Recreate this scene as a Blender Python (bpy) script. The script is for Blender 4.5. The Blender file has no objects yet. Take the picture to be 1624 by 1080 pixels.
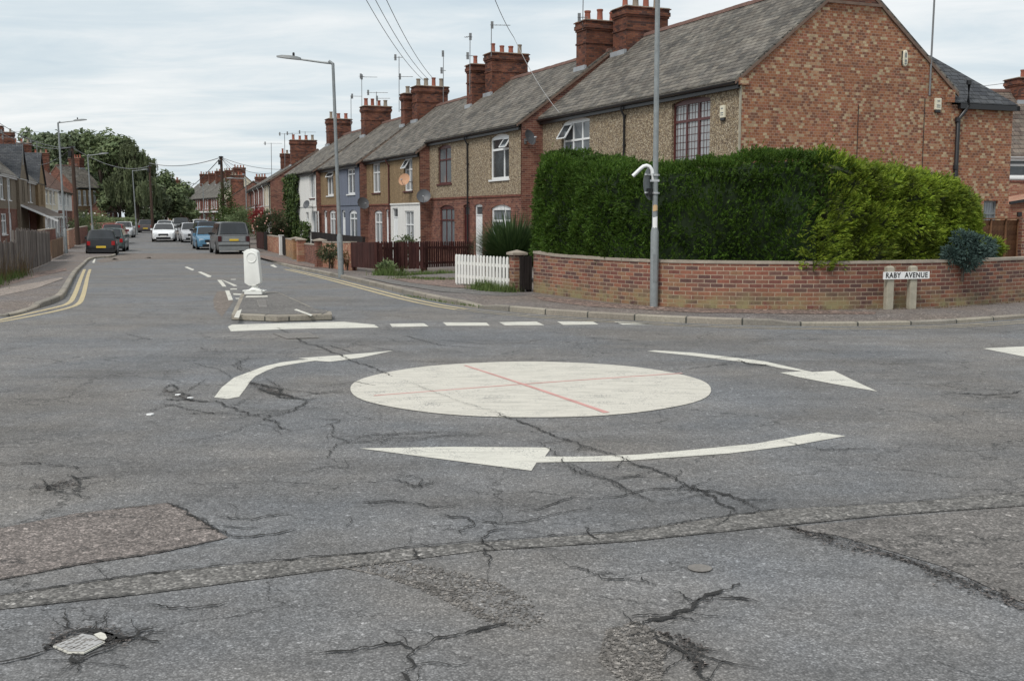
import bpy, bmesh, math, random
from math import sin, cos, pi, radians, atan, atan2, hypot, sqrt
from mathutils import Vector, Matrix
random.seed(7)
S = bpy.context.scene
COL = S.collection
# ------------------------------------------------------------------ camera
CAMH = 1.75
FPX, HOR = 1750.0, 343.0               # focal length and horizon row, in pixels of a 1624x1080 frame
PITCH = atan((540 - HOR) / FPX)
cam = bpy.data.cameras.new('camera'); co = bpy.data.objects.new('camera', cam); COL.objects.link(co)
cam.sensor_width = 36.0; cam.lens = 36.0 * FPX / 1624.0
cam.clip_start = 0.1; cam.clip_end = 6000
co.location = (0, 0, CAMH); co.rotation_euler = (pi / 2 - PITCH, 0, 0)
S.camera = co
# ------------------------------------------------------------------ world, sun, exposure
SUN_EL, SUN_AZ = radians(52), radians(215)     # high sun behind thin cloud, from behind-left
w = bpy.data.worlds.new('World'); S.world = w; w.use_nodes = True
def setup_world():
    nt = w.node_tree; nt.nodes.clear(); L = nt.links.new
    out = nt.nodes.new('ShaderNodeOutputWorld'); bg = nt.nodes.new('ShaderNodeBackground')
    sky = nt.nodes.new('ShaderNodeTexSky'); sky.sky_type = 'NISHITA'; sky.sun_disc = False
    sky.sun_elevation = SUN_EL; sky.sun_rotation = SUN_AZ; sky.air_density = 1.0; sky.dust_density = 2.0
    tc = nt.nodes.new('ShaderNodeTexCoord')
    sep = nt.nodes.new('ShaderNodeSeparateXYZ'); L(tc.outputs['Generated'], sep.inputs[0])
    def math_(op, a, b=None):
        m = nt.nodes.new('ShaderNodeMath'); m.operation = op
        for i, v in enumerate((a, b)):
            if v is None: continue
            if isinstance(v, (int, float)): m.inputs[i].default_value = v
            else: L(v, m.inputs[i])
        return m.outputs[0]
    # cloud layer: direction projected on a flat layer overhead, so streaks flatten towards the horizon
    zz = math_('MAXIMUM', math_('ADD', sep.outputs['Z'], 0.07), 0.03)
    u = math_('DIVIDE', sep.outputs['X'], zz); v = math_('DIVIDE', sep.outputs['Y'], zz)
    cmb = nt.nodes.new('ShaderNodeCombineXYZ'); L(u, cmb.inputs[0]); L(v, cmb.inputs[1])
    def noise(scale, det, rough, off, sx=1, sy=1):
        mp = nt.nodes.new('ShaderNodeMapping'); mp.inputs['Scale'].default_value = (sx, sy, 1); mp.inputs['Location'].default_value = (off, off * 1.7, 0)
        L(cmb.outputs[0], mp.inputs[0])
        n = nt.nodes.new('ShaderNodeTexNoise'); n.inputs['Scale'].default_value = scale; n.inputs['Detail'].default_value = det
        n.inputs['Roughness'].default_value = rough; n.inputs['Distortion'].default_value = 0.5; L(mp.outputs[0], n.inputs['Vector']); return n.outputs['Fac']
    n1 = noise(0.5, 7, 0.55, 3.1, 0.6, 1.1); n2 = noise(1.6, 7, 0.6, 11.0, 0.6, 1.0)
    mixn = math_('ADD', math_('MULTIPLY', n1, 0.6), math_('MULTIPLY', n2, 0.4))
    rp = nt.nodes.new('ShaderNodeValToRGB'); L(mixn, rp.inputs[0])
    e = rp.color_ramp.elements
    e[0].position = 0.36; e[0].color = (5.5, 6.5, 7.2, 1)
    e[1].position = 0.62; e[1].color = (9.1, 9.25, 9.25, 1)
    m = e.new(0.47); m.color = (6.8, 7.55, 7.95, 1)
    m = e.new(0.54); m.color = (8.0, 8.4, 8.55, 1)
    mix = nt.nodes.new('ShaderNodeMix'); mix.data_type = 'RGBA'; mix.inputs['Factor'].default_value = 0.9
    L(sky.outputs[0], mix.inputs['A']); L(rp.outputs[0], mix.inputs['B'])
    L(mix.outputs['Result'], bg.inputs['Color']); bg.inputs['Strength'].default_value = 0.1
    L(bg.outputs[0], out.inputs[0])
setup_world()
sl = bpy.data.lights.new('sun', 'SUN'); so = bpy.data.objects.new('sun', sl); COL.objects.link(so)
sl.energy = 2.0; sl.angle = radians(16); sl.color = (1.0, 0.96, 0.9)
sd = Vector((sin(SUN_AZ) * cos(SUN_EL), cos(SUN_AZ) * cos(SUN_EL), sin(SUN_EL)))
so.rotation_euler = sd.to_track_quat('Z', 'Y').to_euler()
S.view_settings.view_transform = 'Standard'; S.view_settings.look = 'None'
S.view_settings.exposure = 0.13; S.view_settings.gamma = 1.0
S.render.engine = 'CYCLES'
# ------------------------------------------------------------------ ground shape and pixel -> ground helper
def sst(a, b, x):
    t = min(1, max(0, (x - a) / (b - a))); return t * t * (3 - 2 * t)
def G(y):
    return -0.48 * sst(24, 56, y) + 0.23 * sst(72, 100, y) + 0.22 * sst(100, 180, y)
CF = Vector((0, cos(PITCH), -sin(PITCH))); CU = Vector((0, sin(PITCH), cos(PITCH))); CR = Vector((1, 0, 0))
def ray(x, y): return CF + CR * ((x - 812) / FPX) + CU * ((540 - y) / FPX)
def gz(x, y, dz=0.0):
    """where a point seen at this spot of the photograph stands on the ground (world x, y, z)"""
    r = ray(x, y); z = dz
    for _ in range(60):
        t = (z - CAMH) / r.z; yy = r.y * t
        z = 0.6 * z + 0.4 * (G(min(max(yy, 0), 400)) + dz)
    return Vector((r.x * t, yy, z))
def at(x, y, Y):
    r = ray(x, y); t = Y / r.y; return Vector((r.x * t, Y, CAMH + r.z * t))
# ------------------------------------------------------------------ mesh builder
class MB:
    def __init__(s): s.v = []; s.f = []
    def add(s, vs, fs):
        o = len(s.v); s.v += [tuple(p) for p in vs]; s.f += [tuple(i + o for i in f) for f in fs]; return s
    def quad(s, *p): return s.add(p, [tuple(range(len(p)))])
    def box(s, x0, x1, y0, y1, z0, z1):
        return s.add([(x0,y0,z0),(x1,y0,z0),(x1,y1,z0),(x0,y1,z0),(x0,y0,z1),(x1,y0,z1),(x1,y1,z1),(x0,y1,z1)],
                     [(0,3,2,1),(4,5,6,7),(0,1,5,4),(1,2,6,5),(2,3,7,6),(3,0,4,7)])
    def bar(s, a, b, w, h, up=(0,0,1)):
        """box of width w and height h from a to b"""
        a = Vector(a); b = Vector(b); d = (b - a).normalized(); up = Vector(up)
        x = d.cross(up)
        if x.length < 1e-4: x = d.cross(Vector((0,1,0)))
        x.normalize(); y = x.cross(d)
        P = [a + x*i*w/2 + y*j*h/2 for i, j in ((-1,-1),(1,-1),(1,1),(-1,1))] + [b + x*i*w/2 + y*j*h/2 for i, j in ((-1,-1),(1,-1),(1,1),(-1,1))]
        return s.add(P, [(0,1,2,3),(7,6,5,4),(0,4,5,1),(1,5,6,2),(2,6,7,3),(3,7,4,0)])
    def tube(s, pts, r, n=8, cap=True):
        pts = [Vector(p) for p in pts]; rs = r if isinstance(r, (list, tuple)) else [r]*len(pts)
        ref = Vector((0,0,1)); rings = []
        for i, p in enumerate(pts):
            d = (pts[min(i+1, len(pts)-1)] - pts[max(i-1, 0)]).normalized()
            x = d.cross(ref)
            if x.length < 1e-3: x = d.cross(Vector((0,1,0)))
            x.normalize(); y = d.cross(x)
            rings.append([p + x*cos(2*pi*k/n)*rs[i] + y*sin(2*pi*k/n)*rs[i] for k in range(n)])
        vs = [q for rg in rings for q in rg]; fs = []
        for i in range(len(pts)-1):
            for k in range(n):
                a = i*n+k; b = i*n+(k+1) % n; fs.append((a, b, b+n, a+n))
        if cap: fs += [tuple(range(n))[::-1], tuple(range((len(pts)-1)*n, len(pts)*n))]
        return s.add(vs, fs)
    def lathe(s, prof, c=(0,0,0), n=16, axis='z'):
        vs = []; fs = []
        for r, z in prof:
            for k in range(n):
                a = 2*pi*k/n
                if axis == 'z': vs.append((c[0]+r*cos(a), c[1]+r*sin(a), c[2]+z))
                elif axis == 'y': vs.append((c[0]+r*cos(a), c[1]+z, c[2]+r*sin(a)))
                else: vs.append((c[0]+z, c[1]+r*cos(a), c[2]+r*sin(a)))
        for i in range(len(prof)-1):
            for k in range(n):
                a = i*n+k; b = i*n+(k+1) % n; fs.append((a, b, b+n, a+n))
        fs += [tuple(range(n))[::-1], tuple(range((len(prof)-1)*n, len(prof)*n))]
        return s.add(vs, fs)
    def prism(s, poly, z0, z1, zf=None):
        """poly of (x, y) raised from z0 to z1"""
        n = len(poly)
        return s.add([(x,y,z0) for x,y in poly] + [(x,y,z1) for x,y in poly],
                     [tuple(range(n))[::-1], tuple(range(n, 2*n))] + [(i, (i+1) % n, (i+1) % n + n, i+n) for i in range(n)])
    def extr(s, poly, d):
        """planar 3-D polygon pushed along vector d"""
        n = len(poly); d = Vector(d); P = [Vector(p) for p in poly]
        return s.add(P + [p + d for p in P], [tuple(range(n))[::-1], tuple(range(n, 2*n))] + [(i, (i+1) % n, (i+1) % n + n, i+n) for i in range(n)])
    def sphere(s, c, r, nu=10, nv=6, sz=1.0):
        prof = [(max(0.001, r*sin(pi*i/nv)), -r*sz*cos(pi*i/nv)) for i in range(nv+1)]
        return s.lathe(prof, c, nu)
    def build(s, name, mat, parent=None, loc=(0,0,0), rz=0.0, smooth=False, uvo=(0,0), bevel=0, fix=True, local=None):
        """local: world-space vertices are stored relative to this point"""
        me = bpy.data.meshes.new(name)
        vs = s.v
        if local is not None:
            vs = [(x-local[0], y-local[1], z-local[2]) for x, y, z in vs]; loc = local
        me.from_pydata(vs, [], s.f)
        if fix or bevel:
            bm = bmesh.new(); bm.from_mesh(me)
            if fix: bmesh.ops.recalc_face_normals(bm, faces=bm.faces)
            if bevel: bmesh.ops.bevel(bm, geom=[e for e in bm.edges if len(e.link_faces) == 2 and e.calc_face_angle(0) > 0.6], offset=bevel, segments=2, affect='EDGES', profile=0.6)
            bm.to_mesh(me); bm.free()
        uvl = me.uv_layers.new(name='UVMap').data
        V = me.vertices
        for p in me.polygons:
            n = p.normal
            if abs(n.z) > 0.98: t = Vector((1,0,0)); b = Vector((0,1,0))
            else:
                t = Vector((-n.y, n.x, 0)).normalized(); b = n.cross(t)
            for li in p.loop_indices:
                q = V[me.loops[li].vertex_index].co
                uvl[li].uv = (q.dot(t) + uvo[0], q.dot(b) + uvo[1])
        if smooth:
            for p in me.polygons: p.use_smooth = True
            try: me.set_sharp_from_angle(angle=radians(40))
            except Exception: pass
        me.materials.append(mat)
        o = bpy.data.objects.new(name, me); COL.objects.link(o)
        if parent is not None: o.parent = parent
        else: o.location = loc; o.rotation_euler = (0, 0, rz)
        return o
def tag(o, label=None, cat=None, group=None, kind=None):
    if label: o['label'] = label
    if cat: o['category'] = cat
    if group: o['group'] = group
    if kind: o['kind'] = kind
    return o
def thing(name, label, cat, loc=(0,0,0), rz=0.0, group=None):
    o = bpy.data.objects.new(name, None); COL.objects.link(o); o.empty_display_size = 0.3
    o.location = loc; o.rotation_euler = (0, 0, rz); return tag(o, label, cat, group)
def dup(o, parent=None):
    c = o.copy(); COL.objects.link(c)
    if parent is not None: c.parent = parent
    for ch in list(o.children): dup(ch, c)
    return c
def struct(o): o['kind'] = 'structure'; return o
# ------------------------------------------------------------------ materials
class NB:
    def __init__(s, name):
        s.m = bpy.data.materials.new(name); s.m.use_nodes = True; s.nt = s.m.node_tree; s.nt.nodes.clear()
        s.out = s.nt.nodes.new('ShaderNodeOutputMaterial')
    def n(s, t, props=None, **inp):
        nd = s.nt.nodes.new('ShaderNode' + t)
        for k, v in (props or {}).items(): setattr(nd, k, v)
        for k, v in inp.items(): s.set(nd, k.replace('_', ' '), v)
        return nd
    def set(s, nd, k, v):
        i = nd.inputs[int(k[1:])] if (k[0] == 'i' and k[1:].isdigit()) else nd.inputs[k]
        if isinstance(v, bpy.types.NodeSocket): s.nt.links.new(v, i)
        else:
            if isinstance(v, (tuple, list)) and len(v) == 3 and i.type == 'RGBA': v = (*v, 1)
            i.default_value = v
    def math(s, op, a, b=0.0, c=None):
        nd = s.n('Math', {'operation': op}, i0=a, i1=b)
        if c is not None: s.set(nd, 'i2', c)
        return nd.outputs[0]
    def ramp(s, fac, stops, interp='LINEAR'):
        r = s.nt.nodes.new('ShaderNodeValToRGB'); s.nt.links.new(fac, r.inputs[0]); cr = r.color_ramp; cr.interpolation = interp
        def c4(c): return (c, c, c, 1) if isinstance(c, (int, float)) else (*c, 1)
        cr.elements[0].position = stops[0][0]; cr.elements[0].color = c4(stops[0][1])
        cr.elements[1].position = stops[1][0]; cr.elements[1].color = c4(stops[1][1])
        for p, c in stops[2:]:
            e = cr.elements.new(p); e.color = c4(c)
        return r.outputs[0]
    def mix(s, f, a, b, mode='MIX'):
        nd = s.nt.nodes.new('ShaderNodeMix'); nd.data_type = 'RGBA'; nd.blend_type = mode
        for k, v in (('Factor', f), ('A', a), ('B', b)):
            if isinstance(v, bpy.types.NodeSocket): s.nt.links.new(v, nd.inputs[k if k != 'Factor' else 0] if k == 'Factor' else nd.inputs[6 if k == 'A' else 7])
            elif k == 'Factor': nd.inputs[0].default_value = v
            else: nd.inputs[6 if k == 'A' else 7].default_value = (*v, 1) if len(v) == 3 else v
        return nd.outputs[2]
    def pos(s): return s.n('NewGeometry').outputs['Position']
    def uv(s): return s.n('TexCoord').outputs['UV']
    def map(s, v, scale=(1,1,1), rot=(0,0,0), loc=(0,0,0)): return s.n('Mapping', None, Vector=v, Scale=scale, Rotation=rot, Location=loc).outputs[0]
    def noise(s, v, sc, det=4, ro=0.6, col=False, dist=0.0):
        nd = s.n('TexNoise', None, Vector=v, Scale=sc, Detail=det, Roughness=ro, Distortion=dist); return nd.outputs['Color' if col else 'Fac']
    def bsdf(s, color, rough=0.8, bump=None, bstr=0.3, bdist=0.01, metal=0.0, spec=0.5, **kw):
        b = s.n('BsdfPrincipled', None, Roughness=rough, Metallic=metal); s.set(b, 'Base Color', color); s.set(b, 'Specular IOR Level', spec)
        for k, v in kw.items(): s.set(b, k.replace('_', ' '), v)
        if bump is not None:
            bn = s.n('Bump', None, Height=bump, Strength=bstr, Distance=bdist); s.nt.links.new(bn.outputs[0], b.inputs['Normal'])
        s.nt.links.new(b.outputs[0], s.out.inputs[0]); return b
def m_plain(name, col, rough=0.6, var=0.12, sc=3.0, metal=0.0, spec=0.5, coat=0.0):
    b = NB(name); p = b.n('TexCoord').outputs['Object']
    n = b.noise(p, sc, 5, 0.65); n2 = b.noise(p, sc*14, 3, 0.6)
    f = b.math('ADD', b.math('MULTIPLY', n, 0.7), b.math('MULTIPLY', n2, 0.3))
    c = b.ramp(f, [(0.3, tuple(x*(1-var) for x in col)), (0.7, tuple(min(1, x*(1+var)) for x in col))])
    b.bsdf(c, rough, metal=metal, spec=spec, Coat_Weight=coat); return b.m
def m_asphalt(name, col, chip=0.5, tint=(0.0, 0.0, 0.0), sc=85, rough=0.9, coarse=False, patches=True, bs=0.6, tracks=False):
    b = NB(name); p = b.pos()
    v1 = b.n('TexVoronoi', None, Vector=p, Scale=sc)                        # aggregate stones
    v2 = b.n('TexVoronoi', None, Vector=p, Scale=sc*0.45)
    sx = b.n('SeparateColor', None); b.nt.links.new(v1.outputs['Color'], sx.inputs[0])
    sx2 = b.n('SeparateColor', None); b.nt.links.new(v2.outputs['Color'], sx2.inputs[0])
    st = b.ramp(sx.outputs[0], [(0.0, 1-chip*0.55), (0.55, 1.0), (0.86, 1+chip*0.5), (0.97, 1+chip*1.3)])
    gap = b.ramp(v1.outputs['Distance'], [(0.25, 1.0), (0.75, 0.62)])
    st2 = b.ramp(sx2.outputs[1], [(0.0, 1-chip*0.3), (0.9, 1+chip*0.2), (0.985, 1+chip*0.3), (0.992, 1+chip*1.5)], 'LINEAR')
    big = b.noise(p, 0.35, 5, 0.6); mid = b.noise(p, 2.2, 6, 0.7); fine = b.noise(p, 16, 3, 0.7)
    c = b.mix(1.0, (col[0], col[1], col[2]), st, 'MULTIPLY'); c = b.mix(1.0, c, gap, 'MULTIPLY'); c = b.mix(1.0, c, st2, 'MULTIPLY')
    if patches:
        warm = tuple(x*y for x, y in zip(col, (1.06, 1.0, 0.94))); cool = tuple(x*y for x, y in zip(col, (0.96, 0.99, 1.04)))
        tn = b.ramp(big, [(0.38, tuple(x/y for x, y in zip(cool, col))), (0.62, tuple(x/y for x, y in zip(warm, col)))])
        c = b.mix(1.0, c, tn, 'MULTIPLY')
    c = b.mix(1.0, c, b.ramp(mid, [(0.3, 0.84), (0.7, 1.14)]), 'MULTIPLY')
    c = b.mix(1.0, c, b.ramp(fine, [(0.3, 0.9), (0.7, 1.1)]), 'MULTIPLY')
    if tracks:      # surface polished by turning tyres round the island, and oil-darkened lanes
        dv = b.n('VectorMath', {'operation': 'DISTANCE'}); b.nt.links.new(b.map(p, (1, 1, 0)), dv.inputs[0]); dv.inputs[1].default_value = (0.19, 11.36, 0)
        dd = b.math('ADD', dv.outputs['Value'], b.math('MULTIPLY', b.noise(p, 0.6, 4, 0.6), 1.6))
        c = b.mix(1.0, c, b.ramp(b.math('DIVIDE', dd, 12.0), [(0.22, 1.04), (0.30, 0.90), (0.38, 1.0), (0.46, 0.86), (0.60, 1.05), (0.8, 0.98)]), 'MULTIPLY')
        c = b.mix(1.0, c, b.ramp(b.noise(b.map(p, (0.35, 1.4, 1.0), (0, 0, 0.25)), 0.8, 6, 0.7), [(0.35, 0.80), (0.52, 1.0), (0.7, 1.12)]), 'MULTIPLY')
        v3 = b.n('TexVoronoi', None, Vector=p, Scale=3.3); c = b.mix(b.math('MULTIPLY', b.ramp(v3.outputs['Distance'], [(0.03, 1.0), (0.10, 0.0)]), b.ramp(b.noise(p, 1.1, 2, 0.5), [(0.58, 0.0), (0.66, 0.45)])), c, (0.05, 0.05, 0.05))
    # hairline cracks in some areas
    wp = b.n('VectorMath', {'operation': 'ADD'}); b.nt.links.new(p, wp.inputs[0])
    ns = b.n('VectorMath', {'operation': 'SCALE'}); b.nt.links.new(b.noise(p, 3.0, 5, 0.7, True), ns.inputs[0]); ns.inputs['Scale'].default_value = 0.55
    b.nt.links.new(ns.outputs[0], wp.inputs[1])
    ve = b.n('TexVoronoi', {'feature': 'DISTANCE_TO_EDGE'}, Vector=wp.outputs[0], Scale=0.95)
    crack = b.math('MULTIPLY', b.ramp(ve.outputs['Distance'], [(0.0, 1.0), (0.013, 0.0)]), b.ramp(b.noise(p, 0.55, 3, 0.6), [(0.46, 0.0), (0.56, 0.85)]))
    ve2 = b.n('TexVoronoi', {'feature': 'DISTANCE_TO_EDGE'}, Vector=wp.outputs[0], Scale=2.6)
    crack = b.math('MAXIMUM', crack, b.math('MULTIPLY', b.ramp(ve2.outputs['Distance'], [(0.0, 1.0), (0.022, 0.0)]), b.ramp(b.noise(p, 0.8, 3, 0.6), [(0.57, 0.0), (0.64, 0.7)])))
    c = b.mix(crack, c, (0.02, 0.02, 0.02))
    h = b.math('SUBTRACT', 1.0, v1.outputs['Distance'])
    h = b.math('ADD', h, b.math('MULTIPLY', sx2.outputs[0], 0.5))
    b.bsdf(c, rough, h, bs, 0.006, spec=0.35); return b.m
def m_brick(name, cols, mortar, bw=0.225, rh=0.075, ms=0.010, stain=0.25, rough=0.88, pal=0.0, headers=True, dirt=None):
    b = NB(name); uv = b.uv()
    br = b.n('TexBrick', {'offset': 0.5, 'squash': 1.0}, Vector=uv, Color1=(0,0,0), Color2=(1,1,1), Mortar=(0.5,0.5,0.5), Scale=1.0)
    b.set(br, 'Mortar Size', ms*0.55); b.set(br, 'Mortar Smooth', 0.3); b.set(br, 'Bias', 0.0); b.set(br, 'Brick Width', bw); b.set(br, 'Row Height', rh)
    n = len(cols); stops = [(i/n, c) for i, c in enumerate(cols)]
    c = b.ramp(br.outputs['Color'], stops if n > 1 else stops*2, 'CONSTANT')
    o = b.n('TexCoord').outputs['Object']
    c = b.mix(1.0, c, b.ramp(b.noise(o, 30, 3, 0.7), [(0.3, 0.8), (0.7, 1.2)]), 'MULTIPLY')
    fac = br.outputs['Fac']
    mort = b.mix(1.0, mortar, b.ramp(b.noise(o, 9, 3, 0.7), [(0.3, 0.7), (0.7, 1.15)]), 'MULTIPLY')
    c = b.mix(fac, c, mort)
    st = b.noise(o, 0.8, 6, 0.65)
    c = b.mix(1.0, c, b.ramp(st, [(0.3, 1-stain), (0.7, 1+stain*0.6)]), 'MULTIPLY')
    if dirt:      # moss and splash marks near the foot of the wall, broken up by noise
        sz = b.n('SeparateXYZ', None, Vector=o).outputs['Z']
        f = b.math('MULTIPLY', b.ramp(sz, [(0.12, 1.0), (0.38, 0.0)]), b.ramp(b.noise(o, 2.5, 6, 0.7), [(0.4, 0.0), (0.62, 0.85)]))
        c = b.mix(f, c, dirt)
    h = b.math('SUBTRACT', b.math('MULTIPLY', b.noise(o, 60, 2, 0.6), 0.3), fac)
    b.bsdf(c, rough, h, 0.5, 0.01, spec=0.25); return b.m
def m_pebble(name, cols, sc=27, stain=0.2, bs=0.6):
    b = NB(name); o = b.n('TexCoord').outputs['Object']
    v = b.n('TexVoronoi', None, Vector=o, Scale=sc, Randomness=1.0)
    sx = b.n('SeparateColor', None); b.nt.links.new(v.outputs['Color'], sx.inputs[0])
    n = len(cols)
    c = b.ramp(sx.outputs[0], [(i/n, x) for i, x in enumerate(cols)], 'CONSTANT')
    c = b.mix(1.0, c, b.ramp(v.outputs['Distance'], [(0.2, 1.1), (0.7, 0.6)]), 'MULTIPLY')
    mp = b.map(o, (3.0, 3.0, 0.35))
    c = b.mix(1.0, c, b.ramp(b.noise(mp, 1.2, 6, 0.7), [(0.3, 1-stain), (0.7, 1+stain*0.4)]), 'MULTIPLY')
    b.bsdf(c, 0.95, b.math('SUBTRACT', 1.0, v.outputs['Distance']), bs, 0.02, spec=0.2); return b.m
def m_render(name, col, stain=0.18, sc=60):
    b = NB(name); o = b.n('TexCoord').outputs['Object']
    n = b.noise(o, sc, 4, 0.8); mp = b.map(o, (2.5, 2.5, 0.3))
    c = b.mix(1.0, col, b.ramp(n, [(0.3, 0.72), (0.7, 1.25)]), 'MULTIPLY')
    c = b.mix(1.0, c, b.ramp(b.noise(mp, 1.4, 6, 0.7), [(0.3, 1-stain), (0.7, 1+stain*0.4)]), 'MULTIPLY')
    b.bsdf(c, 0.92, n, 0.4, 0.01, spec=0.2); return b.m
def m_slate(name, cols, w=0.30, rh=0.2, lichen=(0.30, 0.29, 0.25), lam=0.35, stain=0.4):
    b = NB(name); uv = b.uv()
    br = b.n('TexBrick', {'offset': 0.5}, Vector=uv, Color1=(0,0,0), Color2=(1,1,1), Mortar=(0.5,0.5,0.5), Scale=1.0)
    b.set(br, 'Mortar Size', 0.010); b.set(br, 'Mortar Smooth', 0.2); b.set(br, 'Brick Width', w); b.set(br, 'Row Height', rh)
    n = len(cols); c = b.ramp(br.outputs['Color'], [(i/n, x) for i, x in enumerate(cols)], 'CONSTANT')
    o = b.n('TexCoord').outputs['Object']
    # each course: the shadow line under the slate above is painted into the colour
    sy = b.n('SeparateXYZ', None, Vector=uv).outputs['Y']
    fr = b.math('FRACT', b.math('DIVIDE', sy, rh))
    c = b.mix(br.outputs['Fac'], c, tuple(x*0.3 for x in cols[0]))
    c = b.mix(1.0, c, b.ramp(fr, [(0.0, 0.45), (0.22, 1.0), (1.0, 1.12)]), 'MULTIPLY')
    mp = b.map(o, (1.0, 1.0, 1.0))
    c = b.mix(b.math('MULTIPLY', b.ramp(b.noise(mp, 2.6, 8, 0.75), [(0.45, 0.0), (0.68, 1.0)]), lam), c, lichen)
    c = b.mix(1.0, c, b.ramp(b.noise(mp, 0.7, 6, 0.65), [(0.3, 1-stain), (0.7, 1+stain*0.55)]), 'MULTIPLY')
    c = b.mix(1.0, c, b.ramp(b.noise(b.map(o, (1, 1, 1)), 22, 3, 0.7), [(0.3, 0.8), (0.7, 1.2)]), 'MULTIPLY')
    h = b.math('SUBTRACT', b.math('MULTIPLY', fr, -0.6), b.math('MULTIPLY', br.outputs['Fac'], 0.8))
    b.bsdf(c, 0.85, h, 0.8, 0.02, spec=0.2); return b.m
def m_leaf(name, cols, rough=0.6, trans=0.25, sc=0.6, lo=0.65, hi=1.25):
    b = NB(name); g = b.n('NewGeometry'); n = len(cols)
    c = b.ramp(g.outputs['Random Per Island'], [(i/max(1, n-1), x) for i, x in enumerate(cols)])
    c = b.mix(1.0, c, b.ramp(b.noise(g.outputs['Position'], sc, 4, 0.6), [(0.35, lo), (0.65, hi)]), 'MULTIPLY')
    p = b.n('BsdfPrincipled', None, Roughness=rough); b.set(p, 'Base Color', c); b.set(p, 'Specular IOR Level', 0.25)
    t = b.n('BsdfTranslucent', None, Color=c)
    mx = b.n('MixShader', None, Fac=trans); b.nt.links.new(p.outputs[0], mx.inputs[1]); b.nt.links.new(t.outputs[0], mx.inputs[2])
    b.nt.links.new(mx.outputs[0], b.out.inputs[0]); return b.m
def m_wood(name, cols, plank=0.1, rough=0.85, var=0.5):
    b = NB(name); o = b.n('TexCoord').outputs['Object']; g = b.n('NewGeometry')
    mp = b.map(o, (18, 18, 1.2)); n = b.noise(mp, 1.5, 6, 0.7)
    n_ = len(cols)
    c = b.ramp(g.outputs['Random Per Island'], [(i/max(1, n_-1), x) for i, x in enumerate(cols)])
    c = b.mix(1.0, c, b.ramp(n, [(0.3, 1-var), (0.7, 1+var*0.5)]), 'MULTIPLY')
    c = b.mix(1.0, c, b.ramp(b.noise(o, 1.2, 5, 0.7), [(0.3, 0.75), (0.7, 1.2)]), 'MULTIPLY')
    b.bsdf(c, rough, n, 0.4, 0.01, spec=0.2); return b.m
def m_glass(name, col, rough=0.06, curtain=None):
    b = NB(name); uv = b.uv()
    o = b.n('TexCoord').outputs['Object']
    n = b.noise(o, 1.3, 3, 0.6)
    c = b.ramp(n, [(0.35, tuple(x*0.55 for x in col)), (0.65, tuple(x*1.35 for x in col))])
    if curtain:     # net curtain painted into the pane colour, with light and shade of its folds
        sx = b.n('SeparateXYZ', None, Vector=uv).outputs['X']
        wv = b.math('SINE', b.math('ADD', b.math('MULTIPLY', sx, 62.0), b.math('MULTIPLY', b.noise(o, 4, 2, 0.5), 6.0)))
        f = b.ramp(wv, [(0.0, 0.55), (1.0, 0.95)])
        cc = b.mix(1.0, curtain, f, 'MULTIPLY')
        c = b.mix(0.75, c, cc)
    b.bsdf(c, rough, spec=0.8); return b.m
def m_paint(name, col, patch=0.0, worn=True, under=(0.13, 0.13, 0.13)):
    b = NB(name); p = b.pos()
    n = b.noise(p, 60, 5, 0.8); n2 = b.noise(p, 3.0, 6, 0.7)
    c = b.mix(1.0, col, b.ramp(n, [(0.3, 0.85), (0.7, 1.08)]), 'MULTIPLY')
    c = b.mix(1.0, c, b.ramp(n2, [(0.3, 0.88), (0.7, 1.06)]), 'MULTIPLY')
    n3 = b.noise(b.map(p, (1.0, 5.0, 1.0), (0, 0, 0.3)), 2.2, 7, 0.75)
    c = b.mix(1.0, c, b.ramp(n3, [(0.35, 0.74), (0.5, 0.98), (0.7, 1.05)]), 'MULTIPLY')
    if worn:
        v = b.n('TexVoronoi', None, Vector=p, Scale=90)
        f = b.math('MULTIPLY', b.ramp(b.math('ADD', n, b.math('MULTIPLY', n2, 0.5)), [(0.90-patch*0.25, 0.0), (1.0-patch*0.25, 1.0)]), 0.85)
        c = b.mix(f, c, under)
    b.bsdf(c, 0.75, n, 0.35, 0.004, spec=0.3); return b.m
M = {}
M['asphalt'] = m_asphalt('asphalt', (0.199, 0.198, 0.197), 0.48, sc=105, bs=0.5, tracks=True)
M['asphalt_far'] = m_asphalt('asphalt_far', (0.195, 0.205, 0.205), 0.4, sc=40)
M['patch_red'] = m_asphalt('asphalt_red_patch', (0.208, 0.180, 0.166), 0.7, sc=80, patches=False, bs=0.9)
M['patch_trench'] = m_asphalt('asphalt_trench', (0.178, 0.170, 0.160), 0.7, sc=62, patches=False, bs=0.8)
M['patch_brown'] = m_asphalt('asphalt_brown', (0.180, 0.168, 0.158), 0.6, sc=80, patches=False)
M['patch_bright'] = m_asphalt('asphalt_worn', (0.21, 0.195, 0.180), 0.7, sc=50, patches=False, bs=0.9)
M['table_brown'] = m_asphalt('asphalt_band', (0.20, 0.168, 0.145), 0.4, sc=30, patches=False)
M['pavement'] = m_asphalt('pavement', (0.195, 0.170, 0.155), 0.5, sc=50)
M['pave_red'] = m_asphalt('pavement_red', (0.215, 0.155, 0.130), 0.8, sc=26, patches=False)
M['pave_grey'] = m_asphalt('pavement_grey', (0.175, 0.165, 0.155), 0.4, sc=50, patches=False)
M['pave_pale'] = m_asphalt('pavement_pale', (0.32, 0.27, 0.235), 0.4, sc=50, patches=False)
M['gravel'] = m_asphalt('garden_gravel', (0.25, 0.2, 0.17), 1.0, sc=22, patches=False)
M['crack'] = m_plain('crack', (0.019, 0.018, 0.017), 0.95, 0.3)
M['crack_soft'] = m_asphalt('crack_crumble', (0.115, 0.100, 0.092), 1.0, sc=60, patches=False)
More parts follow.
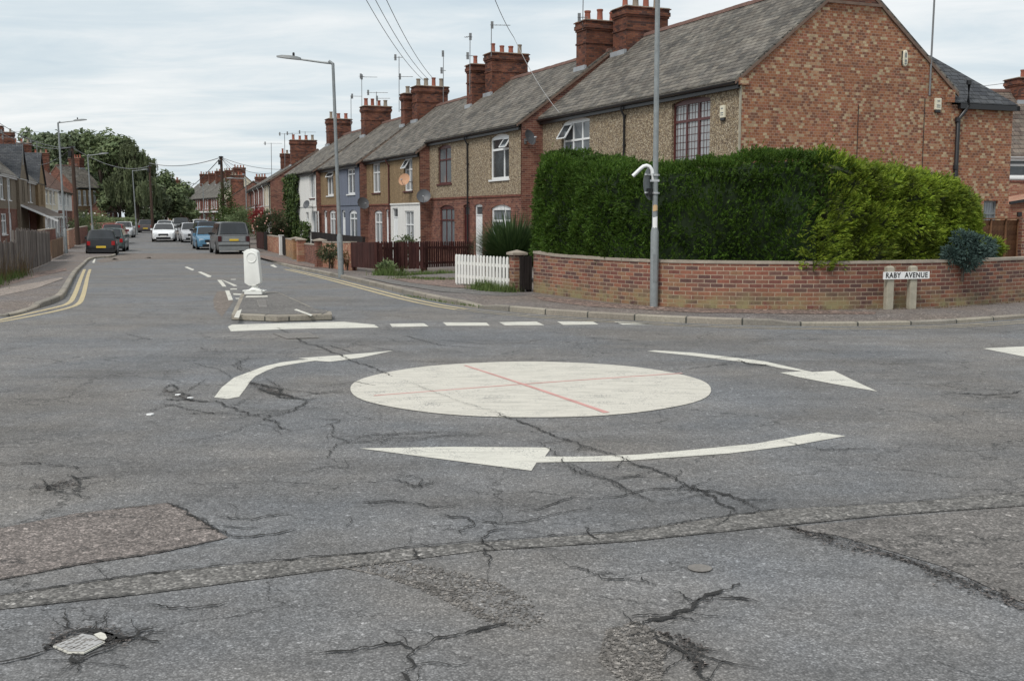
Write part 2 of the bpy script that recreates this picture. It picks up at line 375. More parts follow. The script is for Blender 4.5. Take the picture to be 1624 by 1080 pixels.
M['white_line'] = m_paint('white_line', (0.66, 0.64, 0.57), 0.42)
M['disc'] = m_paint('roundabout_paint', (0.62, 0.59, 0.52), 0.42)
M['pink_line'] = m_paint('pink_line', (0.60, 0.32, 0.29), 0.0, False)
M['yellow_line'] = m_paint('yellow_line', (0.56, 0.46, 0.27), 0.5)
M['yellow_faint'] = m_paint('yellow_faint', (0.40, 0.34, 0.24), 0.8)
M['kerb'] = m_brick('kerb_stone', [(0.27, 0.24, 0.20), (0.31, 0.28, 0.23), (0.24, 0.22, 0.19)], (0.08, 0.08, 0.07), bw=0.92, rh=4.0, ms=0.03)
M['kerb_pale'] = m_plain('kerb_pale', (0.42, 0.38, 0.32), 0.9, 0.2)
red = [(0.175, 0.068, 0.05), (0.205, 0.088, 0.062), (0.145, 0.056, 0.044), (0.235, 0.11, 0.078), (0.19, 0.078, 0.056), (0.11, 0.048, 0.04)]
M['brick_gable'] = m_brick('brick_gable', [(0.2852,0.1208,0.0629),(0.3404,0.1546,0.0804),(0.2392,0.0966,0.0541),(0.3128,0.1401,0.0743),(0.4600,0.3574,0.2229),(0.2760,0.1208,0.0655),(0.2024,0.0918,0.0568),(0.3864,0.2270,0.1311),(0.3220,0.1352,0.0699),(0.1840,0.0869,0.0568),(0.3864,0.2801,0.1748),(0.3128,0.1256,0.0787)], (0.40, 0.28, 0.21), bw=0.125, rh=0.076, ms=0.011, stain=0.18)
M['brick_red'] = m_brick('brick_red', red, (0.30, 0.22, 0.17), stain=0.25)
M['brick_dark'] = m_brick('brick_dark', [(0.1700,0.0595,0.0425),(0.2040,0.0723,0.0510),(0.1445,0.0510,0.0382),(0.2295,0.0850,0.0595)], (0.15, 0.10, 0.08))
M['brick_chim'] = m_brick('brick_chimney', [(0.1836,0.0687,0.0425),(0.1360,0.0549,0.0382),(0.2108,0.0847,0.0510),(0.0816,0.0404,0.0340),(0.1632,0.0646,0.0442)], (0.11, 0.085, 0.07), stain=0.6)
M['brick_garden'] = m_brick('brick_garden', [(0.235,0.092,0.064),(0.175,0.075,0.06),(0.27,0.115,0.076),(0.12,0.066,0.058),(0.225,0.105,0.074),(0.15,0.08,0.065),(0.255,0.14,0.085)], (0.42, 0.33, 0.25), ms=0.013, dirt=(0.26, 0.23, 0.12), stain=0.25)
M['brick_tan'] = m_brick('brick_tan', [(0.36,0.20,0.10),(0.42,0.24,0.12),(0.30,0.16,0.09)], (0.30, 0.24, 0.18), dirt=(0.2, 0.17, 0.1))
M['brick_sand'] = m_brick('brick_sand', [(0.34,0.14,0.09),(0.38,0.19,0.12),(0.30,0.12,0.08),(0.42,0.26,0.17)], (0.38, 0.30, 0.23))
M['pebble'] = m_pebble('pebbledash', [(0.30,0.24,0.17),(0.45,0.37,0.26),(0.20,0.15,0.11),(0.55,0.47,0.35),(0.34,0.27,0.19),(0.40,0.31,0.20),(0.25,0.19,0.13)])
M['tan'] = m_pebble('tan_roughcast', [(0.30,0.21,0.12),(0.36,0.255,0.15),(0.25,0.175,0.10),(0.40,0.29,0.175)], sc=34, stain=0.25)
M['tan_grey'] = m_pebble('grey_roughcast', [(0.27,0.22,0.165),(0.32,0.265,0.20),(0.22,0.18,0.135)], sc=34, stain=0.25)
M['blue_render'] = m_render('blue_render', (0.165, 0.185, 0.235))
M['white_render'] = m_render('white_render', (0.74, 0.73, 0.70), 0.1)
M['cream_render'] = m_render('cream_render', (0.62, 0.56, 0.44), 0.15)
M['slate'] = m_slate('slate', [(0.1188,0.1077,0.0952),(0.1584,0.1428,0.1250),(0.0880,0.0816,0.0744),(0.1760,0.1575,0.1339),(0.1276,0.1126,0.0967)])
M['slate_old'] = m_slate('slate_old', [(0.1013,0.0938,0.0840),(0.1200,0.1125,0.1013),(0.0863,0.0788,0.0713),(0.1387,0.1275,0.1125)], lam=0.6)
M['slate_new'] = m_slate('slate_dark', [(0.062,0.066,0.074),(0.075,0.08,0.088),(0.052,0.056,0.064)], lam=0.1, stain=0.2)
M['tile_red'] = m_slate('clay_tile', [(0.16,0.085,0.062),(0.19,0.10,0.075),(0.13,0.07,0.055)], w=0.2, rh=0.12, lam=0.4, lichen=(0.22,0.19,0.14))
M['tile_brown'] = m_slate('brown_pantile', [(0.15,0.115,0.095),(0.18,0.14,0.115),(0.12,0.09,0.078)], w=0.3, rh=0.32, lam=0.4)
M['ridge'] = m_plain('ridge_tile', (0.15, 0.085, 0.068), 0.85, 0.3)
M['coping'] = m_plain('coping_stone', (0.32, 0.275, 0.225), 0.9, 0.25, 6)
M['stone'] = m_plain('concrete', (0.36, 0.33, 0.26), 0.9, 0.25, 6)
M['verge'] = m_plain('verge_mortar', (0.17, 0.115, 0.088), 0.9, 0.3, 5)
M['lead'] = m_plain('lead', (0.33, 0.35, 0.37), 0.6, 0.2)
M['black'] = m_plain('black_plastic', (0.018, 0.018, 0.02), 0.4, 0.2)
M['blackwood'] = m_wood('black_wood', [(0.022,0.018,0.018),(0.03,0.024,0.022)])
M['gutter'] = m_plain('gutter_black', (0.016, 0.016, 0.018), 0.35, 0.2)
M['white'] = m_plain('white_pvc', (0.78, 0.79, 0.79), 0.35, 0.05)
M['bollard'] = m_plain('bollard_white', (0.80, 0.80, 0.76), 0.4, 0.06, 5)
M['cream'] = m_plain('cream_plastic', (0.70, 0.66, 0.52), 0.45, 0.08)
M['brownframe'] = m_plain('brown_frame', (0.085, 0.022, 0.020), 0.4, 0.2)
M['darkdoor'] = m_plain('dark_red_door', (0.07, 0.015, 0.015), 0.35, 0.2)
M['steel'] = m_plain('galvanised_steel', (0.25, 0.27, 0.275), 0.5, 0.22, 9, metal=0.25)
M['steel_dark'] = m_plain('grey_paint', (0.20, 0.215, 0.22), 0.5, 0.2, 9)
M['alu'] = m_plain('aluminium', (0.5, 0.51, 0.52), 0.4, 0.1, metal=0.4)
M['aerial'] = m_plain('aerial_metal', (0.20, 0.205, 0.21), 0.5, 0.1, metal=0.3)
M['dish'] = m_plain('dish_grey', (0.085, 0.09, 0.10), 0.5, 0.15)
M['dish_rust'] = m_plain('dish_rust', (0.48, 0.27, 0.16), 0.7, 0.2)
M['pot'] = m_plain('chimney_pot', (0.26, 0.085, 0.055), 0.85, 0.25)
M['pot_buff'] = m_plain('chimney_pot_grey', (0.23, 0.19, 0.15), 0.85, 0.3)
M['glass'] = m_glass('window_glass', (0.055, 0.062, 0.068))
M['glass_net'] = m_glass('window_net', (0.12, 0.13, 0.14), 0.08, curtain=(0.50, 0.52, 0.53))
M['glass_grey'] = m_glass('window_curtain', (0.09, 0.1, 0.11), 0.08, curtain=(0.26, 0.29, 0.31))
M['carglass'] = m_glass('car_glass', (0.014, 0.016, 0.019), 0.08)
M['fence_brown'] = m_wood('picket_brown', [(0.055,0.022,0.020),(0.075,0.030,0.026),(0.045,0.018,0.016)])
M['fence_grey'] = m_wood('fence_weathered', [(0.20,0.17,0.15),(0.07,0.055,0.05),(0.27,0.24,0.215),(0.11,0.09,0.08),(0.17,0.15,0.135)])
M['fence_tan'] = m_wood('fence_tan', [(0.24,0.16,0.10),(0.19,0.12,0.08)])
M['fence_lap'] = m_wood('fence_lap', [(0.20,0.10,0.055),(0.23,0.12,0.065),(0.17,0.085,0.05)])
M['fence_white'] = m_plain('picket_white', (0.78, 0.77, 0.73), 0.6, 0.08, 6)
M['pole_wood'] = m_wood('pole_wood', [(0.075,0.05,0.04),(0.085,0.055,0.042)])
M['bark'] = m_wood('bark', [(0.07,0.055,0.045),(0.09,0.07,0.055)])
M['tyre'] = m_plain('tyre', (0.018, 0.018, 0.018), 0.85, 0.2)
M['rim'] = m_plain('rim', (0.35, 0.36, 0.37), 0.35, 0.1, metal=0.6)
M['plate_y'] = m_plain('number_plate_yellow', (0.72, 0.50, 0.05), 0.5, 0.05)
M['plate_w'] = m_plain('number_plate_white', (0.75, 0.75, 0.72), 0.5, 0.05)
M['lamp_red'] = m_plain('red_lamp', (0.35, 0.012, 0.015), 0.2, 0.15)
M['lamp_dark'] = m_plain('smoked_lamp', (0.06, 0.015, 0.018), 0.2, 0.15)
M['lamp_clear'] = m_plain('clear_lamp', (0.62, 0.65, 0.68), 0.12, 0.15)
M['iron'] = m_plain('cast_iron', (0.19, 0.175, 0.16), 0.6, 0.3, 30, metal=0.2)
M['ironlight'] = m_plain('worn_iron', (0.40, 0.39, 0.38), 0.45, 0.25, 30, metal=0.3)
M['hedge'] = m_leaf('hedge_green', [(0.0300,0.0673,0.0109),(0.0625,0.1213,0.0157),(0.0450,0.0943,0.0133),(0.1063,0.1684,0.0242)], sc=2.4, lo=0.66, hi=1.45)
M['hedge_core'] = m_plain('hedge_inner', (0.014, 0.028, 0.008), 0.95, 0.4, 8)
M['gold'] = m_leaf('gold_conifer', [(0.12,0.185,0.018),(0.18,0.25,0.024),(0.26,0.32,0.035),(0.07,0.13,0.016)], sc=2.2, lo=0.4, hi=1.5)
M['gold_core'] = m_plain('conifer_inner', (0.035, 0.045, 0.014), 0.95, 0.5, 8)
M['phormium'] = m_leaf('sword_leaf', [(0.030,0.060,0.022),(0.05,0.09,0.03),(0.085,0.13,0.045),(0.04,0.07,0.03)], trans=0.1)
M['euphorbia'] = m_leaf('blue_leaf', [(0.075,0.125,0.11),(0.10,0.155,0.14),(0.06,0.10,0.085)], trans=0.15)
M['leaf_dark'] = m_leaf('leaf_dark', [(0.0975,0.1336,0.0770),(0.1404,0.1757,0.0972),(0.1852,0.2196,0.1175)], sc=0.35)
M['leaf_mid'] = m_leaf('leaf_mid', [(0.1037,0.1428,0.0674),(0.1469,0.1904,0.0899),(0.1901,0.2301,0.1086)], sc=0.4)
M['leaf_willow'] = m_leaf('leaf_willow', [(0.1150,0.1430,0.0713),(0.1495,0.1760,0.0897),(0.0862,0.1100,0.0575)], sc=0.5)
M['leaf_ivy'] = m_leaf('leaf_ivy', [(0.035,0.07,0.018),(0.06,0.10,0.025),(0.10,0.135,0.04),(0.03,0.055,0.015)], sc=1.5)
M['leaf_rose'] = m_leaf('leaf_rose', [(0.06,0.075,0.035),(0.09,0.105,0.05),(0.05,0.06,0.028)], sc=1.5)
M['leaf_red'] = m_leaf('leaf_red', [(0.22,0.03,0.035),(0.32,0.05,0.05)], sc=1.5)
M['leaf_dry'] = m_leaf('leaf_dry', [(0.16,0.11,0.05),(0.22,0.16,0.08),(0.10,0.05,0.03)], sc=3)
M['petal'] = m_plain('petal', (0.75, 0.72, 0.66), 0.6, 0.1)
M['petal_pink'] = m_plain('petal_pink', (0.65, 0.35, 0.28), 0.6, 0.1)
M['grass'] = m_leaf('grass_blade', [(0.07,0.12,0.03),(0.11,0.17,0.045),(0.16,0.20,0.07),(0.06,0.10,0.025)], sc=2)
M['sign_white'] = m_plain('sign_white', (0.80, 0.80, 0.79), 0.4, 0.04)
M['sign_black'] = m_plain('sign_black', (0.015, 0.015, 0.015), 0.5, 0.05)
M['sticker_tan'] = m_plain('sticker_tan', (0.55, 0.38, 0.2), 0.6, 0.1)
M['soil'] = m_plain('soil', (0.12, 0.10, 0.07), 0.95, 0.3, 2)
# ================================================================== SETTING
def grid_sheet(name, x0, x1, y0, y1, mat, dz=0.0, step=2.0):
    mb = MB(); ys = []; y = y0
    while y < y1: ys.append(y); y += step if y < 130 else 8
    ys.append(y1)
    xs = [x0, x1]
    for y in ys: mb.v += [(x0, y, G(y)+dz), (x1, y, G(y)+dz)]
    for i in range(len(ys)-1): mb.f.append((2*i, 2*i+1, 2*i+3, 2*i+2))
    return struct(mb.build(name, mat, fix=False))
grid_sheet('road', -60, 34, -12, 300, M['asphalt'])
g = MB().quad((-3000, -3000, -0.75), (3000, -3000, -0.75), (3000, 3000, -0.75), (-3000, 3000, -0.75)); struct(g.build('ground', M['soil'], fix=False))
def resample(P, step):
    P = [Vector((p[0], p[1])) for p in P]; out = [P[0]]
    for a, b in zip(P, P[1:]):
        n = max(1, int((b-a).length/step))
        for i in range(1, n+1): out.append(a.lerp(b, i/n))
    return out
def smooth_line(P, it=2):
    for _ in range(it):
        Q = [P[0]]
        for a, b in zip(P, P[1:]): Q += [a*0.75+b*0.25, a*0.25+b*0.75]
        Q.append(P[-1]); P = Q
    return P
def off_line(P, d):
    out = []
    for i, p in enumerate(P):
        t = (P[min(i+1, len(P)-1)] - P[max(i-1, 0)]).normalized(); out.append(p + Vector((-t.y, t.x))*d)
    return out
def ribbon(mb, P, wdt, dz):
    A = off_line(P, wdt/2); B = off_line(P, -wdt/2); o = len(mb.v)
    for a, b in zip(A, B): mb.v += [(a.x, a.y, G(a.y)+dz), (b.x, b.y, G(b.y)+dz)]
    for i in range(len(P)-1): mb.f.append((o+2*i+1, o+2*i+3, o+2*i+2, o+2*i))
def strip(mb, A, B, k, dz):
    o = len(mb.v); n = len(A)
    for a, b in zip(A, B):
        for j in range(k+1):
            p = a.lerp(b, (j/k)**1.5); mb.v.append((p.x, p.y, G(p.y)+dz))
    for i in range(n-1):
        for j in range(k):
            q = o+i*(k+1)+j; mb.f.append((q, q+1, q+k+2, q+k+1))
PX = lambda pts, dz=0.0: [Vector(gz(x, y, dz)[:2]) for x, y in pts]
# right-hand kerb: far end of the street -> corner -> along the side avenue
far_r = [Vector(p) for p in ((-62, 190), (-50, 158), (-36, 120), (-26.5, 92))]
kr = far_r + PX([(400, 402), (480, 429), (600, 457), (720, 485), (830, 497), (960, 506), (1100, 513.5), (1240, 517.5), (1370, 517.5), (1500, 514.5), (1624, 505)]) + [Vector((14.5, 22.3)), Vector((30, 31))]
kr = resample(smooth_line(kr, 2), 0.9)
def kerb_h(p, side):
    if side == 'r':
        if 20.6 < p.y < 21.6 and p.x < 1: return 0.05
        if p.x > 4.4: return 0.06
        return 0.10
    return 0.10 if p.y > 21.2 else 0.04
def kerb(name, P, side, mat):
    mb = MB(); sgn = -1 if side == 'r' else 1
    I = off_line(P, 0.0); O = off_line(P, -0.125*sgn*-1)
    inn = off_line(P, 0.125)
    L = 0; o = 0
    for i, p in enumerate(P):
        h = kerb_h(p, side); z = G(p.y); q = inn[i]
        mb.v += [(p.x, p.y, z-0.05), (p.x, p.y, z+h-0.012), (p.x+(q.x-p.x)*0.15, p.y+(q.y-p.y)*0.15, z+h+0.004), (q.x, q.y, z+h+0.006), (q.x, q.y, z-0.05)]
    for i in range(len(P)-1):
        for j in range(4): a = i*5+j; mb.f.append((a, a+1, a+6, a+5))
    ob = mb.build(name, mat)
    # run the joint pattern along the kerb
    uvl = ob.data.uv_layers[0].data; cum = [0]
    for a, b in zip(P, P[1:]): cum.append(cum[-1]+(b-a).length)
    for pl in ob.data.polygons:
        for li in pl.loop_indices:
            vi = ob.data.loops[li].vertex_index; uvl[li].uv = (cum[vi//5], (vi % 5)*0.1+0.5)
    return struct(ob)
kerb('kerb', kr, 'r', M['kerb'])
inn = [Vector((p.x+26, p.y+13)) if True else p for p in kr]
mb = MB(); A = off_line(kr, 0.12)
o = len(mb.v)
k = 14
for a, p in zip(A, kr):
    t_ = sst(-3, 5, a.x); b = Vector((a.x+30-27*t_, a.y+24+6*t_)); h = kerb_h(p, 'r')
    for j in range(k+1):
        t = (j/k)**2; q = a.lerp(b, t); mb.v.append((q.x, q.y, G(q.y)+h+(0.112-h)*min(1, t*30/0.6)))
for i in range(len(A)-1):
    for j in range(k): q = i*(k+1)+j; mb.f.append((q, q+1, q+k+2, q+k+1))
struct(mb.build('pavement', M['pavement'], fix=False))
# left-hand kerb and pavement
kl = [Vector((-34, 17.5)), Vector((-16, 18.6))] + PX([(0, 504), (27, 500), (50, 493), (95, 478), (104, 470), (113, 452), (123, 432), (133, 422), (143, 410)]) + [Vector((-21.3, 60)), Vector((-27.5, 76)), Vector((-37.3, 102)), Vector((-46, 128)), Vector((-58, 160)), Vector((-70, 192))]
kl = resample(smooth_line(kl, 2), 0.9)
kerb('kerb', kl, 'l', M['kerb'])
mb = MB(); A = off_line(kl, -0.0); A = [p for p in off_line(kl, 0.12)]
for a, p in zip(A, kl):
    b = Vector((a.x-40, a.y+16)); h = kerb_h(p, 'l')
    for j in range(k+1):
        t = (j/k)**2; q = a.lerp(b, t); mb.v.append((q.x, q.y, G(q.y)+h+(0.112-h)*min(1, t*40/0.6)))
for i in range(len(A)-1):
    for j in range(k): q = i*(k+1)+j; mb.f.append((q, q+k+1, q+k+2, q+1))
struct(mb.build('pavement', M['pavement'], fix=False))
# pieces of other surface on the pavements and roads
def patch(name, px, mat, dz, lift=0.0, sub=1.2):
    P = PX(px, lift); mb = MB()
    bm = bmesh.new(); vs = [bm.verts.new((p.x, p.y, 0)) for p in resample(P+[P[0]], sub)[:-1]]
    bm.faces.new(vs); bmesh.ops.triangulate(bm, faces=bm.faces[:])
    bm.verts.ensure_lookup_table()
    mb.v = [(v.co.x, v.co.y, G(v.co.y)+dz) for v in bm.verts]; mb.f = [tuple(v.index for v in f.verts) for f in bm.faces]; bm.free()
    for i, f in enumerate(mb.f):
        a, b, c = (Vector(mb.v[j]) for j in f)
        if (b-a).cross(c-a).z < 0: mb.f[i] = f[::-1]
    return struct(mb.build(name, mat, fix=False))
patch('road_patch', [(-60, 846), (0, 838), (120, 815), (265, 798), (300, 813), (362, 853), (250, 878), (120, 897), (0, 920), (-60, 928)], M['patch_red'], 0.004)
patch('road_patch', [(-60, 950), (0, 944), (250, 908), (480, 886), (740, 862), (980, 845), (1230, 808), (1400, 800), (1700, 776), (1700, 797), (1400, 818), (1240, 834), (1000, 859), (760, 874), (500, 907), (250, 940), (0, 967), (-60, 972)], M['patch_trench'], 0.004)
patch('road_patch', [(1240, 838), (1400, 822), (1720, 799), (1720, 1000), (1624, 958), (1500, 900), (1330, 850)], M['patch_brown'], 0.004)
patch('road_patch', [(152, 413), (200, 402), (392, 402.5), (398, 405), (400, 410), (300, 411), (215, 411.5), (160, 417)], M['table_brown'], 0.004)
patch('road_patch', [(345, 462), (338, 475), (340, 490), (352, 503), (370, 478), (362, 462)], M['table_brown'], 0.004)
patch('pavement_patch', [(845, 470), (1000, 484), (1100, 489), (1250, 492), (1390, 495), (1388, 499), (1240, 498), (1095, 496), (1000, 490), (940, 487), (860, 477)], M['pave_red'], 0.118, 0.112)
patch('pavement_patch', [(575, 440), (620, 445), (700, 455), (800, 464), (835, 468), (800, 470), (700, 463), (620, 450)], M['pave_grey'], 0.117, 0.112)
patch('pavement_patch', [(620, 442), (720, 441), (730, 452), (800, 462), (715, 456), (650, 449)], M['pave_red'], 0.121, 0.112)
patch('pavement_patch', [(0, 458), (60, 448), (98, 440), (100, 442.5), (60, 457), (0, 470)], M['pave_pale'], 0.117, 0.112)
patch('pavement_patch', [(0, 441), (60, 432), (105, 425), (106, 429), (60, 440), (0, 456)], M['pave_red'], 0.117, 0.112)
patch('pavement_patch', [(415, 405), (450, 410), (520, 425), (500, 425), (440, 415), (408, 407)], M['pave_red'], 0.117, 0.112)
# ------------------------------------------------------------------ road markings
def marking(name, px, mat, dz=0.004): return patch(name, px, mat, dz, 0.0, 0.35)
mb = MB(); n = 72; cx, cy, R = 0.19, 11.36, 1.86
mb.v = []
for rr, z in ((0.0, 0.016), (R*0.5, 0.014), (R*0.85, 0.011), (R, 0.006)):
    for kk in range(n):
        a = 2*pi*kk/n; q = rr*(1+0.004*sin(9*a)); mb.v.append((cx+q*cos(a), cy+q*sin(a), z))
for i in range(3):
    for kk in range(n): a = i*n+kk; b_ = i*n+(kk+1) % n; mb.f.append((a, a+n, b_+n, b_))
mb.f = [f for f in mb.f]
struct(mb.build('road_marking', M['disc'], fix=False, smooth=True))
def pink(a, b, w0, w1, dz):
    P = resample(PX([a, b]), 0.15); mb = MB(); n = len(P)
    A = []; B = []
    for i, p in enumerate(P):
        t = (P[-1]-P[0]).normalized(); wd = (w0+(w1-w0)*i/n)*(0.85+0.3*random.random()); q = Vector((-t.y, t.x))*wd/2
        rr_ = hypot(p.x-cx, p.y-cy); zz = (0.016-.004*rr_ if rr_ < R*.85 else max(.0065, .011-.018*(rr_-R*.85)))+dz; mb.v += [(p.x+q.x, p.y+q.y, zz), (p.x-q.x, p.y-q.y, zz)]
    for i in range(n-1): mb.f.append((2*i+1, 2*i+3, 2*i+2, 2*i))
    return struct(mb.build('road_marking', M['pink_line'], fix=False))
pink((593, 629), (1082, 593), 0.042, 0.042, 0.0025); pink((737, 581), (962, 656), 0.035, 0.060, 0.004)
Z7 = lambda pts: [(320+x/5.075, 540+y/5.07) for x, y in pts]
marking('road_marking', Z7([(100,460),(160,380),(260,300),(370,260),(500,210),(640,178),(780,160),(860,155),(775,145),(1050,125),(1300,105),(1550,82),(1280,140),(1140,160),(1030,173),(910,165),(760,187),(600,215),(520,245),(430,290),(390,330),(350,390),(300,455),(210,472)]), M['white_line'])
Z8 = lambda pts: [(1000+x/4.06, 540+y/4.06) for x, y in pts]
marking('road_marking', Z8([(105,70),(160,65),(400,80),(640,108),(860,135),(1060,180),(1170,205),(1310,197),(1450,265),(1590,330),(1300,280),(1080,237),(960,208),(1100,200),(960,178),(850,155),(740,143),(600,125),(400,100),(200,80)]), M['white_line'])
Z9 = lambda pts: [(500+x/2.32, 540+y/2.32) for x, y in pts]
marking('road_marking', Z9([(165,398),(500,392),(865,395),(862,405),(845,428),(1000,428),(1200,420),(1400,402),(1624,380)])+[(1298,686),(1341,692),(1259,706.7),(1155.6,719.7),(1000,730.6),(974,731.8),(851,734),(842.7,747),(715.5,730.5)], M['white_line'])
Z3 = lambda pts: [(330+x/5.24, 380+y/5.24) for x, y in pts]
marking('road_marking', Z3([(165,725),(190,765),(700,745),(1420,733),(1380,708),(1130,685),(900,690),(200,708)]), M['white_line'])
ZD = lambda pts: [(700+x/4.06, 480+y/4.06) for x, y in pts]
for q in ([(618,514),(672,513),(680,518),(622,519)], ZD([(10,128),(290,130),(312,150),(35,150)]), ZD([(372,127),(612,123),(662,146),(410,148)]), ZD([(745,123),(975,123),(1013,142),(785,145)]), ZD([(1110,123),(1250,130),(1378,145),(1165,143)]),
          [(1558,553),(1640,549),(1640,569)],
          Z3([(75,337),(110,337),(152,392),(120,392)]), Z3([(112,337),(128,339),(245,385),(215,390)]), Z3([(185,409),(240,409),(240,417),(185,417)]), Z3([(142,425),(175,425),(207,502),(170,508)]), Z3([(208,449),(325,455),(325,464),(212,461)]), Z3([(225,487),(275,487),(275,495),(232,495)]), Z3([(-20,300),(0,298),(25,312),(0,314)]),
          [(292.5,424),(296.5,423),(308.5,427.7),(305,429.3)], [(313.5,431.7),(318.5,431),(336,438.3),(330,440)],
          [(146,416.5),(150,410),(152,410),(149.5,417.5)], [(176,413),(181,410),(189,412),(184,412.5)], [(229,409),(238,408),(240,410)], [(428,421),(434,420),(440,424),(436,424.5)], [(366,443),(374,443),(374,444),(366,444)]):
    marking('road_marking', q, M['white_line'])
Y2 = lambda pts: [(x/6.75, 360+y/6.75) for x, y in pts]
for pts in (Y2([(-160,1020),(0,998),(300,930),(600,862),(745,822),(795,740),(835,640),(875,530),(905,455)]), Y2([(-160,1040),(0,1018),(400,945),(700,880),(850,828),(890,740),(915,640),(935,540),(965,455)])):
    P = resample(smooth_line(PX(pts), 2), 0.5); mb = MB(); ribbon(mb, P, 0.10, 0.004); struct(mb.build('road_marking', M['yellow_line'], fix=False))
krs = [p for p in kr if p.y < 44 and p.x < 30]
for d in (-0.28, -0.50):
    for (a, b, mt) in ((lambda p: p.y > 20.6 and p.x < 2, None, 'yellow_line'), (lambda p: p.y <= 21.2, None, 'yellow_faint')):
        P = [p for p in off_line(krs, d) if a(p)]
        if len(P) > 2: mb = MB(); ribbon(mb, P, 0.10 if mt == 'yellow_line' else 0.09, 0.004); struct(mb.build('road_marking', M[mt], fix=False))
# ------------------------------------------------------------------ cracks in the asphalt
CR_ = MB(); CS_ = MB()
def shard(mb, x, y, r, dz):
    n = random.choice((3, 4, 5)); a0 = random.uniform(0, 6.28); ex = random.uniform(.5, 1.6); o = len(mb.v); z = G(y)+dz
    mb.v += [(x+r*ex*cos(a0+2*pi*i/n)*random.uniform(.5, 1.2), y+r/ex*sin(a0+2*pi*i/n)*random.uniform(.5, 1.2), z) for i in range(n)]; mb.f.append(tuple(range(o, o+n)))
def strand(mb, Q, wd, dz, fade=True):
    n = len(Q); o = len(mb.v); w_ = 1.0
    for i, p in enumerate(Q):
        t = Q[min(i+1, n-1)]-Q[max(i-1, 0)]
        if t.length < 1e-6: t = Vector((1, 0))
        t.normalize(); w_ = .45*w_+.55*random.uniform(.15, 1.8)*(1 if random.random() > .06 else .3); e = (min(1, 5*min(i, n-1-i)/n+0.25) if fade else 1)*(.8+1.1*t.x*t.x)
        q = Vector((-t.y, t.x))*wd/2*w_*e; mb.v += [(p.x+q.x, p.y+q.y, G(p.y)+dz), (p.x-q.x, p.y-q.y, G(p.y)+dz)]
    for i in range(n-1): mb.f.append((o+2*i+1, o+2*i+3, o+2*i+2, o+2*i))
def crack(px, wd, jit=0.05, mb=None, dz=0.0105, taper=True, br=0.0):
    P = PX(px); Q = [P[0]]; j = 0
    for a, b in zip(P, P[1:]):
        L = (b-a).length; n = max(2, int(L/0.020)); t = (b-a).normalized(); nn = Vector((-t.y, t.x))
        for i in range(1, n+1):
            j = j*0.84 + random.gauss(0, jit*0.17); Q.append(a.lerp(b, i/n) + nn*j + nn*random.gauss(0, min(.006, .2*wd+.0015)))
    n = len(Q)
    if mb is CS_:           # a crumbled, sunken stretch: loose dark fragments, densest in the middle
        for _ in range(int(n*12)):
            i = random.random()*(n-1); p = Q[int(i)]; e = min(1, 3*min(i, n-1-i)/n+.2); q = Vector((random.gauss(0, 1), random.gauss(0, 1)))*wd*.36*e*(1+.6*sin(i*.13))
            shard(CR_ if random.random() < .25 else CS_, p.x+q.x, p.y+q.y, random.uniform(.003, .013), random.choice((.0085, .0092, .0099)))
        return
    strand(CR_, Q, wd*.70 if wd > .016 else wd*.92, dz, taper)
    if wd >= .012:
        for _ in range(int(n*(1.0+wd*65))):
            i = random.randrange(n); p = Q[i]; q = Vector((random.gauss(0, 1), random.gauss(0, 1)))*wd*.75; shard(CR_, p.x+q.x, p.y+q.y, random.uniform(.002, .004+wd*.22), dz-.0006*random.random())
    for _ in range(int(br*.7)):
        i = random.randrange(1, n-1); p = Q[i].copy(); tq = Q[min(i+1, n-1)]-Q[i-1]; a = atan2(tq.y, tq.x)+random.choice((-1, 1))*random.uniform(.35, 1.1)+random.choice((0, pi)); L = random.uniform(0.10, 0.42); m = 14; W = [p.copy()]
        for s_ in range(m): a += random.gauss(0, 0.10)+(.55 if s_ % 2 else -.55)*random.random(); p = p+Vector((cos(a), sin(a)))*L/m; W.append(p.copy())
        strand(CR_, W, max(.003, wd*.28), dz-.0008)
cz = 0.0105
R7 = lambda pts: [(500+x/2.32, 540+y/2.32) for x, y in pts]
R6 = lambda pts: [(x/2.7, 540+y/2.7) for x, y in pts]
R8 = lambda pts: [(1000+x/1.928, 520+y/1.928) for x, y in pts]
R5 = lambda pts: [(x/4.06, 900+y/4.06) for x, y in pts]
R5b = lambda pts: [(400+x/4.06, 900+y/4.06) for x, y in pts]
crack([(440, 520), (475, 540), (520, 556), (560, 573), (600, 588), (640, 605)], 0.02, 0.05, br=6)
crack([(640, 606), (690, 625), (760, 650), (790, 657)], 0.005, 0.03, dz=0.0245)
crack([(785, 655), (830, 672), (880, 692), (930, 708), (975, 724)], 0.021, 0.05, br=10)
crack([(975, 724), (1010, 736), (1060, 755), (1100, 774), (1150, 787), (1213, 812)], 0.021, 0.05, br=12)
crack([(1095, 770), (1135, 790), (1160, 812)], 0.02, 0.08, br=12)
crack([(1240, 835), (1300, 850), (1370, 868), (1440, 890), (1500, 910), (1560, 935), (1640, 968)], 0.012, 0.05, br=6, dz=0.012)
crack([(1255, 838), (1330, 862), (1400, 878), (1440, 893), (1500, 917), (1560, 938), (1640, 968)], 0.11, 0.04, mb=CS_, dz=0.0085)
crack([(0, 945), (250, 908), (480, 886), (740, 862), (980, 845), (1230, 808)], 0.008, 0.035, br=10, taper=False)
crack([(1230, 808), (1400, 800), (1700, 776)], 0.0045, 0.02)
crack([(0, 967), (250, 940), (500, 907), (620, 893)], 0.0045, 0.02)
crack([(760, 874), (1000, 859), (1240, 834), (1400, 818), (1700, 797)], 0.0045, 0.02)
crack([(-40, 843), (0, 838), (120, 815), (265, 798)], 0.006, 0.03, br=4)
crack([(265, 798), (300, 813), (330, 833), (362, 853)], 0.018, 0.03, br=5)
